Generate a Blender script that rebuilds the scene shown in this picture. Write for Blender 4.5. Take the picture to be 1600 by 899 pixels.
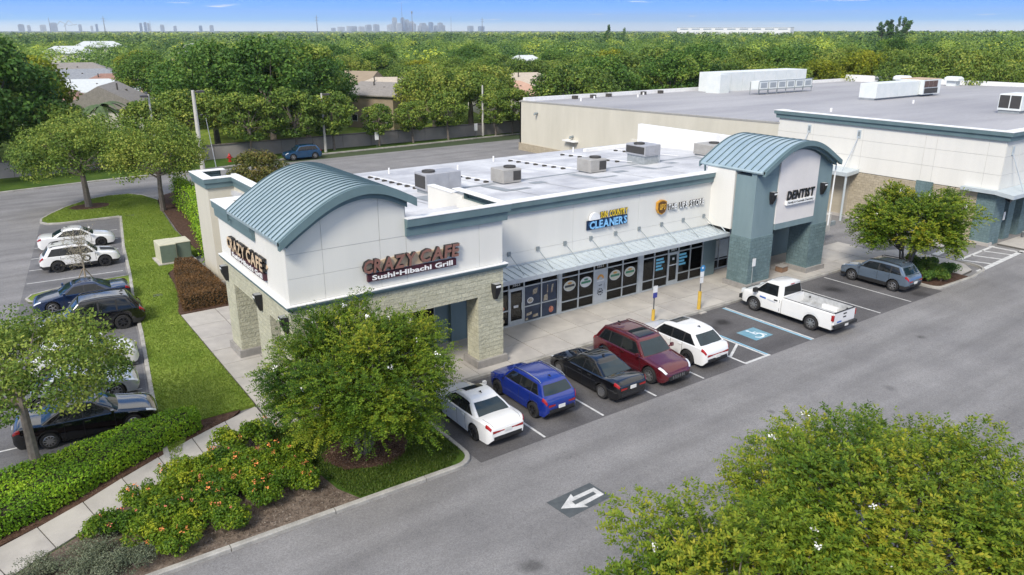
import bpy, math, random
import numpy as np
from mathutils import Vector, Matrix
for o in list(bpy.data.objects): bpy.data.objects.remove(o)
SC = bpy.context.scene
COL = SC.collection
R = math.radians
# ------------------------------------------------------------------ camera
cam_d = bpy.data.cameras.new('camera'); cam = bpy.data.objects.new('camera', cam_d); COL.objects.link(cam)
cam.location = (-8.8, -26.1, 14.8)
cam.rotation_euler = (R(90 - 18.66), 0, R(-35.37))
cam_d.sensor_width = 36; cam_d.lens = 36 * 1190.4 / 1600
cam_d.clip_start = 0.2; cam_d.clip_end = 40000
SC.camera = cam
# ------------------------------------------------------------------ sky
SUN_EL, SUN_AZ = 42.0, 240.0          # azimuth measured clockwise from +Y
wd = bpy.data.worlds.new('World'); SC.world = wd; wd.use_nodes = True
nt = wd.node_tree; nt.nodes.clear()
def wn(t, **k):
    n = nt.nodes.new(t)
    for a, b in k.items(): setattr(n, a, b)
    return n
lk = nt.links.new
out = wn('ShaderNodeOutputWorld'); bg = wn('ShaderNodeBackground'); bg.inputs['Strength'].default_value = 0.1
sky = wn('ShaderNodeTexSky', sky_type='NISHITA', sun_disc=False)
sky.sun_elevation = R(SUN_EL); sky.sun_rotation = R(SUN_AZ); sky.air_density = 1.0; sky.dust_density = 0.6; sky.ozone_density = 2.0
tc = wn('ShaderNodeTexCoord'); sep = wn('ShaderNodeSeparateXYZ'); lk(tc.outputs['Generated'], sep.inputs[0])
ramp = wn('ShaderNodeValToRGB'); cr = ramp.color_ramp
cr.elements[0].position = 0.0; cr.elements[0].color = (0.83, 0.93, 1.0, 1)
cr.elements[1].position = 0.30; cr.elements[1].color = (0.10, 0.27, 0.66, 1)
for p, c in ((0.0060, (0.70, 0.90, 1.04)), (0.012, (0.18, 0.58, 1.12)), (0.026, (0.0, 0.40, 1.30)), (0.042, (0.0, 0.31, 1.20)), (0.12, (0.04, 0.27, 0.85))):
    e = cr.elements.new(p); e.color = (*c, 1)
lk(sep.outputs['Z'], ramp.inputs['Fac'])
# low thin streaks and the broken bright cloud deck higher up, one noise on a flat layer
addz = wn('ShaderNodeMath', operation='ADD'); addz.inputs[1].default_value = 0.05; lk(sep.outputs['Z'], addz.inputs[0])
dv = wn('ShaderNodeVectorMath', operation='SCALE'); inv = wn('ShaderNodeMath', operation='DIVIDE'); inv.inputs[0].default_value = 1.0
lk(addz.outputs[0], inv.inputs[1]); lk(tc.outputs['Generated'], dv.inputs[0]); lk(inv.outputs[0], dv.inputs['Scale'])
cn = wn('ShaderNodeTexNoise'); cn.inputs['Scale'].default_value = 0.85; cn.inputs['Detail'].default_value = 7; cn.inputs['Roughness'].default_value = 0.55
mp = wn('ShaderNodeMapping'); mp.inputs['Location'].default_value = (3.1, 9.4, 0.0); mp.inputs['Scale'].default_value = (1, 1, 0)
lk(dv.outputs[0], mp.inputs[0]); lk(mp.outputs[0], cn.inputs['Vector'])
cov = wn('ShaderNodeMapRange'); cov.inputs['From Min'].default_value = 0.02; cov.inputs['From Max'].default_value = 0.30
cov.inputs['To Min'].default_value = 0.63; cov.inputs['To Max'].default_value = 0.42
lk(sep.outputs['Z'], cov.inputs['Value'])
sub = wn('ShaderNodeMath', operation='SUBTRACT'); lk(cn.outputs['Fac'], sub.inputs[0]); lk(cov.outputs[0], sub.inputs[1])
msk = wn('ShaderNodeMapRange', interpolation_type='SMOOTHSTEP'); msk.inputs['From Min'].default_value = 0.0; msk.inputs['From Max'].default_value = 0.11
lk(sub.outputs[0], msk.inputs['Value'])
m1 = wn('ShaderNodeMix', data_type='RGBA'); m1.inputs[7].default_value = (1.02, 1.02, 1.02, 1)
lk(msk.outputs[0], m1.inputs[0]); lk(ramp.outputs[0], m1.inputs[6])
gain = wn('ShaderNodeVectorMath', operation='SCALE'); gain.inputs['Scale'].default_value = 7.4
lk(m1.outputs[2], gain.inputs[0])
m2 = wn('ShaderNodeMix', data_type='RGBA'); m2.inputs[0].default_value = 0.93
lk(sky.outputs[0], m2.inputs[6]); lk(gain.outputs[0], m2.inputs[7])
lk(m2.outputs[2], bg.inputs[0]); lk(bg.outputs[0], out.inputs[0])
# ------------------------------------------------------------------ sun (veiled by thin cloud)
sd = bpy.data.lights.new('sun', 'SUN'); so = bpy.data.objects.new('sun', sd); COL.objects.link(so)
sd.energy = 2.6; sd.angle = R(15); sd.color = (1.0, 0.93, 0.81)
_a = R(SUN_AZ); _e = R(SUN_EL)
sdir = Vector((math.sin(_a) * math.cos(_e), math.cos(_a) * math.cos(_e), math.sin(_e)))
so.rotation_euler = sdir.to_track_quat('Z', 'Y').to_euler(); so.location = (-30, -30, 60)
# ------------------------------------------------------------------ exposure
vs = SC.view_settings; vs.view_transform = 'Standard'; vs.look = 'None'; vs.gamma = 1; vs.exposure = 0.74; vs.use_curve_mapping = False
SC.render.resolution_x = 1024; SC.render.resolution_y = 575
SC.cycles.max_bounces = 6; SC.cycles.diffuse_bounces = 3; SC.cycles.glossy_bounces = 3; SC.cycles.transmission_bounces = 4; SC.cycles.volume_bounces = 0
# ------------------------------------------------------------------ materials
MATS = {}
def mat(name, col, rough=.6, var=.08, scale=3., bump=0., bscale=30., metal=0., coat=0., col2=None, spec=.5, detail=4., stretch=None, fine=0.0, fscale=120.):
    if name in MATS: return MATS[name]
    m = bpy.data.materials.new(name); m.use_nodes = True; t = m.node_tree; N = t.nodes; b = N['Principled BSDF']
    b.inputs['Roughness'].default_value = rough; b.inputs['Metallic'].default_value = metal
    b.inputs['Specular IOR Level'].default_value = spec
    if coat: b.inputs['Coat Weight'].default_value = coat; b.inputs['Coat Roughness'].default_value = .04
    tcn = N.new('ShaderNodeTexCoord'); src = tcn.outputs['Object']
    if stretch:
        mpn = N.new('ShaderNodeMapping'); mpn.inputs['Scale'].default_value = stretch; t.links.new(src, mpn.inputs[0]); src = mpn.outputs[0]
    nz = N.new('ShaderNodeTexNoise'); nz.inputs['Scale'].default_value = scale; nz.inputs['Detail'].default_value = detail; nz.inputs['Roughness'].default_value = .6
    t.links.new(src, nz.inputs['Vector'])
    rp = N.new('ShaderNodeValToRGB'); e = rp.color_ramp.elements
    c2 = col2 if col2 else tuple(min(1, c * (1 + var)) for c in col); c1 = col if col2 else tuple(c * (1 - var) for c in col)
    e[0].position = .33; e[0].color = (*c1, 1); e[1].position = .67; e[1].color = (*c2, 1)
    t.links.new(nz.outputs['Fac'], rp.inputs[0]); last = rp.outputs[0]
    if fine:
        n2 = N.new('ShaderNodeTexNoise'); n2.inputs['Scale'].default_value = fscale; n2.inputs['Detail'].default_value = 2; t.links.new(src, n2.inputs['Vector'])
        mr = N.new('ShaderNodeMapRange'); mr.inputs['From Min'].default_value = .25; mr.inputs['From Max'].default_value = .75; mr.inputs['To Min'].default_value = 1 - fine; mr.inputs['To Max'].default_value = 1 + fine
        t.links.new(n2.outputs['Fac'], mr.inputs['Value'])
        sc_ = N.new('ShaderNodeVectorMath'); sc_.operation = 'SCALE'; t.links.new(last, sc_.inputs[0]); t.links.new(mr.outputs[0], sc_.inputs['Scale']); last = sc_.outputs[0]
    t.links.new(last, b.inputs['Base Color'])
    if bump:
        nb = N.new('ShaderNodeTexNoise'); nb.inputs['Scale'].default_value = bscale; nb.inputs['Detail'].default_value = 5; t.links.new(src, nb.inputs['Vector'])
        bp = N.new('ShaderNodeBump'); bp.inputs['Strength'].default_value = min(1, bump); bp.inputs['Distance'].default_value = .02 * max(1, bump)
        t.links.new(nb.outputs['Fac'], bp.inputs['Height']); t.links.new(bp.outputs[0], b.inputs['Normal'])
    MATS[name] = m; return m
def leafmat(name, stops, trans=.30, rough=.55):
    if name in MATS: return MATS[name]
    m = bpy.data.materials.new(name); m.use_nodes = True; t = m.node_tree; N = t.nodes; b = N['Principled BSDF']
    at = N.new('ShaderNodeAttribute'); at.attribute_name = 'tint'
    oi = N.new('ShaderNodeObjectInfo'); mm = N.new('ShaderNodeMath'); mm.operation = 'MULTIPLY_ADD'; mm.inputs[1].default_value = .30; 
    t.links.new(oi.outputs['Random'], mm.inputs[0])
    ad = N.new('ShaderNodeMath'); ad.operation = 'SUBTRACT'; ad.inputs[1].default_value = .15
    t.links.new(at.outputs['Fac'], mm.inputs[2]); t.links.new(mm.outputs[0], ad.inputs[0])
    rp = N.new('ShaderNodeValToRGB'); rp.color_ramp.elements[0].color = (*stops[0][1], 1); rp.color_ramp.elements[0].position = stops[0][0]
    rp.color_ramp.elements[1].color = (*stops[-1][1], 1); rp.color_ramp.elements[1].position = stops[-1][0]
    for p, c in stops[1:-1]: e = rp.color_ramp.elements.new(p); e.color = (*c, 1)
    t.links.new(ad.outputs[0], rp.inputs[0]); t.links.new(rp.outputs[0], b.inputs['Base Color'])
    b.inputs['Roughness'].default_value = rough; b.inputs['Specular IOR Level'].default_value = .22
    tr = N.new('ShaderNodeBsdfTranslucent'); t.links.new(rp.outputs[0], tr.inputs[0])
    mx = N.new('ShaderNodeMixShader'); mx.inputs[0].default_value = trans
    t.links.new(b.outputs[0], mx.inputs[1]); t.links.new(tr.outputs[0], mx.inputs[2]); t.links.new(mx.outputs[0], N['Material Output'].inputs[0])
    MATS[name] = m; return m
def glassmat(name, col=(.012, .015, .018), rough=.03, spec=.6):
    return mat(name, col, rough=rough, var=.15, scale=1.5, spec=spec)
# ------------------------------------------------------------------ mesh helpers
def link(o): COL.objects.link(o); return o
def new_mesh(name, v, f, mats, smooth=False, mi=None):
    me = bpy.data.meshes.new(name); me.from_pydata([tuple(map(float, p)) for p in v], [], [tuple(q) for q in f])
    for m in (mats if isinstance(mats, (list, tuple)) else [mats]): me.materials.append(m)
    if mi is not None: me.polygons.foreach_set('material_index', mi)
    me.update()
    if smooth:
        me.polygons.foreach_set('use_smooth', [True] * len(me.polygons)); me.set_sharp_from_angle(angle=R(38))
    return me
def ob(name, me, parent=None, loc=None, rz=None):
    o = bpy.data.objects.new(name, me); link(o)
    if parent is not None:
        o.parent = parent
        if parent.parent is None: o.matrix_parent_inverse = Matrix.Translation(-Vector(parent.location))
    if loc is not None: o.location = loc
    if rz is not None: o.rotation_euler = (0, 0, rz)
    return o
def part(name, v, f, m, parent=None, smooth=False, mi=None):
    return ob(name, new_mesh(name, v, f, m, smooth, mi), parent)
def tag(o, label=None, cat=None, group=None, kind=None):
    if label: o['label'] = label
    if cat: o['category'] = cat
    if group: o['group'] = group
    if kind: o['kind'] = kind
    return o
def thing(name, label, cat, loc=(0, 0, 0), group=None):
    o = bpy.data.objects.new(name, None); link(o); o.location = loc; o.empty_display_size = .2
    return tag(o, label, cat, group)
def copy_tree(o, parent=None, label=None):
    c = o.copy(); link(c)
    if parent is not None: c.parent = parent
    for ch in o.children: copy_tree(ch, c)
    if label: c['label'] = label
    return c
def boxvf(x0, x1, y0, y1, z0, z1):
    v = [(x0, y0, z0), (x1, y0, z0), (x1, y1, z0), (x0, y1, z0), (x0, y0, z1), (x1, y0, z1), (x1, y1, z1), (x0, y1, z1)]
    f = [(0, 3, 2, 1), (4, 5, 6, 7), (0, 1, 5, 4), (1, 2, 6, 5), (2, 3, 7, 6), (3, 0, 4, 7)]
    return v, f
class MB:
    def __init__(s): s.v = []; s.f = []; s.mi = []
    def add(s, v, f, mi=0):
        n = len(s.v); s.v += [tuple(p) for p in v]; s.f += [tuple(i + n for i in q) for q in f]; s.mi += [mi] * len(f); return s
    def box(s, *a, mi=0): return s.add(*boxvf(*a), mi=mi)
    def prism(s, poly, z0, z1, mi=0, mitop=None): 
        v, f = prismvf(poly, z0, z1); s.add(v, f, mi)
        if mitop is not None: s.mi[-len(f) + 1] = mitop
        return s
    def tube(s, pts, rad, seg=8, mi=0, cap=True): v, f = tubevf(pts, rad, seg, cap); return s.add(v, f, mi)
    def build(s, name, m, parent=None, smooth=False): return part(name, s.v, s.f, m, parent, smooth, s.mi)
def prismvf(poly, z0, z1):
    n = len(poly); v = [(x, y, z0) for x, y in poly] + [(x, y, z1) for x, y in poly]
    f = [tuple(range(n - 1, -1, -1)), tuple(range(n, 2 * n))] + [(i, (i + 1) % n, n + (i + 1) % n, n + i) for i in range(n)]
    return v, f
def tubevf(pts, rad, seg=8, cap=True):
    pts = [Vector(p) for p in pts]; rad = rad if isinstance(rad, (list, tuple)) else [rad] * len(pts); v = []; f = []
    up = Vector((0, 0, 1)); last = None
    for i, p in enumerate(pts):
        d = (pts[min(i + 1, len(pts) - 1)] - pts[max(i - 1, 0)]).normalized()
        if last is None:
            a = d.cross(up if abs(d.z) < .9 else Vector((1, 0, 0))).normalized()
        else: a = (last - d * last.dot(d)).normalized()
        last = a; b = d.cross(a)
        for k in range(seg):
            t = 2 * math.pi * k / seg; q = p + (a * math.cos(t) + b * math.sin(t)) * rad[i]; v.append(tuple(q))
    for i in range(len(pts) - 1):
        for k in range(seg): f.append((i * seg + k, i * seg + (k + 1) % seg, (i + 1) * seg + (k + 1) % seg, (i + 1) * seg + k))
    if cap: f.append(tuple(range(seg - 1, -1, -1))); f.append(tuple((len(pts) - 1) * seg + k for k in range(seg)))
    return v, f
def box(name, x0, x1, y0, y1, z0, z1, m, parent=None, bev=0.0):
    if bev:
        b = bev; v = []; f = []
        P = [(x0 + b, y0), (x1 - b, y0), (x1, y0 + b), (x1, y1 - b), (x1 - b, y1), (x0 + b, y1), (x0, y1 - b), (x0, y0 + b)]
        cx, cy = (x0 + x1) / 2, (y0 + y1) / 2
        def ins(p, k): return (p[0] - math.copysign(k, p[0] - cx), p[1] - math.copysign(k, p[1] - cy))
        rings = [[(*p, z0) for p in P], [(*p, z1 - b) for p in P], [(*ins(p, b), z1) for p in P]]
        for r in rings: v += r
        for i in range(2):
            for k in range(8): f.append((i * 8 + k, i * 8 + (k + 1) % 8, i * 8 + 8 + (k + 1) % 8, i * 8 + 8 + k))
        f.append(tuple(range(16, 24))); f.append(tuple(range(7, -1, -1)))
        return part(name, v, f, m, parent)
    return part(name, *boxvf(x0, x1, y0, y1, z0, z1), m, parent)
def slab(name, poly, z0, z1, m, parent=None): return part(name, *prismvf(poly, z0, z1), m, parent)
def sheet(name, poly, z, m, parent=None): return part(name, [(x, y, z) for x, y in poly], [tuple(range(len(poly)))], m, parent)
def lathe(prof, seg=20, axis='y'):
    v = []; f = []
    for r, h in prof:
        for k in range(seg):
            t = 2 * math.pi * k / seg
            v.append((r * math.cos(t), h, r * math.sin(t)) if axis == 'y' else (r * math.cos(t), r * math.sin(t), h))
    for i in range(len(prof) - 1):
        for k in range(seg): f.append((i * seg + k, i * seg + (k + 1) % seg, (i + 1) * seg + (k + 1) % seg, (i + 1) * seg + k))
    return v, f
def text_vf(s, size, ext, off=0.0, shear=0.0, spacing=1.0):
    c = bpy.data.curves.new('txt', 'FONT'); c.body = s; c.size = size; c.extrude = ext / 2; c.offset = off; c.shear = shear; c.resolution_u = 2; c.space_character = spacing
    o = bpy.data.objects.new('txt', c); me = o.to_mesh()
    v = [tuple(p.co) for p in me.vertices]; f = [tuple(p.vertices) for p in me.polygons]
    o.to_mesh_clear(); bpy.data.objects.remove(o); bpy.data.curves.remove(c); return v, f
def fitvf(v, w, h):      # scale the outline into w x h from (0,0)
    xs = [p[0] for p in v]; ys = [p[1] for p in v]; sx = w / (max(xs) - min(xs)); sy = h / (max(ys) - min(ys))
    return [((p[0] - min(xs)) * sx, (p[1] - min(ys)) * sy, p[2]) for p in v]
def onwall(v, face, a, d, z):   # place a flat drawing on a wall: face 'S' (looks to -Y, at y=d) or 'W' (looks to -X, at x=d)
    return [(a + p[0], d - p[2], z + p[1]) for p in v] if face == 'S' else [(d - p[2], a - p[0], z + p[1]) for p in v]
def resample(poly, step):
    P = [Vector((*p, 0)) for p in poly]; o = []
    for i in range(len(P) - 1):
        n = max(1, int((P[i + 1] - P[i]).length / step))
        for k in range(n): q = P[i].lerp(P[i + 1], k / n); o.append((q.x, q.y))
    o.append((P[-1].x, P[-1].y)); return o
def offset_line(line, d):
    o = []
    for i, p in enumerate(line):
        a = Vector(line[max(0, i - 1)]); b = Vector(line[min(len(line) - 1, i + 1)]); t = (b - a).normalized(); o.append((p[0] - t.y * d, p[1] + t.x * d))
    return o
def inpoly(x, y, poly):
    c = np.zeros(np.shape(x), bool); n = len(poly)
    for i in range(n):
        x1, y1 = poly[i]; x2, y2 = poly[i - 1]
        if y1 == y2: continue
        c ^= ((y1 > y) != (y2 > y)) & (x < (x2 - x1) * (y - y1) / (y2 - y1) + x1)
    return c
# ------------------------------------------------------------------ foliage helpers
def quads_mesh(name, V, tint, m, smooth=False):
    """V: (n,4,3) array of quads"""
    n = len(V); me = bpy.data.meshes.new(name)
    me.vertices.add(n * 4); me.vertices.foreach_set('co', np.ascontiguousarray(V, dtype=np.float32).ravel())
    me.loops.add(n * 4); me.loops.foreach_set('vertex_index', np.arange(n * 4, dtype=np.int32))
    me.polygons.add(n); me.polygons.foreach_set('loop_start', np.arange(n, dtype=np.int32) * 4)
    me.materials.append(m)
    a = me.attributes.new('tint', 'FLOAT', 'FACE'); a.data.foreach_set('value', np.asarray(tint, dtype=np.float32))
    me.update(calc_edges=True); return me
def unit(a): return a / np.maximum(1e-9, np.linalg.norm(a, axis=-1, keepdims=True))
def leaf_quads(P, nrm, L, W, rng, jit=.75, shape=.45):
    n = len(P); nr = unit(nrm + rng.normal(0, jit, (n, 3)))
    d = unit(np.cross(nr, rng.normal(0, 1, (n, 3)))); s = np.cross(nr, d)
    L = np.asarray(L) * rng.uniform(.7, 1.3, n); W = np.asarray(W) * rng.uniform(.75, 1.25, n)
    L = L[:, None]; W = W[:, None]
    return np.stack([P - d * L * .5, P + d * L * (shape - .5) + s * W * .5, P + d * L * .5, P + d * L * (shape - .5) - s * W * .5], 1)
def clump_cloud(clumps, per, L, W, rng, up=.5, jit=.7, shape=.45, hollow=.45):
    """clumps: list of (cx,cy,cz,rx,rz,tint)"""
    C = np.array(clumps, float); k = np.repeat(np.arange(len(C)), per); n = len(k)
    d = unit(rng.normal(0, 1, (n, 3))); r = (hollow + (1 - hollow) * rng.random(n) ** .6)
    off = d * r[:, None] * np.stack([C[k, 3], C[k, 3], C[k, 4]], 1)
    P = C[k, :3] + off; nr = unit(d + np.array([0, 0, up]))
    return leaf_quads(P, nr, L, W, rng, jit, shape), np.clip(C[k, 5] + rng.normal(0, .13, n), 0, 1)
def crown_clumps(rng, n, rx, rz, cz, cr, flat=.0, tv=.12, zmin=-.7, shell=.62):
    out = []
    for i in range(n):
        d = unit(rng.normal(0, 1, 3)); 
        while d[2] < zmin: d = unit(rng.normal(0, 1, 3))
        r = shell + (1 - shell) * rng.random() ** .5; s = cr * rng.uniform(.65, 1.25)
        out.append((d[0] * rx * r, d[1] * rx * r, cz + d[2] * rz * r, s, s * .72, .5 + rng.normal(0, tv)))
    return out
# ================================================================== SETTING
rng = np.random.default_rng(7); rnd = random.Random(7)
def asphalt(name, base, dark, stains=()):
    m = mat(name, dark, rough=.9, scale=.35, col2=base, detail=8, bump=.5, bscale=90, fine=.22, fscale=34., spec=.25)
    t = m.node_tree; N = t.nodes; b = N['Principled BSDF']; src = b.inputs['Base Color'].links[0].from_socket
    tcn = [n for n in N if n.type == 'TEX_COORD'][0]
    # coarse aggregate speckle, sealed cracks and long wheel-worn bands
    sp = N.new('ShaderNodeTexVoronoi'); sp.inputs['Scale'].default_value = 24; t.links.new(tcn.outputs['Object'], sp.inputs['Vector'])
    mr = N.new('ShaderNodeMapRange'); mr.inputs['To Min'].default_value = .86; mr.inputs['To Max'].default_value = 1.14
    sx = N.new('ShaderNodeSeparateColor'); t.links.new(sp.outputs['Color'], sx.inputs[0]); t.links.new(sx.outputs[0], mr.inputs['Value'])
    wv = N.new('ShaderNodeTexNoise'); wv.inputs['Scale'].default_value = .9; wv.inputs['Detail'].default_value = 6
    mpn = N.new('ShaderNodeMapping'); mpn.inputs['Scale'].default_value = (.12, 1.0, 1); t.links.new(tcn.outputs['Object'], mpn.inputs[0]); t.links.new(mpn.outputs[0], wv.inputs['Vector'])
    mw = N.new('ShaderNodeMapRange'); mw.inputs['From Min'].default_value = .3; mw.inputs['From Max'].default_value = .7; mw.inputs['To Min'].default_value = .80; mw.inputs['To Max'].default_value = 1.14
    t.links.new(wv.outputs['Fac'], mw.inputs['Value'])
    ds = N.new('ShaderNodeTexNoise'); ds.inputs['Scale'].default_value = .8; ds.inputs['Detail'].default_value = 5; t.links.new(tcn.outputs['Object'], ds.inputs['Vector'])
    dmx = N.new('ShaderNodeMix'); dmx.data_type = 'VECTOR'; dmx.inputs[0].default_value = .12; t.links.new(tcn.outputs['Object'], dmx.inputs[4]); 
    dsc = N.new('ShaderNodeVectorMath'); dsc.operation = 'SCALE'; dsc.inputs['Scale'].default_value = 6; t.links.new(ds.outputs['Color'], dsc.inputs[0])
    dad = N.new('ShaderNodeVectorMath'); dad.operation = 'ADD'; t.links.new(tcn.outputs['Object'], dad.inputs[0]); t.links.new(dsc.outputs[0], dad.inputs[1])
    vc = N.new('ShaderNodeTexVoronoi'); vc.feature = 'DISTANCE_TO_EDGE'; vc.inputs['Scale'].default_value = .16; t.links.new(dad.outputs[0], vc.inputs['Vector'])
    mc = N.new('ShaderNodeMapRange'); mc.inputs['From Min'].default_value = .0; mc.inputs['From Max'].default_value = .004; mc.inputs['To Min'].default_value = .70; mc.inputs['To Max'].default_value = 1
    t.links.new(vc.outputs['Distance'], mc.inputs['Value'])
    def mul(a, b_):
        q = N.new('ShaderNodeMath'); q.operation = 'MULTIPLY'; t.links.new(a, q.inputs[0]); t.links.new(b_, q.inputs[1]); return q.outputs[0]
    fac = mul(mul(mr.outputs[0], mw.outputs[0]), mc.outputs[0])
    for (x, y, r, k) in stains:      # oil drips left by parked cars
        vd = N.new('ShaderNodeVectorMath'); vd.operation = 'DISTANCE'; vd.inputs[1].default_value = (x, y, 0)
        wob = N.new('ShaderNodeVectorMath'); wob.operation = 'SCALE'; wob.inputs['Scale'].default_value = .9; t.links.new(ds.outputs['Color'], wob.inputs[0])
        wa = N.new('ShaderNodeVectorMath'); wa.operation = 'ADD'; t.links.new(tcn.outputs['Object'], wa.inputs[0]); t.links.new(wob.outputs[0], wa.inputs[1])
        vd.inputs[1].default_value = (x + .45, y + .45, .45); t.links.new(wa.outputs[0], vd.inputs[0])
        ms = N.new('ShaderNodeMapRange'); ms.interpolation_type = 'SMOOTHSTEP'; ms.inputs['From Min'].default_value = r * .15; ms.inputs['From Max'].default_value = r; ms.inputs['To Min'].default_value = k; ms.inputs['To Max'].default_value = 1
        t.links.new(vd.outputs['Value'], ms.inputs['Value']); fac = mul(fac, ms.outputs[0])
    s2 = N.new('ShaderNodeVectorMath'); s2.operation = 'SCALE'; t.links.new(src, s2.inputs[0]); t.links.new(fac, s2.inputs['Scale']); t.links.new(s2.outputs[0], b.inputs['Base Color'])
    return m
M_asph = asphalt('asphalt_worn', (.226, .221, .222), (.181, .177, .180), [(7.0, -12.6, .5, .55), (13.8, -13.0, .4, .6), (2.4, -11.5, .5, .5), (29, -8.9, .35, .55), (16, -9.5, .3, .6), (22, -11.2, .4, .7), (35, -12.0, .5, .7)])
M_stall = asphalt('asphalt_stall', (.120, .116, .120), (.086, .083, .087), [(22.3, -1.6, .75, .35), (28.9, -1.4, .9, .3), (32.1, -1.9, 1.0, .28), (21.2, -1.9, .8, .6), (35.6, -5.3, .8, .5), (6.0, -3.9, .8, .6), (15.0, -5.2, .9, .6), (9, -5.0, .8, .65)])
M_lotL = asphalt('asphalt_lot', (.165, .163, .17), (.125, .124, .13), [(-6.2, 31.5, .7, .6)])
M_ground = mat('field_green', (.030, .050, .018), rough=.95, scale=.02, col2=(.055, .075, .026), detail=8)
M_conc = mat('concrete_walk', (.43, .405, .375), rough=.85, scale=1.1, col2=(.335, .315, .295), detail=7, bump=.15, bscale=60, fine=.10, fscale=45)
M_conc2 = mat('concrete_walk_b', (.46, .435, .40), rough=.85, scale=.9, col2=(.36, .34, .315), detail=7, bump=.15, bscale=60, fine=.10, fscale=45)
M_kerb = mat('concrete_kerb', (.40, .385, .355), rough=.88, scale=1.6, col2=(.25, .24, .22), detail=8, bump=.3, bscale=35, fine=.16, fscale=30)
M_joint = mat('joint_dark', (.10, .095, .085), rough=.95)
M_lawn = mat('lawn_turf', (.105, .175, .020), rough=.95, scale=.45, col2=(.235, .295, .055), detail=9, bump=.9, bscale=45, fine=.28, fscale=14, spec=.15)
M_lawnd = mat('lawn_turf_shade_tint', (.034, .074, .010), rough=.95, scale=.5, col2=(.072, .118, .016), detail=9, bump=.9, bscale=45, fine=.28, fscale=14, spec=.15)  # darker copy of the turf, shade put into the colour
M_mulch = mat('bark_mulch', (.050, .027, .018), rough=.95, scale=5, col2=(.105, .062, .044), detail=8, bump=1.0, bscale=28, fine=.35, fscale=20, spec=.2)
M_mulchg = mat('old_mulch', (.085, .062, .048), rough=.95, scale=4, col2=(.19, .15, .12), detail=8, bump=1.0, bscale=28, fine=.35, fscale=20, spec=.2)
M_paint = mat('white_line_paint', (.62, .62, .61), rough=.7, scale=3.5, col2=(.40, .40, .395), detail=9, fine=.12, fscale=40)
M_bluepaint = mat('blue_line_paint', (.17, .40, .56), rough=.7, scale=3.5, col2=(.29, .46, .56), detail=9, fine=.15, fscale=40)
M_black_patch = mat('black_seal_paint', (.055, .065, .072), rough=.8, scale=3, col2=(.085, .095, .10), fine=.15, fscale=40)
M_yellow = mat('yellow_paint', (.62, .40, .05), rough=.6, scale=5, col2=(.5, .33, .06))

g = sheet('ground', [(-14000, -4000), (14000, -4000), (14000, 14000), (-14000, 14000)], -.06, M_ground); tag(g, kind='structure')
a = sheet('driveway', [(-75, -70), (160, -70), (160, 66.2), (-75, 60.0)], 0.0, M_asph); tag(a, kind='structure')
# ---- stall strips
st = sheet('parking_strip', [(4.2, -5.85), (37.2, -5.85), (37.2, .02), (4.2, .02)], .004, M_stall); tag(st, kind='structure')
def lerp(a, b, t): return a + (b - a) * t
KX = [(-5.1, .4), (-4.75, 4.0), (-4.45, 6.6), (-3.4, 14.4), (-2.72, 20.4), (-2.0, 25.4), (-1.1, 33.0), (.45, 43.4)]     # kerb of the side lot, south to north
def kx(y):
    for (x0, y0), (x1, y1) in zip(KX, KX[1:]):
        if y <= y1: return lerp(x0, x1, (y - y0) / (y1 - y0))
    return KX[-1][0]
ls = sheet('side_parking_strip', [(kx(1) - 6.0, 1), (kx(1) - .1, 1)] + [(kx(y) - .1, y) for y in (6.6, 14.4, 20.4, 25.4, 33, 43.3)] + [(-5.2, 44.6)], .004, M_lotL); tag(ls, kind='structure')
# ---- painted markings (flat print on the road)
def line(name, a, b, w, m, z=.009, parent=None, kind='structure'):
    a = Vector(a); b = Vector(b); t = (b - a).normalized(); n = Vector((-t.y, t.x)) * w / 2
    o = sheet(name, [tuple(a - n), tuple(b - n), tuple(b + n), tuple(a + n)], z, m, parent)
    if parent is None: tag(o, kind=kind)
    return o
for x in (7.2, 10.2, 13.2, 16.2, 27.4, 30.6, 33.8): line('parking_line', (x, -5.75), (x, -.15), .10, M_paint, parent=st)
for dx, m_ in ((0, M_bluepaint), (.17, M_paint)): line('parking_line', (24.12 + dx, -5.85), (24.12 + dx, -.2), .14, M_bluepaint if dx == 0 else M_paint, parent=st)
line('parking_line', (20.78, -5.80), (20.78, -.2), .12, M_bluepaint, parent=st); line('parking_line', (20.62, -5.80), (20.62, -.2), .13, M_paint, parent=st)
line('parking_line', (19.05, -5.75), (19.05, -.2), .12, M_paint, parent=st); line('parking_line', (19.0, -5.78), (20.85, -5.78), .15, M_paint, parent=st, z=.010)
for k in range(4): line('parking_line', (19.1, -4.85 + k * 1.35), (20.58, -4.05 + k * 1.35), .13, M_paint, parent=st, z=.010)
hp = sheet('accessible_symbol_field', [(21.75, -4.3), (23.1, -4.3), (23.1, -3.05), (21.75, -3.05)], .009, mat('symbol_blue', (.105, .26, .35), rough=.7, scale=4, col2=(.17, .31, .38), fine=.15, fscale=40), st)
hb = MB()
hb.tube([(22.40 + .30 * math.cos(t), -3.88 + .28 * math.sin(t), .006) for t in np.linspace(-2.9, 1.0, 14)], .055, 4); hb.tube([(22.42, -3.35, .006), (22.42, -3.75, .006), (22.7, -3.75, .006), (22.85, -4.1, .006)], .055, 4)
hb.tube([(22.42, -3.52, .006), (22.68, -3.52, .006)], .045, 4); hb.add([(22.42 + .1 * math.cos(t), -3.22 + .1 * math.sin(t), .013) for t in np.linspace(0, 5.6, 9)], [tuple(range(9))])
hs = hb.build('wheelchair_symbol', mat('symbol_white', (.60, .66, .70), rough=.7), hp); hs.scale = (1, 1, .1); hs.location = (0, 0, .0105)
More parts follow.
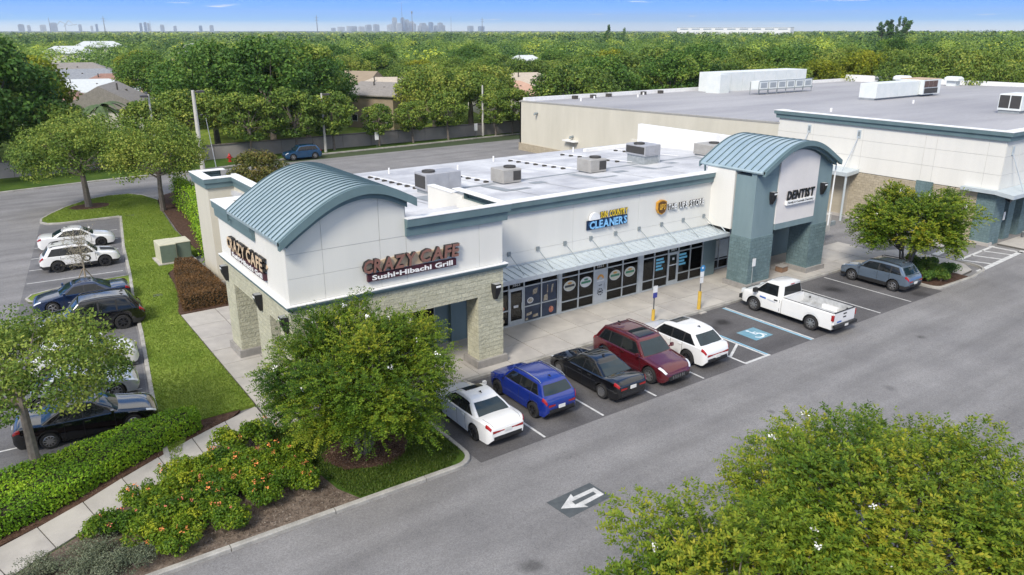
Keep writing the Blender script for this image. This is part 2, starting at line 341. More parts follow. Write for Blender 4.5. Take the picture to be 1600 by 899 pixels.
for k in range(13):
    y = 1.7 + k * 3.02 + (1.2 if k > 7 else 0)
    if 22.2 < y < 26: continue
    if y < 42.5: line('parking_line', (kx(y) - 5.6, y + .40), (kx(y) - .25, y), .10, M_paint, parent=ls)
ar = sheet('arrow_patch', [(4.72, -10.25), (6.62, -10.15), (6.55, -9.1), (4.62, -9.15)], .005, M_black_patch); tag(ar, kind='structure')
part('arrow', [(6.48, -9.40, .009), (5.55, -9.42, .009), (5.60, -9.24, .009), (4.80, -9.70, .009), (5.60, -10.14, .009), (5.55, -9.98, .009), (6.50, -9.90, .009), (6.49, -9.55, .009), (5.35, -9.60, .009), (5.33, -9.80, .009), (6.30, -9.74, .009), (6.30, -9.57, .009)],
     [(0, 1, 8, 11), (1, 2, 3, 8), (3, 9, 8), (3, 4, 5, 9), (5, 6, 10, 9), (0, 11, 10, 6)], M_paint, ar)
# crosswalk and hatching before the big store
for a_, b_, w in (((43.6, -1.7), (49.6, -1.1), .45), ((43.0, -5.2), (50.8, -4.7), .32), ((44.8, -3.2), (50.4, -2.9), .22), ((50.2, -4.9), (50.0, -1.5), .3), ((45.6, -5.0), (44.8, -3.2), .22), ((47.3, -4.9), (46.6, -3.1), .22), ((49.0, -4.8), (48.4, -3.0), .22)):
    line('crosswalk_marking', a_, b_, w, M_paint, z=.008 + .002 * (w < .25))
# ---- front walk: slabs
def walk(name, cells, m_pair, z=.15, gap=.018, base=None):
    root = thing(name, None, None); root['kind'] = 'structure'
    mb = MB()
    for c in cells: mb.prism(c, -.02, z - .03)
    mb.build('joint_bed', M_joint, root)
    for i, c in enumerate(cells):
        cx = sum(p[0] for p in c) / len(c); cy = sum(p[1] for p in c) / len(c)
        q = [(p[0] - math.copysign(min(gap, abs(p[0] - cx)), p[0] - cx), p[1] - math.copysign(min(gap, abs(p[1] - cy)), p[1] - cy)) for p in c]
        slab('slab', q, 0, z + rnd.uniform(-.003, .004), m_pair[rnd.random() < .4], root)
    return root
def rect(x0, x1, y0, y1): return [(x0, y0), (x1, y0), (x1, y1), (x0, y1)]
cells = []
xs = [4.35 + 1.86 * i for i in range(18)] + [37.0]
for i in range(len(xs) - 1):
    cells.append(rect(xs[i], xs[i + 1], .17, 2.05)); cells.append(rect(xs[i], xs[i + 1], 2.05, 4.6))
    if xs[i] > 27: pass
for y0, y1 in ((.7, 2.4), (2.4, 4.3), (4.3, 6.1), (6.1, 7.9), (7.9, 9.8), (9.8, 11.7), (11.7, 13.7), (13.7, 15.9)):
    cells.append(rect(-1.05, .75, y0, y1)); cells.append(rect(.75, 2.6, y0, y1))
cells += [rect(2.6, 4.35, .7, 2.4), rect(2.6, 4.35, 2.4, 4.6)]
walk('sidewalk', cells, (M_conc, M_conc2))
# apron in front of the drive-through lane
cells = [rect(37.0, 39.4, 1.3, 4.1), rect(39.4, 41.8, 1.0, 4.0), [(37.0, -1.0), (39.4, -1.0), (39.4, 1.3), (37.0, 1.3)], [(39.4, -1.0), (41.8, -1.2), (41.8, 1.0), (39.4, 1.3)], [(41.8, -1.2), (43.7, -1.4), (43.9, .2), (41.8, 1.0)], [(41.2, -3.2), (43.9, -3.0), (43.7, -1.4), (41.2, -1.2)], [(41.0, -5.1), (42.6, -5.0), (43.6, -4.1), (43.9, -3.0), (41.2, -3.2)]]
walk('apron_walk', cells, (M_conc2, M_conc))
cells = [[(50.9 + 3 * i, -6.0), (53.9 + 3 * i, -6.0), (53.9 + 3 * i, -2.9), (50.9 + 3 * i, -2.9)] for i in range(12)] + [[(46.4, -1.0), (49.4, -1.6), (50.6, -2.6), (50.6, .1), (46.9, .9)]]
walk('store_walk', cells, (M_conc2, M_conc))
# ---- garden path (curved)
PL = [(-16, -4.6), (-13, -3.1), (-10.3, -1.6), (-8.5, -.85), (-6.4, .45), (-3.9, 1.8), (-2.2, 2.55), (-1.1, 3.0)]
PR = [(-15.2, -6.2), (-12.3, -4.7), (-9.7, -3.1), (-7.9, -2.1), (-5.6, -.75), (-3.4, .55), (-2.2, 1.0), (-1.1, 1.25)]
def along(line, n):
    L = [0]
    for p, q in zip(line, line[1:]): L.append(L[-1] + math.dist(p, q))
    return [tuple(np.interp(t, L, [p[k] for p in line]) for k in (0, 1)) for t in np.linspace(0, L[-1], n)]
A, B = along(PL, 12), along(PR, 12)
walk('garden_path', [[B[i], B[i + 1], A[i + 1], A[i]] for i in range(11)], (M_conc2, M_conc), z=.13)
# ---- kerbs: cast pieces with joints
def kerb(name, linepts, w=.17, h=.15, piece=3.0, side=1, z0=-.03):
    root = thing(name, None, None); root['kind'] = 'structure'
    P = resample(linepts, .30); Q = offset_line(P, w * side); Qm = offset_line(P, .03 * side)
    n = max(1, round(len(P) * .30 / piece)); k = max(1, math.ceil((len(P) - 1) / n))
    for i in range(0, len(P) - 1, k):
        j = min(len(P) - 1, i + k); v = []; f = []
        for s in range(i, j + 1):
            e = 0.0
            v += [(*P[s], z0), (*P[s], h - .03), (*Qm[s], h), (*Q[s], h), (*Q[s], z0)]
        m_ = j - i + 1
        # shrink the piece's ends for a visible joint
        def pull(s_from, s_to):
            for q in range(5):
                a_ = Vector(v[s_from * 5 + q]); b_ = Vector(v[s_to * 5 + q]); d = (b_ - a_)
                if d.length > 1e-6: v[s_from * 5 + q] = tuple(a_ + d.normalized() * .012)
        if m_ > 1: pull(0, 1); pull(m_ - 1, m_ - 2)
        for s in range(m_ - 1):
            for q in range(4): f.append((s * 5 + q, s * 5 + q + 1, s * 5 + 6 + q, s * 5 + 5 + q))
        f += [(0, 1, 2, 3, 4), tuple((m_ - 1) * 5 + q for q in (4, 3, 2, 1, 0))]
        part('kerb_piece', v, f, M_kerb, root)
    return root
def arc(cx, cy, r, a0, a1, n=7): return [(cx + r * math.cos(R(t)), cy + r * math.sin(R(t))) for t in np.linspace(a0, a1, n)]
kerb('front_kerb', [(4.30, .0), (37.1, .0)], side=1)
corner = [(-18, -5.62), (-6.4, -5.66), (3.2, -5.80)] + arc(3.3, -4.95, .85, -90, 0) + [(4.17, -1.4), (4.17, .0)]
kerb('corner_kerb', corner, side=1, w=.18)
sidek = [(-5.2, -.4)] + KX[1:]
kerb('side_lot_kerb', sidek, side=-1, w=.18)
isl = [(.45, 43.4), (-3.9, 43.5)] + [(-4.8, 43.9), (-5.2, 44.8), (-5.05, 46.1), (-4.4, 47.5), (-2.9, 50.0), (-.9, 52.4), (.9, 53.3), (2.9, 53.1), (3.9, 51.6), (4.6, 48.5)]
kerb('island_kerb', isl, side=-1, w=.17)
smi = [(-1.95, 25.5), (-5.5, 25.3), (-7.4, 24.6), (-7.75, 23.9), (-7.6, 23.2), (-7.0, 22.75), (-5.5, 22.6), (-2.4, 22.9)]
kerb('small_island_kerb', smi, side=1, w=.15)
rik = [(37.12, -.1), (37.12, -5.0)] + arc(37.75, -5.05, .62, 180, 270, 5) + [(41.4, -5.75), (42.9, -5.5)] + arc(42.9, -4.2, 1.35, -80, 15, 7) + [(44.2, -1.6)]
kerb('apron_kerb', rik, side=1, w=.17)
kerb('back_lot_kerb', [(-75, 59.8), (-7.1, 60.9), (1.3, 62.2), (12, 62.8), (27, 65.9), (40, 66.4), (60, 67.9)], side=1, w=.17)
kerb('tree_island_kerb', [(1.2, -16.3), (1.0, -21), (1.8, -21.4), (11.0, -21.4), (11.8, -20.8), (11.8, -17.0), (11.0, -16.2), (2.0, -15.9), (1.2, -16.3)], side=1, w=.17)
kerb('end_island_kerb', [(19.6, -26), (19.3, -18.2), (19.9, -17.4), (21.5, -17.2), (30, -17.1)], side=-1, w=.2)
b_ = slab('end_island_bed', [(19.7, -26), (19.5, -18.2), (20.0, -17.55), (21.5, -17.35), (30, -17.3), (30, -26)], -.05, .12, M_mulch); tag(b_, kind='structure')
# ---- lawns and beds
lawn_side = [(-5.0, -.3), (-3.6, 3.1), (-1.08, 3.2), (-1.08, 15.9), (-1.08, 16.3), (-.2, 20), (.1, 24.4), (2.0, 27), (3.0, 28), (3.1, 36), (3.7, 43), (4.4, 48.5), (3.7, 51.4), (2.8, 52.9), (1.0, 53.1), (-.8, 52.2), (-2.75, 49.9), (-4.25, 47.4), (-4.88, 46.1), (-5.0, 44.9), (-4.65, 44.1), (-3.9, 43.7), (.62, 43.6), (-.92, 33), (-1.82, 25.4), (-2.54, 20.4), (-3.22, 14.4), (-4.27, 6.6), (-4.57, 4.0)]
lw = slab('lawn', lawn_side, -.05, .125, M_lawn); tag(lw, kind='structure')
lw2 = slab('island_lawn', smi, -.05, .12, M_lawn); tag(lw2, kind='structure')
bed = slab('hedge_bed', [(-16, -4.55), (-13, -3.0), (-10.3, -1.5), (-8.5, -.8), (-6.4, .5), (-3.9, 1.85), (-2.2, 2.6), (-1.7, 3.1), (-3.6, 3.2), (-4.55, 3.9), (-5.0, -.3), (-9, 2.0), (-12.5, 2.2), (-18, 1.8)][:9] + [(-3.6, 3.6), (-4.6, 3.9), (-6.0, 3.6), (-10.0, 2.6), (-18, 1.9)], -.05, .10, M_mulch); tag(bed, kind='structure')
cl = [(-18, -5.45)] + [(-15.2, -6.25 + .9)][:0] + [(-6.4, -5.5), (3.1, -5.64)] + arc(3.3, -4.95, .69, -90, 0) + [(4.0, -1.4), (4.0, .15), (4.3, .65), (-1.02, .65), (-1.1, 1.2), (-2.2, .95), (-3.4, .5), (-5.6, -.8), (-7.9, -2.15), (-9.7, -3.15), (-12.3, -4.75), (-13.4, -5.3)]
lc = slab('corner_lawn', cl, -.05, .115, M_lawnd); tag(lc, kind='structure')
sb = slab('shrub_bed', [(-13.2, -5.35), (-6.4, -5.48), (-.35, -5.53), (-.75, -4.6), (-.9, -3.4), (-1.2, -2.2), (-1.7, -.8), (-1.5, .55), (-2.2, .92), (-3.4, .45), (-5.6, -.85), (-7.9, -2.2), (-9.7, -3.2), (-12.3, -4.8)], .05, .128, M_mulchg); tag(sb, kind='structure')
def blob(cx, cy, rx, ry, n=18, s=1, j=.10):
    q = random.Random(s); return [(cx + rx * math.cos(t) * (1 + q.uniform(-j, j)), cy + ry * math.sin(t) * (1 + q.uniform(-j, j))) for t in np.linspace(0, 2 * math.pi, n, endpoint=False)]
for i, (cx, cy, rx, ry) in enumerate(((1.2, -2.75, 1.55, 1.35), (-1.0, 49.0, 1.6, 1.3))):
    b_ = slab('tree_ring_bed', blob(cx, cy, rx, ry, s=i), .05, .145, M_mulch); tag(b_, kind='structure')
b_ = slab('wall_bed', [(3.0, 27.9), (3.9, 26.5), (3.95, 24.1), (7.2, 24.2), (7.2, 52), (4.9, 50), (4.4, 48), (3.9, 43), (3.3, 36)], -.05, .16, M_mulch); tag(b_, kind='structure')
b_ = slab('hedge_foot_bed', [(-1.1, 16), (2.3, 16.0), (2.3, 21), (2.2, 26), (1.9, 27), (.2, 24.4), (-.3, 20), (-1.08, 16.5)], -.05, .135, M_mulch); tag(b_, kind='structure')
b_ = slab('planting_bed', [(37.3, -1.1), (37.3, -5.0)] + arc(37.8, -5.05, .5, 180, 270, 4) + [(41.0, -5.5), (41.0, -1.3)], -.05, .14, M_mulch); tag(b_, kind='structure')
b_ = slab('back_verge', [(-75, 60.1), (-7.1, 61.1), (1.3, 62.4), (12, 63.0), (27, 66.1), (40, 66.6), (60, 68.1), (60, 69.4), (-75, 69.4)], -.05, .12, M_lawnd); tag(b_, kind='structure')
b_ = sheet('neighbourhood_lawn', [(-200, 69.3), (260, 69.3), (420, 420), (-160, 420)], -.03, M_lawn); tag(b_, kind='structure')
b_ = sheet('street', [(22, 160), (22, 120), (28, 121), (42, 235), (60, 330), (52, 332)], .0, M_asph); tag(b_, kind='structure')
b_ = slab('tree_bed_front', [(1.2, -16.3), (1.0, -21), (1.8, -21.4), (11.0, -21.4), (11.8, -20.8), (11.8, -17.0), (11.0, -16.2), (2.0, -15.9)][::-1], -.05, .12, M_mulch); tag(b_, kind='structure')
b_ = slab('store_foot_bed', [(49.4, -1.5), (50.6, -2.5), (50.6, .1), (49.9, .1)], .06, .17, mat('straw_mulch', (.42, .30, .16), rough=.95, scale=6, col2=(.55, .42, .26), bump=.6)); tag(b_, kind='structure')
# real grass blades over the near turf
def grass(name, poly, n, z, mat_, h=.055, seed=1, excl=()):
    q = np.random.default_rng(seed); xs_ = [p[0] for p in poly]; ys_ = [p[1] for p in poly]
    x = q.uniform(min(xs_), max(xs_), n * 3); y = q.uniform(min(ys_), max(ys_), n * 3); k = inpoly(x, y, poly)
    for (cx, cy, rx, ry) in excl: k &= ((x - cx) / rx) ** 2 + ((y - cy) / ry) ** 2 > 1
    x, y = x[k][:n], y[k][:n]; m_ = len(x); a_ = q.uniform(0, 6.283, m_); hh = h * q.uniform(.5, 1.5, m_); w = .02
    P = np.stack([x, y, np.full(m_, z)], 1); s = np.stack([np.cos(a_), np.sin(a_), 0 * a_], 1); l = np.stack([q.normal(0, .5, m_), q.normal(0, .5, m_), np.ones(m_)], 1) * hh[:, None]
    V = np.stack([P - s * w, P + s * w, P + s * w * .4 + l, P - s * w * .4 + l], 1)
    o = ob(name, quads_mesh(name, V, np.clip(q.normal(.5, .2, m_), 0, 1), mat_)); tag(o, kind='stuff'); return o
M_blade = leafmat('grass_blade', [(0, (.095, .145, .016)), (.5, (.175, .26, .034)), (1, (.28, .34, .07))], .25)
M_bladed = leafmat('grass_blade_shade_tint', [(0, (.026, .060, .008)), (.5, (.058, .105, .013)), (1, (.12, .16, .03))], .25)  # blades darkened to match, shade is in their colour
tag(grass('lawn_grass', lawn_side, 70000, .12, M_blade, excl=[(-1.0, 49.0, 1.6, 1.3)]), 'short bright green grass of the side lawn', 'grass')
tag(grass('corner_grass', [(-.3, -5.5), (3.1, -5.6), (3.95, -4.9), (3.95, .3), (-1.0, .6), (-1.4, .5), (-1.6, -.8), (-1.1, -2.2), (-.8, -3.4), (-.6, -4.6)], 22000, .11, M_bladed, .06, 2, [(1.2, -2.75, 1.55, 1.35)]), 'green grass darkened in colour for shade in the kerbed corner lawn', 'grass')
# ================================================================== SHOP BUILDING
M_white = mat('stucco_white', (.70, .685, .645), rough=.85, scale=.5, col2=(.64, .63, .595), stretch=(1.3, 1.3, .16), detail=6, bump=.12, bscale=70)
M_white2 = mat('stucco_white_shade_tint', (.68, .67, .63), rough=.85, scale=.5, col2=(.62, .615, .58), stretch=(1.3, 1.3, .16), detail=6, bump=.12, bscale=70)  # white stucco greyed for the south faces, their shade is in the colour
M_cream = mat('stucco_cream', (.58, .55, .47), rough=.85, scale=.6, col2=(.51, .485, .41), stretch=(.8, .8, .2), detail=7, bump=.12, bscale=70)
M_jnt = mat('stucco_joint', (.50, .50, .475), rough=.9)
M_teal = mat('teal_trim', (.105, .165, .180), rough=.6, scale=1.4, col2=(.128, .195, .214), detail=5)
M_teal2 = mat('teal_wall', (.145, .212, .234), rough=.8, scale=1.0, col2=(.185, .255, .274), stretch=(1, 1, .2), detail=7, bump=.15, bscale=50)
M_cap = mat('parapet_cap_white', (.78, .78, .775), rough=.5, scale=2, col2=(.70, .70, .70))
M_roofm = mat('roof_membrane', (.36, .365, .395), rough=.7, scale=.42, col2=(.60, .605, .62), detail=10, fine=.05, fscale=8)
M_patch = mat('roof_patch', (.20, .225, .25), rough=.8, scale=1.5, col2=(.29, .31, .33), detail=6)
M_metal = mat('seam_metal_roof', (.33, .43, .47), rough=.34, scale=1.0, col2=(.40, .50, .54), metal=.35, spec=.5)
M_metalrib = mat('seam_metal_rib', (.085, .135, .15), rough=.4, metal=.35)
M_canopy = mat('canopy_metal', (.50, .56, .60), rough=.40, scale=1.2, col2=(.56, .62, .65), metal=.3)
M_alu = mat('storefront_aluminium', (.50, .54, .565), rough=.4, metal=.4)
M_glass = bpy.data.materials.new('storefront_glass'); MATS['storefront_glass'] = M_glass; M_glass.use_nodes = True
_t = M_glass.node_tree; _t.nodes.clear(); _o = _t.nodes.new('ShaderNodeOutputMaterial'); _x = _t.nodes.new('ShaderNodeMixShader'); _tr = _t.nodes.new('ShaderNodeBsdfTransparent'); _tr.inputs[0].default_value = (.40, .41, .41, 1); _gl = _t.nodes.new('ShaderNodeBsdfGlossy'); _gl.inputs['Roughness'].default_value = .03; _gl.inputs[0].default_value = (.8, .8, .8, 1)
_fr = _t.nodes.new('ShaderNodeFresnel'); _fr.inputs[0].default_value = 1.5; _t.links.new(_fr.outputs[0], _x.inputs[0]); _t.links.new(_tr.outputs[0], _x.inputs[1]); _t.links.new(_gl.outputs[0], _x.inputs[2]); _t.links.new(_x.outputs[0], _o.inputs[0])
M_plinth = mat('plinth_concrete', (.30, .285, .27), rough=.9, scale=3, col2=(.23, .22, .21), bump=.4)
M_black = mat('black_metal', (.018, .018, .02), rough=.45)
M_lens = mat('lamp_lens', (.75, .76, .76), rough=.3)
def splitface(name, c1, c2, mort):
    if name in MATS: return MATS[name]
    m = mat(name, c1, rough=.92, scale=2.5, col2=c2, detail=8, fine=.18, fscale=16)
    t = m.node_tree; N = t.nodes; b = N['Principled BSDF']; src = b.inputs['Base Color'].links[0].from_socket
    tcn = [n for n in N if n.type == 'TEX_COORD'][0]
    sp = N.new('ShaderNodeSeparateXYZ'); t.links.new(tcn.outputs['Object'], sp.inputs[0])
    ad = N.new('ShaderNodeMath'); ad.operation = 'ADD'; t.links.new(sp.outputs['X'], ad.inputs[0]); t.links.new(sp.outputs['Y'], ad.inputs[1])
    cb = N.new('ShaderNodeCombineXYZ'); t.links.new(ad.outputs[0], cb.inputs[0]); t.links.new(sp.outputs['Z'], cb.inputs[1])
    br = N.new('ShaderNodeTexBrick'); br.inputs['Scale'].default_value = 1; br.inputs['Brick Width'].default_value = .41; br.inputs['Row Height'].default_value = .205; br.inputs['Mortar Size'].default_value = .008
    br.inputs['Color1'].default_value = (1, 1, 1, 1); br.inputs['Color2'].default_value = (.86, .86, .86, 1); br.inputs['Mortar'].default_value = (.74, .74, .74, 1); t.links.new(cb.outputs[0], br.inputs['Vector'])
    mx = N.new('ShaderNodeMix'); mx.data_type = 'RGBA'; mx.blend_type = 'MULTIPLY'; mx.inputs[0].default_value = 1; t.links.new(src, mx.inputs[6]); t.links.new(br.outputs['Color'], mx.inputs[7]); t.links.new(mx.outputs[2], b.inputs['Base Color'])
    n1 = N.new('ShaderNodeTexNoise'); n1.inputs['Scale'].default_value = 9; n1.inputs['Detail'].default_value = 8; n1.inputs['Roughness'].default_value = .65; t.links.new(tcn.outputs['Object'], n1.inputs['Vector'])
    mm = N.new('ShaderNodeMath'); mm.operation = 'MULTIPLY_ADD'; mm.inputs[1].default_value = -.35; t.links.new(br.outputs['Fac'], mm.inputs[0]); t.links.new(n1.outputs['Fac'], mm.inputs[2])
    bp = N.new('ShaderNodeBump'); bp.inputs['Strength'].default_value = .9; bp.inputs['Distance'].default_value = .06; t.links.new(mm.outputs[0], bp.inputs['Height']); t.links.new(bp.outputs[0], b.inputs['Normal'])
    return m
M_block = splitface('split_block_green', (.55, .535, .41), (.45, .44, .33), .8)
M_blockT = splitface('split_block_teal', (.150, .222, .236), (.115, .178, .188), .8)
M_blockB = splitface('split_block_tan', (.46, .40, .30), (.38, .325, .24), .8)

shop = thing('shop_building', 'white stucco shopping plaza with teal trim, two barrel roofs and a long storefront row', 'building', (17, 10, 0))
def S(name, *a, m, parent=shop, bev=0): return box(name, *a, m, parent, bev)
def panels(face, d, edges_a, edges_z, m, parent=shop, gap=.016, proud=.014, skip=()):
    """rectangular stucco panels with recessed joints on a wall face"""
    for i in range(len(edges_a) - 1):
        for j in range(len(edges_z) - 1):
            if (i, j) in skip: continue
            a0, a1 = edges_a[i] + gap / 2, edges_a[i + 1] - gap / 2; z0, z1 = edges_z[j] + gap / 2, edges_z[j + 1] - gap / 2
            if face == 'S': box('wall_panel', a0, a1, d - proud, d + .02, z0, z1, m, parent)
            else: box('wall_panel', d - proud, d + .02, a0, a1, z0, z1, m, parent)
def cornice(name, pts, z0, z1, out_=.28, parent=shop, cap=True, closed=False):
    """stepped teal cornice swept along a plan line (left side of the line is outside) with a white metal cap"""
    h = z1 - z0; prof = [(0, z0), (out_ * .55, z0), (out_ * .60, z0 + h * .50), (out_ * .95, z0 + h * .56), (out_, z1 - .05), (out_, z1), (-.02, z1)]
    P = [Vector((*p, 0)) for p in pts]; v = []; f = []; n = len(prof)
    for i, p in enumerate(P):
        d0 = (P[i] - P[i - 1]).normalized() if i else (P[1] - P[0]).normalized(); d1 = (P[i + 1] - P[i]).normalized() if i < len(P) - 1 else d0
        n0 = Vector((d0.y, -d0.x, 0)); n1 = Vector((d1.y, -d1.x, 0)); mt = (n0 + n1).normalized(); k = 1 / max(.3, mt.dot(n0))
        for o_, z in prof: q = p + mt * o_ * k; v.append((q.x, q.y, z))
    for i in range(len(P) - 1):
        for k in range(n - 1): f.append((i * n + k, (i + 1) * n + k, (i + 1) * n + k + 1, i * n + k + 1))
    f += [tuple(range(n)), tuple((len(P) - 1) * n + k for k in range(n - 1, -1, -1))]
    c = part(name, v, f, M_teal, parent)
    return c
def capstrip(pts, z, w_out, w_in, parent=shop):
    P = offset_line(pts, -w_out); Q = offset_line(pts, w_in); v = []; f = []
    # mitre by hand: offset_line averages the corner direction, so widen at corners
    def mit(off):
        o = []; V = [Vector(p) for p in pts]
        for i in range(len(V)):
            d0 = (V[i] - V[i - 1]).normalized() if i else (V[1] - V[0]).normalized(); d1 = (V[i + 1] - V[i]).normalized() if i < len(V) - 1 else d0
            n0 = Vector((d0.y, -d0.x)); n1 = Vector((d1.y, -d1.x)); mt = (n0 + n1).normalized(); o.append(tuple(V[i] + mt * off / max(.3, mt.dot(n0))))
        return o
    P, Q = mit(w_out), mit(-w_in); n = len(P)
    for z_ in (z, z + .035): v += [(*p, z_) for p in P] + [(*q, z_) for q in Q]
    for i in range(n - 1):
        f += [(2 * n + i, 2 * n + i + 1, 3 * n + i + 1, 3 * n + i), (i, i + 1, 2 * n + i + 1, 2 * n + i), (n + i + 1, n + i, 3 * n + i, 3 * n + i + 1)]
    f += [(0, 2 * n, 3 * n, n), (n - 1, 2 * n - 1, 4 * n - 1, 3 * n - 1)]
    return part('parapet_cap', v, f, M_cap, parent)
# ---------------------------------------------------------------- cafe corner block
zR = 6.35
# split block piers and lintel walls (south face y=.8, west face x=0)
S('pier', 8.45, 9.80, .8, 1.75, .15, 4.72, m=M_block)
S('pier_base', 8.30, 9.95, .65, 1.9, .10, .50, m=M_plinth)
S('pier', 0.0, 1.35, .8, 2.15, .15, 4.72, m=M_block)
S('pier_base', -.15, 1.5, .65, 2.3, .10, .50, m=M_plinth)
for y0, y1 in ((3.45, 5.15), (8.3, 9.75)):
    S('pier', 0.0, 1.0, y0, y1, .15, 4.72, m=M_block); S('pier_base', -.14, 1.14, y0 - .13, y1 + .13, .10, .50, m=M_plinth)
S('lintel', 1.352, 8.448, .802, 1.75, 3.55, 4.72, m=M_block)
S('lintel', 0.002, 1.0, 2.152, 3.448, 3.78, 4.72, m=M_block); S('lintel', 0.002, 1.0, 5.152, 8.298, 3.78, 4.72, m=M_block)
# band
v, f = [], []
def band(pts, z0, z1, o0, o1, name, m):
    V = [Vector(p) for p in pts]; vv = []; ff = []
    prof = [(0, z0), (o0, z0), (o1, z1 - .06), (o1, z1), (-.05, z1)]; n = len(prof)
    for i in range(len(V)):
        d0 = (V[i] - V[i - 1]).normalized() if i else (V[1] - V[0]).normalized(); d1 = (V[i + 1] - V[i]).normalized() if i < len(V) - 1 else d0
        n0 = Vector((d0.y, -d0.x)); n1 = Vector((d1.y, -d1.x)); mt = (n0 + n1).normalized(); k = 1 / max(.3, mt.dot(n0))
        for o_, z in prof: q = V[i] + mt * o_ * k; vv.append((q.x, q.y, z))
    for i in range(len(V) - 1):
        for k in range(n - 1): ff.append((i * n + k, (i + 1) * n + k, (i + 1) * n + k + 1, i * n + k + 1))
    ff += [tuple(range(n)), tuple((len(V) - 1) * n + k for k in range(n - 1, -1, -1))]
    return part(name, vv, ff, m, shop)
band([(0, 9.75), (0, .8), (9.80, .8), (9.8, 1.75)], 4.722, 4.90, .10, .16, 'string_course', M_teal)
capstrip([(0, 9.75), (0, .8), (9.80, .8), (9.8, 1.75)], 4.90, .18, .02)
# white upper walls
ARC = [(-.30, 7.50), (.15, 7.84), (.72, 8.22), (1.37, 8.63), (2.03, 8.96), (2.68, 9.15), (3.30, 9.22), (4.0, 9.11), (4.67, 8.83), (5.36, 8.46)]
ax_ = np.array([p[0] for p in ARC]); az_ = np.array([p[1] for p in ARC])
def arcz(x): return float(np.interp(x, ax_, az_))
xs_ = np.linspace(.05, 5.0, 24)
poly = [(.02, 4.935), (5.02, 4.935), (5.02, arcz(5.0) - .42)] + [(x, arcz(x) - .42) for x in xs_[::-1]] + [(.02, arcz(.02) - .42)]
v = [(x, .82, z) for x, z in poly] + [(x, 1.1, z) for x, z in poly]; n = len(poly)
part('gable_wall', v, [tuple(range(n)), tuple(range(2 * n - 1, n - 1, -1))] + [(i, n + i, n + (i + 1) % n, (i + 1) % n) for i in range(n)], M_jnt, shop)
S('upper_wall', 5.022, 9.78, .82, 1.1, 4.935, 7.3, m=M_jnt); S('upper_wall', .022, .3, 1.102, 9.73, 4.935, 7.2, m=M_jnt); S('upper_wall', 9.50, 9.78, 1.102, 4.2, 4.60, 7.3, m=M_white2)
S('upper_wall', .302, 4.0, 9.45, 9.73, 4.5, 7.2, m=M_white)
S('wall', 2.2, 9.6, 4.3, 4.5, .15, 4.9, m=M_teal2); S('wall', 2.0, 2.2, 4.502, 9.6, .15, 4.9, m=M_teal2); S('soffit', 1.0, 9.78, 1.0, 4.3, 4.30, 4.5, m=M_white2)
S('wall', 2.202, 3.9, 9.35, 9.55, .15, 4.9, m=M_cream); S('soffit', .3, 2.1, 1.1, 9.5, 4.502, 4.6, m=M_white2)
panels('S', .82, [.02, 1.45, 3.85, 5.02], [4.94, 5.95, 6.9], M_white2)
for a0, a1 in ((.02, 1.45), (1.45, 3.85), (3.85, 5.0)):       # arched top panels
    a0 += .011; a1 -= .011; X_ = np.linspace(a0, a1, 9); zb = 6.911
    pl = [(a0, zb), (a1, zb)] + [(x, max(zb + .02, arcz(x) - .43)) for x in X_[::-1]]; n = len(pl)
    vv = [(x, .80, z) for x, z in pl] + [(x, .84, z) for x, z in pl]
    part('wall_panel', vv, [tuple(range(n)), tuple(range(2 * n - 1, n - 1, -1))] + [(i, n + i, n + (i + 1) % n, (i + 1) % n) for i in range(n)], M_white2, shop)
panels('S', .82, [5.02, 8.55, 9.78], [4.94, 6.95], M_white2)
panels('W', .022, [.8, 3.3, 6.6, 9.73], [4.94, 7.15], M_white)
# cornices and caps
cornice('cornice', [(4.98, .82), (9.80, .82), (9.80, 4.0)], 6.90, 7.62); capstrip([(4.98, .82), (9.80, .82), (9.80, 4.9)], 7.62, .30, .12)
cornice('cornice', [(0.0, 9.75), (0.0, 4.25)], 6.74, 7.46, .22); capstrip([(4.0, 9.55), (0.0, 9.55), (0.0, 4.25)], 7.46, .24, .55)
S('parapet', 9.70, 10.05, 4.02, 7.3, 6.0, 7.40, m=M_white); capstrip([(9.87, 4.92), (9.87, 7.3)], 7.41, .2, .2)
# barrel roof
def barrel(name, XZ, y0, y1, thick, seams, over, fasc):
    X_ = [p[0] for p in XZ]; Z_ = [p[1] for p in XZ]; n = len(XZ)
    v = []; f = []
    for y in (y0, y1):
        v += [(x, y, z) for x, z in XZ] + [(x, y, z - thick) for x, z in XZ]
    for i in range(n - 1):
        f += [(i, i + 1, 2 * n + i + 1, 2 * n + i), (n + i + 1, n + i, 3 * n + i, 3 * n + i + 1), (i + 1, i, n + i, n + i + 1), (2 * n + i, 2 * n + i + 1, 3 * n + i + 1, 3 * n + i)]
    f += [(0, 2 * n, 3 * n, n), (n - 1, 2 * n - 1, 4 * n - 1, 3 * n - 1)]
    r = part(name, v, f, M_metal, shop, smooth=False)
    r.data.polygons.foreach_set('use_smooth', [True] * 0 + [False] * len(r.data.polygons))
    k = int((y1 - y0) / seams)
    for s in range(k + 1):
        y = y0 + .04 + s * (y1 - y0 - .08) / k; mb = MB(); v = []
        for x, z in XZ: v += [(x, y - .018, z - .005), (x, y - .018, z + .045), (x, y + .018, z + .045), (x, y + .018, z - .005)]
        f = []
        for i in range(n - 1):
            for q in range(3): f.append((i * 4 + q, i * 4 + q + 1, i * 4 + 5 + q, i * 4 + 4 + q))
        f += [(3, 2, 1, 0), tuple((n - 1) * 4 + q for q in range(4))]
        part('seam_rib', v, f, M_metalrib, r)
    return r
XZ = [(x, float(np.interp(x, ax_, az_))) for x in np.linspace(-.30, 5.36, 36)]
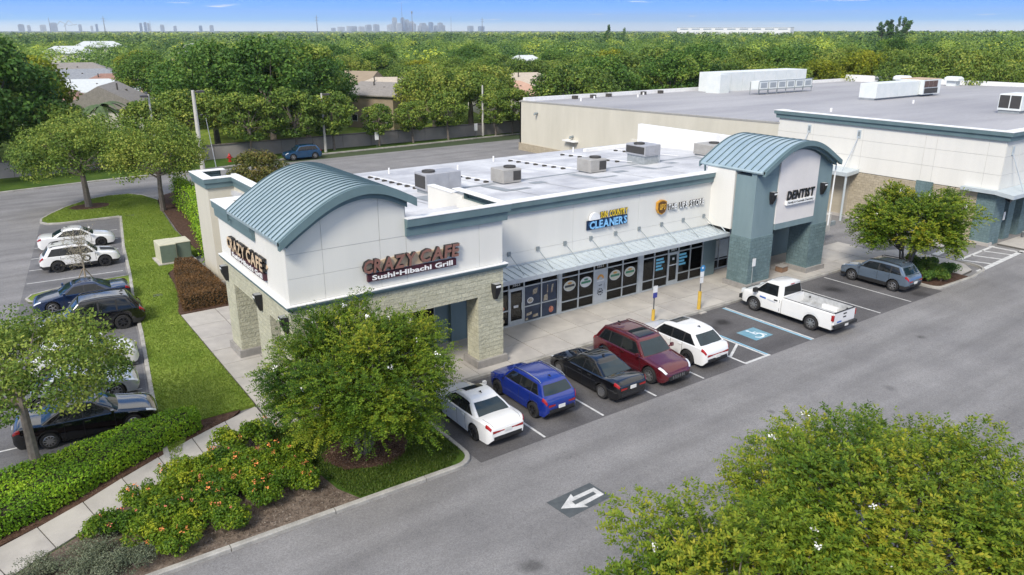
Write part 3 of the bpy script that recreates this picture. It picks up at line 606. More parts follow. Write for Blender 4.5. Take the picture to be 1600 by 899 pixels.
zz = np.array([p[1] for p in XZ]); zz = np.convolve(np.pad(zz, 2, 'edge'), [.1, .2, .4, .2, .1], 'valid'); zz[0] = 7.5; zz[-1] = 8.46; zz[1] = (zz[0] + zz[2]) / 2
XZ = [(p[0], float(z)) for p, z in zip(XZ, zz)]
barrel('barrel_roof', XZ, .42, 7.0, .12, .37, 0, 0)
def archband(name, XZ, y0, y1, d0, d1, m):
    n = len(XZ); v = []; f = []
    for y in (y0, y1): v += [(x, y, z - d0) for x, z in XZ] + [(x, y, z - d1) for x, z in XZ]
    for i in range(n - 1): f += [(i, i + 1, 2 * n + i + 1, 2 * n + i), (n + i + 1, n + i, 3 * n + i, 3 * n + i + 1), (i + 1, i, n + i, n + i + 1), (2 * n + i, 2 * n + i + 1, 3 * n + i + 1, 3 * n + i)]
    f += [(0, 2 * n, 3 * n, n), (n - 1, 2 * n - 1, 4 * n - 1, 3 * n - 1)]
    return part(name, v, f, m, shop)
archband('arch_fascia', XZ, .36, .60, -.03, .30, M_teal)
archband('arch_fascia', [(x, z) for x, z in XZ if -.02 < x < 5.12], .602, .80, .28, .52, M_teal)
archband('arch_fascia', [(x, z) for x, z in XZ], 6.95, 7.05, -.02, .5, M_teal)
S('barrel_cheek', 5.0, 5.2, 1.12, 6.9, 7.0, 8.35, m=M_white2)
S('barrel_cheek', .32, 5.0, 6.70, 6.92, 6.3, 7.7, m=M_white)
# flat cafe roofs
S('flat_roof', .3, 5.0, 7.05, 9.45, 6.2, 6.9, m=M_roofm); S('flat_roof', 5.2, 9.72, 1.1, 4.5, 6.0, 6.9, m=M_roofm)
# ---------------------------------------------------------------- main row
X0, X1, YF, YB = 9.8, 38.0, 4.1, 22.2
v = [(5.2, 4.3, 6.42), (X1, 4.3, 6.42), (X1, YB, 5.55), (3.7, YB, 5.55), (3.7, 9.4, 6.15), (5.2, 9.4, 6.15)]
part('roof', v + [(x, y, z - .3) for x, y, z in v], [(0, 1, 2, 3, 4, 5)] + [(i, (i + 1) % 6, 6 + (i + 1) % 6, 6 + i)[::-1] for i in range(6)], M_roofm, shop)
S('parapet_back', 10.05, 38.0, 4.32, 4.60, 6.2, 6.60, m=M_cap)
S('wall', 3.7, X1, YB - .3, YB, .0, 5.5, m=M_cream); S('wall', X1 - .3, X1, 4.6, YB - .302, 0, 5.95, m=M_cream); S('wall', 3.9, 4.2, 9.55, 21, 0, 6.2, m=M_cream)
S('upper_wall', X0, 28.0, YF + .02, YF + .3, 2.62, 6.3, m=M_jnt)
panels('S', YF + .02, [9.82, 16.6, 21.4, 27.98], [3.30, 4.10, 6.17], M_white2, gap=.016)
cornice('cornice', [(X0, YF), (27.9, YF)], 6.16, 6.74, .26); capstrip([(X0 + .3, YF), (28.0, YF)], 6.74, .28, .35)
S('downspout', 27.55, 27.80, YF - .10, YF, 2.8, 6.16, m=M_teal)
S('fascia_beam', X0, 28.0, YF - .02, YF + .28, 2.50, 2.64, m=M_alu)
# tall screen parapet at the far end of the roof
S('screen_parapet', 37.3, 37.7, 10.0, 20.6, 5.5, 7.38, m=M_cap); S('screen_parapet', 31, 37.3, 19.9, 20.2, 5.5, 5.9, m=M_cap)
# side parapet wing at the rear corner
S('wing_pier', 2.35, 4.0, 20.9, 23.9, .0, 5.95, m=M_cream); S('wing_wall', 3.95, 4.15, 9.75, 20.898, .0, 5.95, m=M_cream)
S('wing_pad', 2.0, 4.1, 20.5, 20.898, -.02, .14, m=M_conc)
cornice('cornice', [(4.0, 23.92), (2.35, 23.92), (2.35, 20.9), (3.95, 20.9), (3.95, 9.8)], 5.88, 6.45, .2); capstrip([(4.2, 23.92), (2.35, 23.92), (2.35, 20.9), (3.95, 20.9), (3.95, 9.8)], 6.45, .22, .4)
S('parapet', 4.152, 4.45, 9.75, 22.2, 5.4, 6.40, m=M_white)
# ---------------------------------------------------------------- canopy
cy0, cy1 = 2.58, 4.08
def quadbox(name, p, th, m, parent):    # p: 4 corner top points
    v = list(p) + [(x, y, z - th) for x, y, z in p]
    return part(name, v, [(0, 1, 2, 3), (7, 6, 5, 4)] + [(i, i + 4, (i + 1) % 4 + 4, (i + 1) % 4) for i in range(4)], m, parent)
cp = quadbox('canopy', [(9.82, cy0, 3.26), (27.55, cy0, 3.26), (27.55, cy1, 3.42), (9.82, cy1, 3.42)], .05, M_canopy, shop)
S('canopy_fascia', 9.82, 27.6, cy0 - .05, cy0, 3.08, 3.29, m=M_alu, parent=cp); S('canopy_fascia', 27.552, 27.60, cy0, cy1, 3.08, 3.29, m=M_alu, parent=cp)
S('canopy_fascia', 9.82, 27.55, cy1 - .05, cy1, 3.425, 3.50, m=M_alu, parent=cp)
for i in range(40):
    x = 10.0 + i * .44
    quadbox('seam_rib', [(x, cy0, 3.305), (x + .03, cy0, 3.305), (x + .03, cy1 - .05, 3.46), (x, cy1 - .05, 3.46)], .05, M_alu, cp)
M_brk = mat('bracket_steel', (.22, .25, .26), rough=.5)
for i in range(9):
    x = 12.44 + i * 1.81
    S('bracket_plate', x - .10, x + .10, YF - .05, YF, 4.0, 4.22, m=M_brk)
    part('tie_rod', *tubevf([(x + .03, YF - .03, 4.08), (x + .03, cy0 + .25, 3.32)], .018, 6), M_brk, shop)
part('tie_rod', *tubevf([(27.45, YF - .03, 4.25), (27.45, cy0 + .2, 3.33)], .035, 6), M_canopy, shop)
# ---------------------------------------------------------------- storefront glazing
GY = YF + .06
def bay(x_edges, doors=(), zt=2.17, ztop=2.50, zm=.78, y=GY, z0=.17, panes=True):
    bays = []
    for x in x_edges: box('mullion', x - .035, x + .035, y - .06, y + .06, z0, ztop, M_alu, shop)
    for i, (a_, b_) in enumerate(zip(x_edges, x_edges[1:])):
        a_ += .036; b_ -= .036
        box('transom_bar', a_, b_, y - .05, y + .05, zt - .03, zt + .03, M_alu, shop); box('sill_bar', a_, b_, y - .055, y + .05, z0 - .02, z0 + .07, M_alu, shop)
        box('window_pane', a_, b_, y - .01, y + .01, zt + .03, ztop, M_glass, shop)
        if i in doors:
            d = box('door', a_, b_, y - .02, y + .015, z0 + .07, zt - .03, M_glass, shop)
            for (p0, p1, q0, q1) in ((a_, a_ + .09, z0 + .071, zt - .031), (b_ - .09, b_, z0 + .071, zt - .031), (a_ + .092, b_ - .092, zt - .13, zt - .032), (a_ + .092, b_ - .092, z0 + .072, z0 + .26)):
                box('door_rail', p0, p1, y - .045, y - .021, q0, q1, M_alu, d)
            box('door_handle', b_ - .15, b_ - .12, y - .09, y - .06, .95, 1.35, M_alu, d)
        else:
            zz_ = zm if not isinstance(zm, dict) else zm.get(i, .78)
            box('transom_bar', a_, b_, y - .05, y + .05, zz_ - .03, zz_ + .03, M_alu, shop)
            box('window_pane', a_, b_, y - .01, y + .01, zz_ + .03, zt - .03, M_glass, shop); box('window_pane', a_, b_, y - .01, y + .01, z0 + .07, zz_ - .03, M_glass, shop)
bay([9.95, 11.2, 12.45, 13.42, 14.56, 15.66], doors=(2,), zm=1.05)
S('pilaster', 15.70, 15.87, YF - .02, YF + .2, .15, 2.5, m=M_alu)
bay([15.91, 17.12, 18.24, 19.2, 20.40, 21.62], doors=(2,))
S('pilaster', 21.66, 21.96, YF - .02, YF + .2, .15, 2.5, m=M_alu)
bay([22.0, 22.94, 24.1, 24.98, 26.03, 27.15], doors=(2,))
S('pilaster', 27.19, 28.3, YF - .02, YF + .25, .15, 2.62, m=M_teal2)
M_room = mat('interior_wall', (.34, .32, .29), rough=.9, var=.1); M_counter = mat('counter_wood', (.16, .075, .045), rough=.5, var=.2, scale=2)
S('shop_floor', 9.8, 37.6, YF + .3, 9, .05, .14, m=mat('interior_floor', (.20, .18, .165), rough=.5, var=.15, scale=2)); S('shop_back', 9.8, 37.6, 9, 9.2, .1, 5.0, m=M_room); S('shop_ceiling', 9.8, 37.6, YF + .32, 9, 2.95, 3.05, m=M_white)
for _x0 in (15.72, 21.75, 27.5, 37.0): S('party_wall', _x0, _x0 + .15, YF + .35, 9, .14, 2.95, m=M_room)
for (_a, _b, _c, _d, _h) in ((10.2, 12.2, 6.8, 7.4, 1.1), (16.4, 20.6, 6.3, 6.9, 1.1), (16.2, 17.6, 4.9, 5.4, .5), (22.6, 26.6, 6.6, 7.2, 1.15), (22.3, 23.4, 5.2, 5.9, 1.5), (26.2, 27.2, 5.0, 6.4, 1.9), (31.5, 34, 6.5, 7.1, 1.1), (13.6, 15.2, 5.2, 6.0, .75)): S('counter', _a, _b, _c, _d, .14, .14 + _h, m=M_counter)
# cafe arcade glazing
S('shop_floor', 2.25, 9.6, 4.55, 9.3, .05, .14, m=M_counter); S('teal_panel', 9.0, 9.90, 4.14, 4.28, .15, 4.3, m=M_teal2)
for a_, b_ in ((3.0, 4.3), (4.35, 5.6), (5.65, 6.9), (6.95, 8.1)):
    S('window_pane', a_, b_, 4.27, 4.29, .4, 3.1, m=glassmat('dark_glass', (.012, .012, .013), .04)); S('mullion', b_, b_ + .05, 4.22, 4.29, .3, 3.15, m=M_alu)
# ---------------------------------------------------------------- tower with barrel roof (corner unit)
tx0, tx1, ty0, ty1 = 27.45, 34.95, .9, 4.6
for x0, x1 in ((27.45, 29.55), (33.30, 34.95)):
    S('pier', x0, x1, ty0, ty0 + 1.5, .15, 3.25, m=M_blockT)
    S('pier_upper', x0 + .04, x1 - .04, ty0 + .04, ty0 + 1.46, 3.25, 6.85, m=M_teal2); S('pier_base', x0 - .15, x1 + .15, ty0 - .15, ty0 + 1.65, .10, .45, m=M_plinth)
TC = 31.2; ta = 3.72
def tz(x): 
    u = (x - TC) / ta; return 7.12 + 1.53 * math.sqrt(max(0, 1 - (u * .93) ** 2)) - .56 + .0
TXZ = [(x, float(np.interp(abs(x - TC), [0, .45, .9, 1.35, 1.75, 2.2, 2.6, 3.15, 3.72], [8.66, 8.635, 8.56, 8.44, 8.28, 8.07, 7.85, 7.54, 7.22]))) for x in np.linspace(TC - ta, TC + ta, 34)]
def tzz(x): return float(np.interp(x, [p[0] for p in TXZ], [p[1] for p in TXZ]))
barrel('barrel_roof', TXZ, .42, 5.2, .12, .46, 0, 0)
archband('arch_fascia', TXZ, .36, .58, -.03, .26, M_teal); archband('arch_fascia', [(x, z) for x, z in TXZ if abs(x - TC) < ta - .12], .582, .80, .24, .42, M_teal); archband('arch_fascia', TXZ, 5.15, 5.25, -.02, .3, M_teal)
# gable infill: teal shoulders and white centre panel
X_ = np.linspace(27.5, 34.9, 30); pl = [(27.5, 6.852), (34.9, 6.852)] + [(x, max(6.87, tzz(x) - .13)) for x in X_[::-1]]; n = len(pl)
vv = [(x, .96, z) for x, z in pl] + [(x, 1.3, z) for x, z in pl]
part('gable_wall', vv, [tuple(range(n)), tuple(range(2 * n - 1, n - 1, -1))] + [(i, n + i, n + (i + 1) % n, (i + 1) % n) for i in range(n)], M_teal2, shop)
X_ = np.linspace(29.52, 33.33, 16); pl = [(29.52, 3.86), (33.33, 3.86)] + [(x, tzz(x) - .52) for x in X_[::-1]]; n = len(pl)
vv = [(x, .86, z) for x, z in pl] + [(x, 1.25, z) for x, z in pl]
part('sign_panel', vv, [tuple(range(n)), tuple(range(2 * n - 1, n - 1, -1))] + [(i, n + i, n + (i + 1) % n, (i + 1) % n) for i in range(n)], mat('stucco_warm_white', (.66, .63, .615), rough=.85, var=.05, scale=.6), shop)
S('lintel', 29.552, 33.298, .84, 1.5, 3.50, 3.855, m=M_teal2)
S('side_panel', 27.42, 27.9, 2.42, 4.5, 3.55, 7.10, m=M_white); S('side_panel', 34.5, 34.97, 2.42, 4.5, 3.55, 7.10, m=M_white)
S('wall', 28.0, 37.7, 4.5, 4.75, 2.9, 6.6, m=M_cream); S('soffit', 27.9, 34.5, 1.3, 4.5, 4.4, 4.5, m=M_cream)
bay([28.35, 29.35, 30.3, 31.2], doors=(2,), y=4.7, ztop=3.0); bay([31.2, 32.3, 33.4, 34.5], y=4.7, ztop=3.0)
for a_, b_ in ((28.41, 29.29), (29.41, 30.24)): S('window_film', a_, b_, 4.675, 4.685, .9, 2.08, m=mat('frosted_film', (.46, .50, .51), rough=.6))
S('pilaster', 34.55, 37.8, 4.45, 4.8, .15, 2.9, m=M_teal2)
cp2 = quadbox('canopy', [(35.0, 2.9, 3.18), (37.6, 2.9, 3.18), (37.6, 4.44, 3.32), (35.0, 4.44, 3.32)], .16, M_canopy, shop)
for i in range(6): quadbox('seam_rib', [(35.2 + i * .44, 2.9, 3.22), (35.23 + i * .44, 2.9, 3.22), (35.23 + i * .44, 4.4, 3.36), (35.2 + i * .44, 4.4, 3.36)], .04, M_alu, cp2)
part('tie_rod', *tubevf([(36.4, 4.44, 4.3), (36.4, 3.1, 3.25)], .035, 6), M_canopy, shop)
part('gutter', *tubevf([(27.42, .5, 7.16), (27.42, 4.9, 7.16)], .09, 6), M_metal, shop); part('downspout', *tubevf([(35.1, .85, 6.9), (35.05, .85, 3.0)], .05, 6), M_cap, shop)
part('downspout', *tubevf([(27.4, 4.7, 7.1), (27.7, 4.9, 6.5)], .06, 6), M_teal, shop)
# ---------------------------------------------------------------- wall sconces
def sconce(face, a, d, z):
    hw = .20; mb = MB(); 
    pr = [(hw, .30, z + .32), (hw, .30, z + .18), (hw * .9, .26, z - .05), (hw * .45, .12, z - .42)]
    v = []; f = []
    for w_, o_, zz_ in pr: v += [(-w_, 0, zz_), (-w_ * .75, o_, zz_), (w_ * .75, o_, zz_), (w_, 0, zz_)]
    for i in range(3):
        for q in range(3): f.append((i * 4 + q, i * 4 + q + 1, i * 4 + 5 + q, i * 4 + 4 + q))
    f += [(0, 3, 2, 1), (12, 13, 14, 15)]
    tr = (lambda p: (a + p[0], d - p[1], p[2])) if face == 'S' else (lambda p: (d - p[1], a - p[0], p[2]))
    o = part('wall_lamp', [tr(p) for p in v], f, M_black, shop)
    lv = [tr(p) for p in [(-.13, .306, z + .17), (.13, .306, z + .17), (.13, .306, z + .26), (-.13, .306, z + .26)]]
    part('lens', lv, [(0, 1, 2, 3)], M_lens, o); tv = [tr(p) for p in [(-.19, .02, z + .324), (.19, .02, z + .324), (.14, .29, z + .324), (-.14, .29, z + .324)]]
    part('lamp_cap', tv, [(0, 1, 2, 3)], mat('lamp_cap_grey', (.30, .31, .32), rough=.4), o)
sconce('S', 9.35, .8, 3.75); sconce('W', 9.2, 0, 4.15); sconce('W', 4.35, 0, 4.12); sconce('W', 1.25, 0, 4.08); sconce('S', 29.0, .94, 5.55); sconce('S', 33.98, .94, 5.55); sconce('S', .75, .8, 4.0)
# ---------------------------------------------------------------- window prints
def decal(name, poly, y, m, parent=shop): return part(name, [(x, y, z) for x, z in poly], [tuple(range(len(poly)))], m, parent)
def oval(cx, cz, rx, rz, n=20): return [(cx + rx * math.cos(t), cz + rz * math.sin(t)) for t in np.linspace(0, 2 * math.pi, n, endpoint=False)]
def rct(x0, x1, z0, z1): return [(x0, z0), (x1, z0), (x1, z1), (x0, z1)]
M_navy = mat('poster_navy', (.012, .022, .05), rough=.35, scale=2.2, col2=(.03, .055, .10)); M_food = mat('poster_food', (.55, .50, .38), rough=.4, scale=9, col2=(.20, .14, .08)); M_red = mat('poster_red', (.40, .05, .03), rough=.4, scale=8, col2=(.55, .30, .2))
M_wht = mat('print_white', (.68, .68, .66), rough=.5); M_grn = mat('print_green', (.05, .22, .12), rough=.5); M_org = mat('print_orange', (.62, .30, .06), rough=.5); M_dk = mat('print_dark', (.03, .04, .05), rough=.5); M_film = mat('print_grey_film', (.42, .45, .48), rough=.5)
yd = GY - .016
for x0, x1 in ((13.48, 14.5), (14.62, 15.6)):
    decal('poster', rct(x0, x1, 1.1, 2.12), yd, M_navy); decal('poster', rct(x0, x1, .26, 1.0), yd, M_navy)
for (cx, cz, rx, rz, mm_) in ((13.85, 1.34, .21, .17, M_wht), (13.85, 1.34, .15, .12, M_food), (15.25, .55, .16, .18, M_red), (11.95, .5, .25, .18, M_food), (11.95, 1.2, .25, .15, M_red)):
    decal('food_picture', oval(cx, cz, rx, rz, 14), yd - .004 - (.003 if rx < .2 else 0), mm_)
for pl_ in ([(14.0, 1.62), (14.28, 1.66), (14.33, 1.98), (14.02, 1.90)], [(14.72, 1.12), (15.02, 1.14), (15.0, 1.5), (14.76, 1.42)], [(15.22, 1.5), (15.32, 1.52), (15.4, 1.98), (15.28, 1.95)], [(14.95, 1.55), (15.02, 1.55), (15.02, 2.0), (14.97, 2.0)], [(13.6, .48), (13.95, .55), (13.95, .7), (13.62, .64)], [(14.0, .34), (14.38, .36), (14.36, .52), (14.05, .5)], [(13.54, .27), (13.72, .27), (13.70, .4), (13.56, .4)]): decal('food_picture', pl_, yd - .005, M_food)
for cx, col_ in ((16.52, 0), (17.68, 1), (19.85, 0), (21.0, 0)):
    cz = 1.62
    decal('oval_print', oval(cx, cz, .42, .30), yd, M_wht); decal('oval_print', oval(cx, cz, .38, .26), yd - .003, mat('print_cream', (.58, .57, .46), rough=.5) if not col_ else M_wht)
    decal('oval_print', rct(cx - .34, cx + .34, cz - .07, cz + .06), yd - .006, M_grn if col_ or cx > 19 else M_dk); decal('oval_print', oval(cx, cz + .15, .16, .06, 10), yd - .006, M_org if not col_ else M_grn)
# printed service door between the cleaners' windows
decal('door_print', rct(18.29, 19.15, .3, 2.08), GY - .05, M_film)
decal('sun_print', [(18.72 + r_ * math.cos(t), 1.62 + r_ * math.sin(t)) for r_, t in [(.26, t) for t in np.linspace(0, math.pi, 10)] + [(.13, t) for t in np.linspace(math.pi, 0, 10)]], GY - .054, M_org)
decal('door_print', rct(18.45, 19.0, 1.47, 1.55), GY - .054, M_wht)
for t0 in np.linspace(0, 2 * math.pi, 8, endpoint=False): decal('seal_print', [(18.72 + .22 * math.cos(t0), .85 + .22 * math.sin(t0)), (18.72 + .22 * math.cos(t0 + .55), .85 + .22 * math.sin(t0 + .55)), (18.72 + .15 * math.cos(t0 + .55), .85 + .15 * math.sin(t0 + .55)), (18.72 + .15 * math.cos(t0), .85 + .15 * math.sin(t0))], GY - .054, M_dk)
decal('seal_print', rct(18.60, 18.84, .80, .90), GY - .054, M_dk); decal('door_print', rct(18.60, 18.84, 1.22, 1.27), GY - .054, M_dk)
# blue list prints either side of the parcel shop door
M_cy = mat('print_cyan', (.12, .46, .66), rough=.5, scale=14, col2=(.22, .58, .74))
for x0 in (23.12, 25.08):
    for k, w_ in enumerate((.62, .70, .46, .60)): decal('list_print', rct(x0, x0 + w_, 1.86 - k * .20, 1.99 - k * .20), yd, M_cy)
decal('door_print', rct(24.45, 24.63, 1.72, 1.86), GY - .05, M_wht); decal('door_print', rct(24.2, 24.85, 1.38, 1.44), GY - .05, M_lens); decal('door_print', rct(12.75, 13.05, 1.12, 1.26), GY - .05, M_wht)
for cx in (32.0, 32.75, 33.1): decal('window_print', oval(cx, 1.75, .13, .22, 10), 4.68, M_film)
# unit numbers above the doors
for x_, s_ in ((12.70, '3863'), (18.46, '3861'), (24.32, '3859')):
    v, f = text_vf(s_, .2, .004); v = onwall(fitvf(v, .48, .13), 'S', x_, GY - .018, 2.28); part('unit_number', v, f, M_wht, shop)
# things seen behind the cleaners' glass: a white cabinet against the pane
S('cabinet', 20.75, 21.45, GY + .03, GY + .5, .17, 1.4, m=M_wht)
# ================================================================== SIGNS
def letters(root, s, w, h, face, a, d, z, ext, mf, ms, off=.0, slant=0, gap=.06, name='letter', backing=None):
    """individual extruded letters, front face and dark returns"""
    ws = []; vs_ = []
    for ch in s:
        if ch == ' ': ws.append(.45); vs_.append(None); continue
        v, f = text_vf(ch, 1, .2, off); xs = [p[0] for p in v]; ws.append(max(xs) - min(xs)); vs_.append((v, f))
    tot = sum(ws) + gap * (len(s) - 1); k = w / tot; x = 0
    for wi, vf in zip(ws, vs_):
        if vf:
            v, f = vf; v = fitvf(v, wi * k, h); v = [(x + p[0] + slant * p[1], p[1], ext if p[2] > 0 else 0) for p in v]
            mi = [0 if all(v[i][2] > ext * .5 for i in q) else 1 for q in f]
            part(name, onwall(v, face, a, d, z), f, [mf, ms], root, False, mi)
        x += (wi + gap) * k
M_brown = mat('sign_brown', (.235, .115, .090), rough=.5, var=.12, scale=3); M_sgnbk = mat('sign_dark_return', (.012, .011, .012), rough=.5); M_tan = mat('sign_tan', (.60, .45, .30), rough=.5, var=.08); M_maroon = mat('sign_maroon', (.055, .012, .022), rough=.45)
def cafe_sign(face, a, d, w, mf, label, loc):
    r = thing('shop_sign', label, 'sign', loc)
    s_ = 1 if face == 'S' else -1
    letters(r, 'CRAZY', w * .52, .56, face, a, d - .04, 5.66, .16, mf, M_sgnbk, off=.035, slant=.12); letters(r, 'CAFE', w * .42, .56, face, a + s_ * w * .57, d - .04, 5.70, .16, mf, M_sgnbk, off=.035, slant=.12)
    # steaming bowl shape behind the words
    o = [(w * (.5 + .50 * math.cos(t)), .02 + .26 * math.sin(t), 0) for t in np.linspace(0, 2 * math.pi, 24, endpoint=False)]
    v = [(p[0] + w * .02, p[1] + .25, e) for e in (.0, .035) for p in o]; n = 24
    part('backing_shape', onwall(v, face, a, d, 5.62), [tuple(range(n, 2 * n)), tuple(range(n - 1, -1, -1))] + [(i, (i + 1) % n, n + (i + 1) % n, n + i) for i in range(n)], M_tan, r)
    b_ = [(x, y, z) for z in (0, .13) for x, y in ((.05 * w, 0), (.97 * w, 0), (.97 * w, .30), (.05 * w, .30))]
    pb = part('sign_box', onwall(b_, face, a, d, 5.30), [(4, 5, 6, 7), (3, 2, 1, 0), (0, 1, 5, 4), (1, 2, 6, 5), (2, 3, 7, 6), (3, 0, 4, 7)], M_maroon, r)
    v, f = text_vf('Sushi\u2022Hibachi Grill', .3, .01, .008); v = fitvf(v, w * .84, .215); part('lettering', onwall([(p[0] + w * .09, p[1], p[2]) for p in v], face, a, d - .138, 5.34), f, mat('sign_white', (.80, .80, .79), rough=.5), pb)
    return r
cafe_sign('S', 2.97, .80, 4.45, M_brown, 'brown letter cafe sign with maroon strip on the storefront side of the barrel roof block', (5.2, .8, 5.3))
# side copy faces the lawn: read from the west
_old_onwall = onwall
cafe_sign('W', 7.95, .0, 4.9, M_tan, 'tan letter cafe sign with dark strip on the wall facing the side lawn', (0, 5.5, 5.3))
# cleaners sign
r = thing('shop_sign', 'yellow and blue two line cleaners sign with rising sun on the white fascia', 'sign', (19, 4.08, 4.6))
letters(r, 'SUN COUNTRY', 2.0, .36, 'S', 18.46, 4.06, 5.14, .06, mat('sign_yellow', (.78, .56, .04), rough=.5), M_sgnbk, off=.03); letters(r, 'CLEANERS', 2.75, .44, 'S', 17.62, 4.06, 4.64, .14, mat('sign_sky_blue', (.22, .50, .80), rough=.5), mat('sign_blue_return', (.02, .06, .16), rough=.5), off=.035)
pl = [(17.65 + .36 + .36 * math.cos(t), .40 * math.sin(t)) for t in np.linspace(0, math.pi, 14)]; n = 14
part('sun_shape', [(x, y, 5.13 + z) for y in (3.92, 4.06) for x, z in pl], [tuple(range(n - 1, -1, -1)), tuple(range(n, 2 * n))] + [(i, (i + 1) % n, n + (i + 1) % n, n + i) for i in range(n)], [mat('sign_cloud_white', (.74, .75, .76), rough=.5)], r)
S('sign_box', 17.52, 20.50, 4.05, 4.078, 4.58, 5.10, m=mat('sign_navy', (.012, .03, .07), rough=.5), parent=r)
# parcel shop sign
r = thing('shop_sign', 'brown shield logo with white and black lettering on the fascia near the tower', 'sign', (24.7, 4.08, 4.8))
sh = [(0, .62), (.16, .70), (.31, .72), (.46, .70), (.62, .62), (.62, .28), (.52, .10), (.31, 0), (.10, .10), (0, .28)]
def shield(s, x, z, e0, e1, m):
    n = len(sh); v = [(x + p[0] * s, y, z + p[1] * s) for y in (4.08 - e1, 4.08 - e0) for p in sh]
    part('shield', v, [tuple(range(n)), tuple(range(2 * n - 1, n - 1, -1))] + [(i, n + i, n + (i + 1) % n, (i + 1) % n) for i in range(n)], m, r)
shield(1.2, 22.74, 4.72, 0, .14, mat('sign_gold', (.55, .27, .03), rough=.45)); shield(1.02, 22.80, 4.78, .10, .155, mat('sign_umber', (.11, .05, .012), rough=.45))
letters(r, 'ups', .46, .34, 'S', 22.89, 3.922, 5.02, .02, mat('sign_gold2', (.72, .40, .05), rough=.4), M_sgnbk, off=.02)
letters(r, 'THE UPS STORE', 3.05, .36, 'S', 23.68, 4.06, 4.88, .08, mat('sign_white', (.80, .80, .79)), M_sgnbk, off=.022, gap=.12)
# dentist sign
r = thing('shop_sign', 'white cabinet sign with bold black DENTIST letters on the tower panel', 'sign', (31.6, .86, 4.9))
S('sign_box', 30.25, 33.0, .70, .855, 4.92, 5.18, m=mat('sign_white', (.8, .8, .8)), parent=r)
letters(r, 'DENTIST', 2.65, .55, 'S', 30.34, .82, 5.20, .05, mat('sign_black', (.014, .016, .02), rough=.4), M_sgnbk, off=.028, slant=.10, gap=.13)
v, f = text_vf('Family & Cosmetic Dentistry', .2, .006, .004); part('lettering', onwall(fitvf(v, 2.5, .16), 'S', 30.36, .695, 4.97), f, M_sgnbk, r)
# ================================================================== ROOF PLANT
M_acg = mat('ac_grey', (.33, .335, .36), rough=.5, metal=.2, scale=2, col2=(.40, .405, .43)); M_act = mat('ac_tan_grey', (.30, .29, .275), rough=.55, scale=2, col2=(.36, .35, .335)); M_fin = mat('ac_coil', (.045, .043, .042), rough=.7)
def zroof(y): return 6.42 - (y - 4.3) * (6.42 - 5.55) / 17.9
def acunit(x, y, w, d, h, m, label, curb=.25, coil='SE'):
    z = zroof(y + d / 2); r = thing('rooftop_ac_unit', label, 'ac unit', (x + w / 2, y + d / 2, z), 'air conditioners on the flat shop roof')
    box('curb', x + .1, x + w - .1, y + .1, y + d - .1, z - .15, z + curb, M_patch if curb < .4 else mat('curb_metal', (.45, .47, .48), rough=.45, metal=.4, scale=5, col2=(.30, .33, .34)), r)
    cab = box('cabinet', x, x + w, y, y + d, z + curb, z + curb + h, m, r, bev=.03); zt = z + curb + h
    if 'S' in coil:
        box('coil', x + w * .55, x + w - .06, y - .012, y + .02, z + curb + .12, zt - .12, M_fin, r); box('access_panel', x + .08, x + w * .5, y - .010, y + .02, z + curb + .12, zt - .12, m, r)
    else:
        for a_, b_ in ((.05, .32), (.36, .63), (.67, .95)): box('access_panel', x + w * a_, x + w * b_, y - .012, y + .02, z + curb + .08, zt - .08, m, r)
    if 'W' in coil: box('coil', x - .012, x + .02, y + .08, y + d - .08, z + curb + .12, zt - .12, M_fin, r)
    else: box('access_panel', x - .010, x + .02, y + .1, y + d - .1, z + curb + .12, zt - .12, m, r)
    v, f = lathe([(0.0, zt + .05), (.30, zt + .05), (.34, zt + .10), (.38, zt + .10), (.38, zt - .01)], 16, 'z'); fx = x + w * (.24 if 'W' in coil else .7)
    part('fan_shroud', [(p[0] + fx, p[1] + y + d * .5, p[2]) for p in v], f, M_fin, r)
    box('conduit', x + w + .005, x + w + .06, y + .1, y + .16, z, z + curb + h * .6, M_alu, r); return r
acunit(11.6, 10.9, 2.3, 1.35, .95, M_acg, 'wide blue grey rooftop air conditioner closest to the cafe barrel roof', .2, 'W')
acunit(16.75, 10.8, 1.35, 1.35, .80, M_act, 'small tan grey rooftop air conditioner second from the cafe barrel roof', .08, 'S')
acunit(23.3, 10.5, 1.4, 1.35, .80, M_act, 'small tan grey rooftop air conditioner in the middle of the roof row', .08, 'S')
acunit(28.5, 10.9, 1.5, 1.9, .72, M_acg, 'grey rooftop air conditioner raised on a tall metal curb', .62, 'W')
acunit(35.0, 10.5, 1.6, 1.9, .75, M_act, 'tan grey rooftop air conditioner against the white screen parapet', .08, 'S')
def patch(x0, x1, y0, y1): 
    o = part('roof_patch', [(x, y, zroof(y) + .006) for x, y in rect(x0, x1, y0, y1)], [(0, 1, 2, 3)], M_patch, shop)
for (x0, x1, y0, y1) in ((14.1, 16.6, 11.3, 11.75), (15.4, 16.0, 8.6, 11.2), (15.9, 17.2, 8.55, 9.0), (18.2, 19.2, 9.6, 10.3), (18.6, 23.0, 11.4, 11.8), (22.0, 22.6, 8.6, 11.2), (22.6, 23.9, 8.5, 8.9), (24.8, 25.8, 9.5, 10.2), (25.2, 28.4, 11.4, 11.8), (27.4, 28.0, 9.0, 11.0), (28.0, 29.3, 8.9, 9.3), (30.2, 31.0, 10, 10.7), (30.3, 34.8, 11.5, 11.9), (10.6, 13.9, 8.9, 10.6), (10.4, 11.4, 7.4, 7.9), (33.6, 34.2, 9.3, 11.2)): patch(x0, x1, y0, y1)
M_vent = mat('roof_vent_dark', (.06, .055, .05), rough=.8)
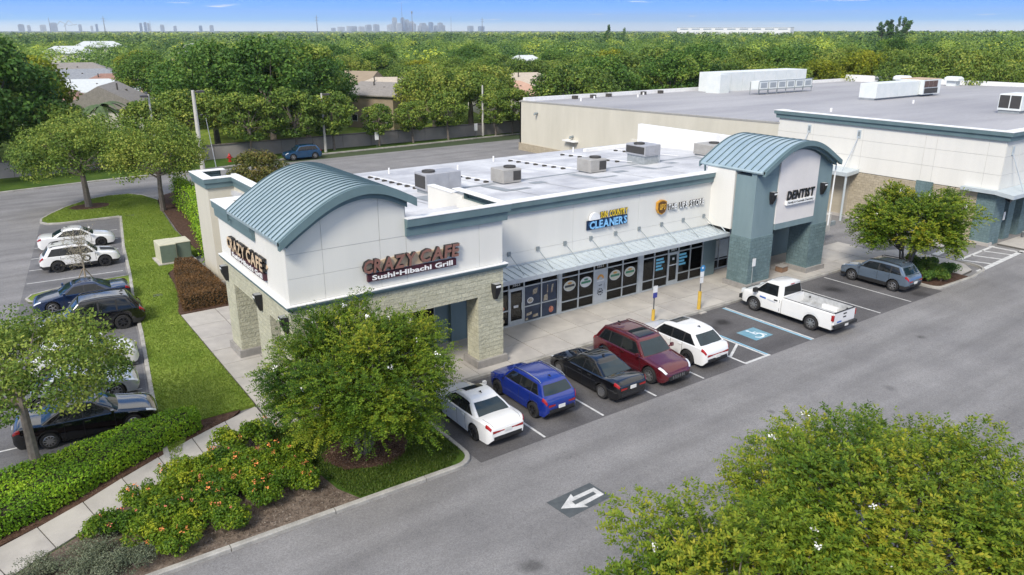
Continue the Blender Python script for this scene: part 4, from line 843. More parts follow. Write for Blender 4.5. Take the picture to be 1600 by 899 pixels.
for xs_v, y0, n_v in ((12.2, 19.4, 8), (16.5, 19.4, 8), (23.5, 19.6, 7), (28.4, 19.6, 7), (33.0, 18.6, 5)):
    for k in range(n_v):
        y = y0 - k * 1.02
        if y > 12.2: 
            bxv = box('pipe_support', xs_v - .14, xs_v + .14, y - .09, y + .09, zroof(y) - .02, zroof(y) + .11, M_vent, shop)
    part('roof_pipe', *tubevf([(xs_v, y0, zroof(y0) + .14), (xs_v, 12.0, zroof(12) + .14)], .025, 6), M_cap, shop)
for (x, y) in ((14.0, 20.3), (22.6, 20.5), (30.3, 20.6), (10.3, 6.9), (18, 18)): part('vent_pipe', *tubevf([(x, y, zroof(y) - .05), (x, y, zroof(y) + .4)], .06, 8), M_cap, shop)

# membrane laps on the flat roof
M_lap = mat('roof_lap', (.40, .405, .42), rough=.7, var=.2, scale=1.5)
for k in range(11):
    x = 7.3 + k * 2.9; part('membrane_lap', [(x - .035, 4.62, zroof(4.62) + .004), (x + .035, 4.62, zroof(4.62) + .004), (x + .035, 22.1, zroof(22.1) + .004), (x - .035, 22.1, zroof(22.1) + .004)], [(0, 1, 2, 3)], M_lap, shop)
# ================================================================== BIG STORE
big = thing('big_store', 'large beige flat roofed store with teal cornice and tan block base', 'building', (85, 25, 0))
AX, BXr = 50.0, 122.0
def zbig(y): return 7.05 - (y - 16) * (.85 / 39)
M_bigroof = mat('big_roof_membrane', (.25, .248, .268), rough=.8, scale=.10, col2=(.37, .365, .38), detail=10, fine=.06, fscale=4, stretch=(.35, 1.4, 1))
v = [(AX + .38, 16, 6.95), (AX + .42, -2.15, 7.35), (BXr - .35, -2.15, 7.35), (BXr - .35, 54.6, 6.15), (AX + .38, 54.6, 6.15)]
part('roof', v + [(x, y, z - .4) for x, y, z in v], [(0, 1, 2, 3, 4)] + [(i, i + 5, (i + 1) % 5 + 5, (i + 1) % 5) for i in range(5)], M_bigroof, big)
B = lambda name, *a, m, parent=big: box(name, *a, m, parent)
v = [(AX, 16, 0), (AX, 55, 0), (AX, 55, 6.2), (AX, 16, 7.05)]; part('side_wall', v + [(x + .35, y, z) for x, y, z in v], [(0, 1, 2, 3), (7, 6, 5, 4), (3, 2, 6, 7), (1, 5, 6, 2), (0, 3, 7, 4)], M_cream, big)
v = [(AX - .04, 15.9, 6.98), (AX - .04, 55.05, 6.13), (AX - .04, 55.05, 6.27), (AX - .04, 15.9, 7.12)]; part('roof_edge', v + [(x + .5, y, z) for x, y, z in v], [(0, 1, 2, 3), (7, 6, 5, 4), (3, 2, 6, 7), (0, 4, 5, 1)], mat('edge_metal', (.33, .32, .30), rough=.5), big)
B('back_wall', AX, BXr, 54.7, 55.0, 0, 6.15, m=M_cream); B('right_wall', BXr - .3, BXr, -2.6, 54.7, 0, 6.7, m=M_cream); B('back_parapet', AX + .5, BXr, 54.5, 54.98, 6.0, 6.62, m=M_cap); B('right_parapet', BXr - .5, BXr - .02, -2.0, 54.4, 6.0, 7.3, m=M_cap)
B('base_course', AX - .10, AX + .1, 38, 55.1, 0, .95, m=M_blockB)
# front corner volume (white panels over tan block)
B('upper_wall', AX, AX + .4, -2.6, 16.0, 3.85, 8.0, m=M_jnt); B('upper_wall', AX + .402, 92, -2.6, -2.2, 3.85, 8.0, m=M_white2); B('upper_wall', AX + .402, AX + .9, 15.6, 16.0, 6.5, 8.0, m=M_white)
panels('W', AX, [-2.6, -1.45, 2.15, 3.0, 8.0, 12.5, 16.0], [3.86, 5.12, 6.40, 7.6], M_white, big, gap=.024, proud=.02)
panels('S', -2.6, [50.0, 52.2, 56.5, 61, 66, 71], [3.86, 5.12, 6.40, 7.6], M_white2, big, gap=.024, proud=.02)
cn_ = cornice('cornice', [(AX + .9, 16.02), (AX, 16.02), (AX, -2.62), (92, -2.62)], 7.52, 8.14, .36, parent=big); capstrip([(AX + .9, 16.02), (AX, 16.02), (AX, -2.62), (92, -2.62)], 8.14, .38, .5, big)
B('block_wall', AX, AX + .4, -1.3, 16.0, 0, 3.82, m=M_blockB); B('block_wall', AX + 3.2, 92, -1.9, -1.5, 0, 3.82, m=M_blockB)
for y0, y1 in ((1.9, 3.15),): B('pilaster', AX - .12, AX + .1, y0, y1, 0, 3.95, m=M_blockT)
for x0, x1, y0 in ((AX, AX + 1.6, -2.62), (52.9, 53.9, -2.4), (55.2, 56.4, -2.4), (57.6, 58.8, -2.4)): B('pilaster', x0, x1, y0, y0 + 1.3, 0, 3.7, m=M_blockT)
B('kick_base', AX - .16, AX + .45, -2.74, 16, 0, .22, m=M_conc)
bc = quadbox('canopy', [(AX - .55, -3.9, 3.95), (75, -3.9, 3.95), (75, -2.64, 4.12), (AX - .55, -2.64, 4.12)], .28, M_canopy, big); quadbox('canopy', [(AX - .55, -2.638, 4.1), (AX - .04, -2.638, 4.1), (AX - .04, -.3, 4.1), (AX - .55, -.3, 4.1)], .26, M_canopy, big)
# loading door bay with its own canopy
quadbox('canopy', [(AX - 1.7, 7.9, 3.95), (AX - .04, 7.9, 4.1), (AX - .04, 12.6, 4.1), (AX - 1.7, 12.6, 3.95)], .30, M_canopy, big)
B('loading_door', AX - .03, AX + .02, 8.6, 11.8, .1, 3.4, m=mat('door_tan', (.36, .32, .25), rough=.6, scale=1, stretch=(1, 1, 14))); part('canopy_post', *tubevf([(AX - 1.55, 8.05, 0), (AX - 1.55, 8.05, 3.68)], .09, 8), M_canopy, big)
for y in (8.35, 12.9):
    B('vent_plate', AX - .06, AX - .02, y - .16, y + .16, 6.55, 7.2, m=M_canopy); B('vent_grille', AX - .075, AX - .06, y - .09, y + .09, 6.7, 7.08, m=M_brk)
    part('tie_rod', *tubevf([(AX - .05, y, 6.7), (AX - 1.4, y + .2, 4.05)], .035, 6), M_alu, big)
for x in (51.0, 54.6): B('vent_plate', x - .16, x + .16, -2.68, -2.64, 6.5, 7.1, m=M_canopy); part('tie_rod', *tubevf([(x, -2.66, 6.6), (x + .3, -3.7, 4.02)], .04, 6), M_alu, big)
for y, z in ((51.2, 4.9), (44.2, 2.75)):
    part('wall_lamp', *tubevf([(AX - .02, y, z + .1), (AX - .45, y, z + .05), (AX - .55, y, z - .12)], [.14, .16, .10], 8), M_brk, big)
B('door_hood', AX - .7, AX, 43.2, 45.4, 2.28, 2.42, m=M_cap); B('service_door', AX - .02, AX + .02, 43.8, 44.8, .05, 2.15, m=mat('door_beige', (.40, .38, .32), rough=.6))
part('wall_lamp', *tubevf([(AX + 1.5, -2.65, 3.3), (AX + 1.5, -3.0, 3.25)], [.12, .2], 8), M_black, big); B('notice_plate', AX + 1.62, AX + 1.9, -2.66, -2.63, 1.7, 2.3, m=M_wht)
# roof plant of the big store
M_whunit = mat('unit_white', (.62, .66, .655), rough=.5, scale=1, col2=(.70, .72, .71))
r = thing('rooftop_screen_house', 'long white panelled plant enclosure at the back of the big store roof', 'plant enclosure', (92, 51, 6.3))
box('wall', 79.5, 81.5, 47.5, 50.0, 6.2, 8.9, M_whunit, r)
for k in range(8): box('wall_panel', 81.55 + k * 2.6, 84.1 + k * 2.6, 49.4, 53.2, 6.2, 8.95 + .0 * k, M_whunit, r)
def rack(x, y, n, label):
    r = thing('condenser_rack', label, 'condenser', (x, y, 6.6)); z = zbig(y) - .3
    mb = MB()
    for k in range(n):
        u = box('condenser', x + k * 2.0, x + k * 2.0 + 1.75, y, y + 1.6, z + 1.0, z + 2.0, M_whunit, r); box('coil', x + k * 2.0 + .2, x + k * 2.0 + 1.5, y - .02, y, z + 1.15, z + 1.8, mat('coil_light', (.30, .33, .36), rough=.6), u)
    for k in range(n + 1):
        for yy in (y + .1, y + 1.5): part('leg', *tubevf([(x + k * 2.0 - .1, yy, z - .2), (x + k * 2.0 - .1, yy, z + 1.9)], .05, 5), M_brk, r)
    box('rail', x - .2, x + n * 2.0, y - .05, y, z + .85, z + .98, M_brk, r); box('rail', x - .2, x + n * 2.0, y - .05, y, z + 2.02, z + 2.1, M_brk, r)
rack(80.5, 41.5, 6, 'row of white condensers on a steel rack on the big store roof')
r = thing('air_handler', 'long white rooftop air handler with dark fan louvres at one end', 'air handler', (88, 24, 6.7)); z = 6.55
for k in range(6): box('cabinet', 81.5 + k * 1.62, 83.1 + k * 1.62, 25.4 - k * .0, 27.6, z + .45, z + 2.15, M_whunit, r)
box('cabinet', 91.3, 95.6, 24.9, 28.0, z + .5, z + 2.3, M_whunit, r); box('base_rail', 81.5, 95.4, 25.6, 27.4, z, z + .45, M_patch, r)
for k in range(3): box('louvre', 91.5 + k * 1.1, 92.5 + k * 1.1, 24.86, 24.9, z + 1.35, z + 2.15, mat('louvre_brown', (.10, .06, .05), rough=.7), r)
box('compressor_bay', 91.6, 94.9, 24.87, 24.9, z + .6, z + 1.25, M_fin, r); box('cabinet_cap', 91.3, 95.6, 24.9, 28, z + 2.3, z + 2.36, mat('rust_tan', (.45, .33, .22), rough=.8), r)
r = thing('air_handler', 'small white rooftop unit with two dark coil faces beside the teal cornice', 'air handler', (75, 7.5, 7)); z = 6.95
box('cabinet', 74, 77.5, 6.5, 8.6, z + .5, z + 2.0, M_whunit, r, bev=.04); box('coil', 73.98, 74.0, 6.6, 7.5, z + .7, z + 1.9, M_fin, r); box('coil', 73.98, 74.0, 7.6, 8.5, z + .7, z + 1.9, M_fin, r); box('base_rail', 74.1, 77.4, 6.6, 8.5, z - .1, z + .5, M_patch, r)
for i, (x, y) in enumerate(((118, 34), (114, 40))):
    r = thing('exhaust_fan', 'small white curb mounted exhaust fan near the far edge of the big roof', 'exhaust fan', (x, y, 6.5), 'exhaust fans on the big roof'); box('curb', x - .7, x + .7, y - .7, y + .7, 6.3, 7.4, M_whunit, r); box('hood', x - 1.1, x + 1.1, y - 1.1, y + 1.1, 7.4, 8.0, M_whunit, r, bev=.25)
for (x, y) in ((56, 50), (60, 52), (66, 50), (70, 53), (80, 20), (64, 20)): part('vent_pipe', *tubevf([(x, y, zbig(y) - .3), (x, y, zbig(y) + .3)], .12, 8), M_cap, big)
for (x, y) in ((58, 53.6), (61, 53.4), (64, 53.6), (70.5, 53.5), (74, 53.6)): box('vent_box', x - .3, x + .3, y - .3, y + .3, 6.1, 6.6, M_vent, big)
# ================================================================== BACK WALL
wl = thing('boundary_wall', 'long grey masonry wall with a thin cap behind the rear parking lot', 'wall', (10, 69.3, 0))
M_bwall = mat('boundary_wall_grey', (.235, .215, .205), rough=.9, scale=.5, col2=(.29, .27, .255), detail=6); M_bcap = mat('boundary_cap', (.13, .115, .105), rough=.9)
for i in range(34):
    x = -75 + i * 4.1; box('wall_section', x, x + 4.06, 69.2, 69.42, -.05, 1.75, M_bwall, wl); box('coping', x, x + 4.06, 69.12, 69.5, 1.75, 1.87, M_bcap, wl)
# ================================================================== LAMP POSTS, SIGNS, SMALL THINGS
M_pole = mat('pole_concrete', (.52, .50, .46), rough=.8, scale=2, col2=(.44, .425, .395)); M_head = mat('lamp_head_bronze', (.055, .05, .048), rough=.5)
def lamp_post(x, y, h, label, arm=(1, 0), head=True, r0=.17, m=M_pole):
    t = thing('lamp_post', label, 'lamp post', (x, y, 0)); part('pole', *tubevf([(x, y, -.1), (x, y, h)], [r0, r0 * .62], 10), m, t)
    if head:
        dx, dy = arm; part('arm', *tubevf([(x, y, h - .15), (x + dx * .5, y + dy * .5, h - .12)], .05, 6), M_head, t); cx, cy = x + dx * .85, y + dy * .85
        box('lamp_head', cx - .38, cx + .38, cy - .28, cy + .28, h - .25, h - .02, M_head, t, bev=.04)
    return t
lamp_post(12.0, 62.4, 8.7, 'tall concrete lamp post at the kerb beside the red hydrant', (.8, -.4), True, .27)
part('whip', *tubevf([(13.7, 63.4, 0), (13.2, 63.2, 5.6)], [.05, .03], 6), M_cap, tag(thing('marker_pole', 'thin white leaning marker pole next to the tall lamp post', 'pole', (13.7, 63.4, 0))))
lamp_post(28.2, 66.9, 7.4, 'concrete lamp post behind the blue car at the boundary wall', (.6, -.3), True, .18)
lamp_post(53.2, 68.6, 7.3, 'bare concrete pole at the boundary wall near the big store', head=False, r0=.17)
lamp_post(8.2, 66.0, 8.2, 'dark headed lamp post hidden among the oak crowns', (-.6, -.5), True, .16)
for x, y, h, l in ((104, 100, 8.5, 'slim lamp post rising behind the back edge of the big roof'), (128, 62, 8.2, 'pale lamp post beyond the corner of the big roof'), (138, 34, 8.6, 'pale lamp post left of a pair beyond the big roof'), (146, 25, 9.2, 'pale lamp post right of a pair beyond the big roof')): lamp_post(x, y, h, l, (.8, -.3), True, .16, M_cap)
for x, y, h, l in ((51, 244, 7, 'arched street light over the distant street'), (73, 328, 8, 'farther arched street light over the distant street')):
    t = thing('street_light', l, 'street light', (x, y, 0)); part('pole', *tubevf([(x, y, 0), (x, y, h), (x + .8, y - .3, h + .9), (x + 3.0, y - 1, h + 1.3)], [.14, .1, .09, .07], 6), M_pole, t); box('lamp_head', x + 2.8, x + 4.2, y - 1.3, y - .8, h + 1.2, h + 1.5, M_cap, t)
t = thing('fire_hydrant', 'red fire hydrant on the grass verge before the boundary wall', 'hydrant', (16.1, 66.4, .1)); M_hyd = mat('hydrant_red', (.36, .02, .015), rough=.4)
v, f = lathe([(0, .1), (.22, .1), (.22, .18), (.14, .2), (.14, .75), (.19, .78), (.19, .84), (.15, .9), (.08, 1.02), (.05, 1.04), (.05, 1.12), (0, 1.12)], 12, 'z'); part('barrel', [(p[0] + 16.1, p[1] + 66.4, p[2]) for p in v], f, M_hyd, t)
part('nozzle', *tubevf([(15.78, 66.4, .62), (16.42, 66.4, .62)], .09, 8), M_hyd, t); part('nozzle', *tubevf([(16.1, 66.1, .58), (16.1, 66.4, .58)], .11, 8), M_hyd, t)
M_post = mat('sign_post', (.10, .105, .11), rough=.5); M_sgn = mat('sign_plate_white', (.72, .72, .71), rough=.5); M_sblue = mat('sign_plate_blue', (.03, .22, .48), rough=.5); M_purple = mat('sign_plate_violet', (.05, .06, .28), rough=.5)
def plate(root, x, y, z0, z1, w, m, name='plate', th=.012): return box(name, x - w / 2, x + w / 2, y - .045 - th, y - .045, z0, z1, m, root)
t = thing('parking_sign', 'white and violet sign on a black post with a short yellow sleeve', 'sign', (19.3, .5, .15)); part('post', *tubevf([(19.3, .5, .15), (19.3, .5, 2.1)], .035, 8), M_post, t); part('sleeve', *tubevf([(19.3, .5, .15), (19.3, .5, .75)], .09, 10), M_yellow, t); plate(t, 19.3, .5, 1.72, 2.08, .32, M_sgn); plate(t, 19.3, .5, 1.42, 1.70, .30, M_purple)
t = thing('parking_sign', 'blue topped accessible parking sign on a tall yellow bollard sleeve', 'sign', (22.6, .25, 0)); part('post', *tubevf([(22.6, .25, .1), (22.6, .25, 2.6)], .035, 8), M_post, t); part('sleeve', *tubevf([(22.6, .25, .0), (22.6, .25, 1.18)], .10, 12), M_yellow, t)
pb = part('plate', [(22.6 + .20 * math.cos(a_), .19, 2.52 + .19 * math.sin(a_)) for a_ in np.linspace(0, 6.28, 17)[:-1]], [tuple(range(16))], M_sblue, t); plate(t, 22.6, .25, 2.02, 2.34, .28, M_sgn); plate(t, 22.6, .25, 1.68, 1.99, .26, M_sgn); plate(t, 22.6, .25, 2.34, 2.40, .30, M_sblue)
part('wheelchair_mark', [(22.6 + .06 * math.cos(a_), .187, 2.55 + .07 * math.sin(a_)) for a_ in np.linspace(0, 6.28, 9)[:-1]], [tuple(range(8))], M_sgn, t)
box('footing', 22.36, 22.84, .0 - .15, .17, .0, .05, M_conc, t)
t = thing('parking_sign', 'small white sign on a plain grey post in front of the teal pier', 'sign', (27.3, .45, .15)); part('post', *tubevf([(27.3, .45, .1), (27.3, .45, 2.25)], .03, 8), M_brk, t); plate(t, 27.3, .45, 1.75, 2.22, .30, M_sgn)
t = thing('do_not_enter_sign', 'red and white do not enter sign on a thin post at the teal corner', 'sign', (49.0, -1.0, .15)); part('post', *tubevf([(49.0, -1.0, .0), (49.0, -1.0, 2.9)], .03, 8), M_brk, t); plate(t, 49.0, -1.0, 2.0, 2.95, .62, M_sgn)
for cz in (2.70, 2.27): part('red_disc', [(49.0 + .24 * math.cos(a_), -1.062, cz + .20 * math.sin(a_)) for a_ in np.linspace(0, 6.28, 17)[:-1]], [tuple(range(16))], mat('sign_red', (.42, .03, .04), rough=.5), t)
plate(t, 49.0, -1.013, 2.42, 2.50, .50, M_sgn); plate(t, 49.0, -1.02, 2.66, 2.74, .34, M_sgn, th=.02)
for x_, y_, l_ in ((35.4, 67.0, 'small white sign on a post before the wall under the tan house'), (51.3, 67.6, 'small white sign on a post beside the bare concrete pole')):
    t = thing('verge_sign', l_, 'sign', (x_, y_, .1)); part('post', *tubevf([(x_, y_, .0), (x_, y_, 2.0)], .03, 6), M_post, t); plate(t, x_, y_, 1.1, 2.1, .55, M_sgn)
for i_, (x_, y_) in enumerate(((54.2, -3.2), (57.4, -3.2), (60.6, -3.2))):
    t = thing('bollard', 'short dark bollard on the walk before the big store', 'bollard', (x_, y_, .15), 'bollards at the big store'); part('post', *tubevf([(x_, y_, .12), (x_, y_, .55)], .10, 8), M_post, t); part('cap', *tubevf([(x_, y_, .55), (x_, y_, .60)], [.11, .05], 8), M_brk, t)
t = thing('menu_speaker', 'beige utility cabinet on a post beside the drive-through lane', 'cabinet', (41.0, 4.6, 0)); box('cabinet', 40.6, 41.5, 4.6, 5.2, .9, 2.2, mat('cabinet_beige', (.47, .45, .41), rough=.6), t, bev=.03); part('post', *tubevf([(41.05, 4.7, 0), (41.05, 4.7, .9)], .07, 8), M_brk, t); box('meter', 41.6, 42.3, 4.7, 4.9, 1.2, 1.5, M_brk, t)
t = thing('waste_bin', 'dark waste bin against the teal end wall of the shops', 'bin', (38.6, 4.2, .15)); v, f = lathe([(0, .15), (.28, .15), (.32, 1.05), (.26, 1.2), (0, 1.22)], 12, 'z'); part('bin_body', [(p[0] + 38.6, p[1] + 4.2, p[2]) for p in v], f, M_black, t); part('bin_rim', *tubevf([(38.6, 4.2, 1.02), (38.6, 4.2, 1.08)], .335, 12), M_fin, t)
t = thing('planter_box', 'small brown box on the walk between the two teal piers', 'planter', (32.2, 1.9, .15)); box('box', 32.0, 32.6, 1.7, 2.2, .16, .5, mat('cardboard', (.20, .12, .075), rough=.8), t); box('rim', 31.96, 32.64, 1.66, 2.24, .5, .56, M_plinth, t)
t = thing('electrical_cabinet', 'green transformer cabinet with a beige top standing on the side lawn', 'cabinet', (.9, 27.0, .1)); M_eg = mat('cabinet_green', (.125, .165, .13), rough=.5); M_eb = mat('cabinet_beige_side', (.50, .48, .36), rough=.6)
box('pad', .0, 2.4, 26.3, 28.4, .05, .2, M_conc, t); box('housing', .2, 1.25, 26.5, 28.2, .2, 1.45, M_eb, t, bev=.03); box('front_door', .24, 1.20, 26.47, 26.5, .25, 1.38, M_eg, t); box('housing', 1.27, 2.2, 26.7, 28.2, .2, 1.38, M_eg, t, bev=.03); box('lid', 1.25, 2.22, 26.68, 28.22, 1.38, 1.42, M_eb, t)
for i, (x, y, w_) in enumerate(((-1.6, 20.0, .5), (.9, 43.0, .6))): s_ = box('drain_cover', x, x + w_, y, y + .4, .12, .135, M_post); tag(s_, 'dark rectangular drain cover set in the bright side lawn', 'drain cover', 'drain covers in the lawn')
# ================================================================== HOUSES
M_shA = mat('shingle_grey_brown', (.20, .185, .17), rough=.9, scale=2, col2=(.25, .23, .215), detail=8, fine=.15, fscale=6); M_shB = mat('shingle_sand', (.40, .345, .28), rough=.9, scale=2, col2=(.46, .40, .33), fine=.12, fscale=6); M_shC = mat('shingle_terracotta', (.42, .26, .19), rough=.9, scale=2, col2=(.48, .31, .235), fine=.12, fscale=6); M_shD = mat('shingle_blue_grey', (.19, .205, .235), rough=.9, scale=2, col2=(.25, .265, .29), fine=.12, fscale=6); M_shE = mat('shingle_russet', (.23, .13, .10), rough=.9, scale=2, col2=(.29, .17, .135), fine=.12, fscale=6); M_shF = mat('shingle_pale', (.47, .50, .52), rough=.8, scale=2, col2=(.53, .56, .57))
M_hb = mat('house_tan', (.27, .215, .155), rough=.9, var=.08, scale=.6); M_hw = mat('house_white', (.55, .53, .49), rough=.9, var=.06); M_hp = mat('house_peach', (.50, .38, .29), rough=.9, var=.06)
def house(x, y, w, d, he, hr, rz, mw, mr, label, hip=False, wins=4, over=.5):
    t = thing('house', label, 'house', (0, 0, 0))
    part('wall', *boxvf(-w / 2, w / 2, -d / 2, d / 2, 0, he), mw, t)
    o = over; k = min(d / 2 * .9, w / 2 - .5) if hip else -o * .0
    a_ = [(-w / 2 - o, -d / 2 - o, he), (w / 2 + o, -d / 2 - o, he), (w / 2 + o, d / 2 + o, he), (-w / 2 - o, d / 2 + o, he), (-w / 2 - o + (k + o if hip else 0), 0, he + hr), (w / 2 + o - (k + o if hip else 0), 0, he + hr)]
    th = .18; vv = a_ + [(p[0], p[1], p[2] + th) for p in a_]
    rf = part('roof', vv, [(6, 7, 11, 10), (8, 9, 10, 11), (7, 8, 11), (9, 6, 10), (0, 1, 7, 6), (1, 2, 8, 7), (2, 3, 9, 8), (3, 0, 6, 9), (3, 2, 1, 0)], mr, t)
    if not hip:
        for s in (-1, 1): part('gable', [(s * w / 2, -d / 2, he), (s * w / 2, d / 2, he), (s * w / 2, 0, he + hr * d / (d + 2 * o)), ], [(0, 1, 2)], mw, t)
    for i in range(wins):
        xw = -w / 2 + (i + .5) * w / wins; wo = part('window', *boxvf(xw - .55, xw + .55, -d / 2 - .03, -d / 2, 1.0, 2.1), M_cap, t); part('pane', *boxvf(xw - .47, xw + .47, -d / 2 - .05, -d / 2 - .03, 1.07, 2.03), M_glass, wo)
    for s in (-1, 1):
        wo = part('window', *boxvf(s * w / 2 - .03, s * w / 2 + .03, -.8, .8, he * .62, he * .62 + 1.0), M_cap, t); part('pane', *boxvf(s * w / 2 - .05, s * w / 2 + .05, -.7, .7, he * .62 + .08, he * .62 + .92), M_glass, wo)
    part('roof_vent', *boxvf(w * .1, w * .1 + .3, -d * .22, -d * .22 + .3, he + hr * .4, he + hr * .75), M_vent, rf); part('chimney', *tubevf([(-w * .15, -d * .15, he + hr * .5), (-w * .15, -d * .15, he + hr + .3)], .12, 6), M_vent, rf)
    t.location = (x, y, 0); t.rotation_euler = (0, 0, R(rz)); return t
house(48.3, 89.5, 9, 9.5, 5.0, 1.7, -62, M_hb, M_shA, 'two storey tan house with grey shingle gable behind the boundary wall', wins=3)
house(59, 110, 17, 13, 3.6, 2.6, -30, M_hb, M_shB, 'wide house with a pale sand roof behind the tan two storey house', hip=True)
house(57, 119.5, 8, 9, 4.4, 2.6, -55, M_hb, M_hb, 'house with a brown gable end beside the pale sand roof')
house(78, 97, 14, 11, 3.2, 2.3, -20, M_hw, M_shC, 'white walled house with terracotta hip roof beyond the boundary wall', hip=True)
house(90, 108, 16, 12, 3.4, 2.8, -15, M_hp, M_shB, 'peach house with a bright sand coloured roof behind the terracotta roof', hip=True)
house(11.3, 113.6, 13, 11, 3.3, 3.3, -20 + 90, M_hw, M_shA, 'white gabled house with brown grey roof and palm in front')
house(4.6, 122.5, 11, 11, 3.2, 3.0, -12, M_hw, M_shE, 'house with a dark russet hip roof next to the white gable', hip=True)
house(13.0, 151.5, 18, 11, 3.2, 2.2, -12, M_hw, M_shF, 'house with a long pale grey hip roof along the street', hip=True)
house(19.5, 167.5, 13, 11, 3.2, 2.4, -12, M_hp, M_shE, 'house with a russet brown roof behind the pale roof', hip=True)
house(14.5, 188.5, 26, 12, 3.3, 2.6, -14, M_hw, M_shD, 'house with a long blue grey roof along the street', hip=True)
house(17.5, 219.5, 24, 13, 3.3, 3.0, -14, M_hw, M_shA, 'house with a brown grey roof at the end of the row', hip=True)
house(62, 268, 20, 13, 3.3, 2.8, -14, M_hp, M_shC, 'far house with a faded pink roof across the street', hip=True)
house(55, 240, 14, 12, 3.3, 2.8, -14, M_hw, M_shB, 'far house with a tan roof across the street', hip=True)
house(150, 190, 16, 12, 3.3, 3.4, -20, M_hw, M_shF, 'house glimpsed between crowns right of the terracotta roof', hip=True)
house(36, 380, 22, 13, 5, 3, -10, M_hw, M_shF, 'distant white house among the trees on the left', hip=True); house(60, 460, 26, 13, 6, 3, -10, M_hw, M_shF, 'more distant white house beside the open field', hip=True)
f_ = sheet('far_field', [(40, 330), (62, 335), (76, 420), (44, 425)], .0, M_lawn); tag(f_, kind='structure')
# ================================================================== FAR SKYLINE (about eight kilometres out)
CX, CY = -8.8, -26.1
def far(px, dist): 
    a_ = math.atan((px - 800) / 1190.4 * .9474) ; yaw = R(35.37); t_ = yaw + a_
    return CX + math.sin(t_) * dist, CY + math.cos(t_) * dist
M_sky1 = mat('tower_glass_haze_tint', (.16, .23, .31), rough=.4, scale=.05, var=.25); M_sky2 = mat('tower_concrete_haze_tint', (.30, .35, .39), rough=.7, scale=.05, var=.2); M_sky3 = mat('tower_pale_haze_tint', (.42, .46, .48), rough=.7, scale=.05, var=.15)  # bluish cast of distance haze is put into these base colours
D = 7800.; PXM = D / 1190.4 * 1.0
sk = [(617, 6, 17, 1), (629.5, 5, 17, 0), (636, 6, 14.5, 1), (643, 7, 12, 2), (613, 10, 8, 2), (623, 8, 9, 2), (648, 4, 8.5, 1), (655, 4, 6, 2), (661, 9, 9.5, 1), (666, 6, 6, 2), (673.5, 6, 10.5, 0), (681, 5, 6, 1), (688, 7, 10, 1), (692, 6, 6.5, 2), (608.5, 6, 7, 2), (588, 8, 7.5, 1), (576, 8, 7, 1), (565, 8, 4.5, 2), (546, 7, 5, 2), (552, 10, 5, 1), (533, 9, 4, 2), (735, 8, 5.5, 1), (752, 8, 5, 0), (521, 6, 2.5, 1), (221, 3.4, 9, 0), (228, 3.4, 9.5, 0), (233, 3, 8.5, 1), (254, 5, 6.5, 1), (314, 4, 5.5, 0), (331, 5, 6, 1), (34, 7, 6.5, 1), (68, 7, 6, 2), (126, 4, 6.5, 1), (144, 3, 5, 2), (152, 3, 7.5, 0), (85, 8, 8.5, 1), (46, 4, 5.5, 2), (274, 4, 5, 1)]
for i, (px, w_, h_, k) in enumerate(sk):
    x, y = far(px, D + (i % 5) * 60); wm = w_ * PXM * .95; hm = h_ * PXM + 20; mm_ = (M_sky1, M_sky2, M_sky3)[k]
    t = thing('distant_tower', {0: 'slim dark glass tower in the faint skyline on the horizon', 1: 'grey concrete block in the faint skyline on the horizon', 2: 'pale low block in the faint skyline on the horizon'}[k], 'skyscraper', (x, y, 0), 'towers of the far skyline')
    part('shaft', *boxvf(x - wm / 2, x + wm / 2, y - wm * .4, y + wm * .4, 0, hm * .94), mm_, t); part('crown', *boxvf(x - wm * .36, x + wm * .36, y - wm * .3, y + wm * .3, hm * .94, hm), mm_, t)
M_mast = mat('mast_steel', (.12, .10, .10), rough=.6)
for px, h_, lab, r_ in ((629, 38, 'very tall thin radio mast beside the skyline', 2.2), (644.5, 26, 'tower with a bulb top beside the skyline', 3.4), (496, 20, 'lattice pylon left of the skyline', 4.0), (705, 19, 'thin radio mast right of the skyline', 1.6), (753.5, 17.5, 'short lattice mast farthest right of the skyline', 3.0), (164, 17, 'lattice pylon on the left horizon', 4.0), (79, 15, 'crane mast on the left horizon', 3.0), (236, 12, 'thin mast beside two dark towers', 2.0)):
    x, y = far(px, 6500); hm = h_ * 6500 / 1190.4 + 18; t = thing('radio_mast', lab, 'mast', (x, y, 0)); part('mast', *tubevf([(x, y, 0), (x, y, hm * .85), (x, y, hm)], [r_, r_ * .6, r_ * .3], 6), M_mast, t)
    if 'bulb' in lab: part('bulb', *tubevf([(x, y, hm * .86), (x, y, hm * .9), (x, y, hm * .97), (x, y, hm)], [2, 7, 6, 1], 8), M_mast, t)
    if 'pylon' in lab or 'lattice' in lab: 
        for zz_ in (.7, .84): part('crossarm', *tubevf([(x - 16, y, hm * zz_), (x + 16, y, hm * zz_)], 1.0, 4), M_mast, t)
t = thing('harbour_crane', 'group of slanting crane jibs on the left horizon', 'crane', (*far(103, 6500), 0)); x, y = far(103, 6500)
for a_, b_ in (((-55, 55), (-25, 90)), ((-25, 90), (20, 62)), ((-10, 55), (25, 95)), ((20, 62), (70, 70)), ((25, 95), (55, 62))): part('jib', *tubevf([(x + a_[0], y - a_[0] * .7, a_[1] - 15), (x + b_[0], y - b_[0] * .7, b_[1] - 15)], 2.0, 4), M_sky3, t)
part('tower', *tubevf([(x, y, 0), (x, y, 55)], 3, 4), M_sky3, t)
x, y = far(1058, 1500); x2, y2 = far(1235, 1400); t = thing('distant_warehouse', 'long low white warehouse showing above the far tree line', 'building', ((x + x2) / 2, (y + y2) / 2, 0)); d_ = Vector((x2 - x, y2 - y)).normalized(); nn = Vector((-d_.y, d_.x)) * 14
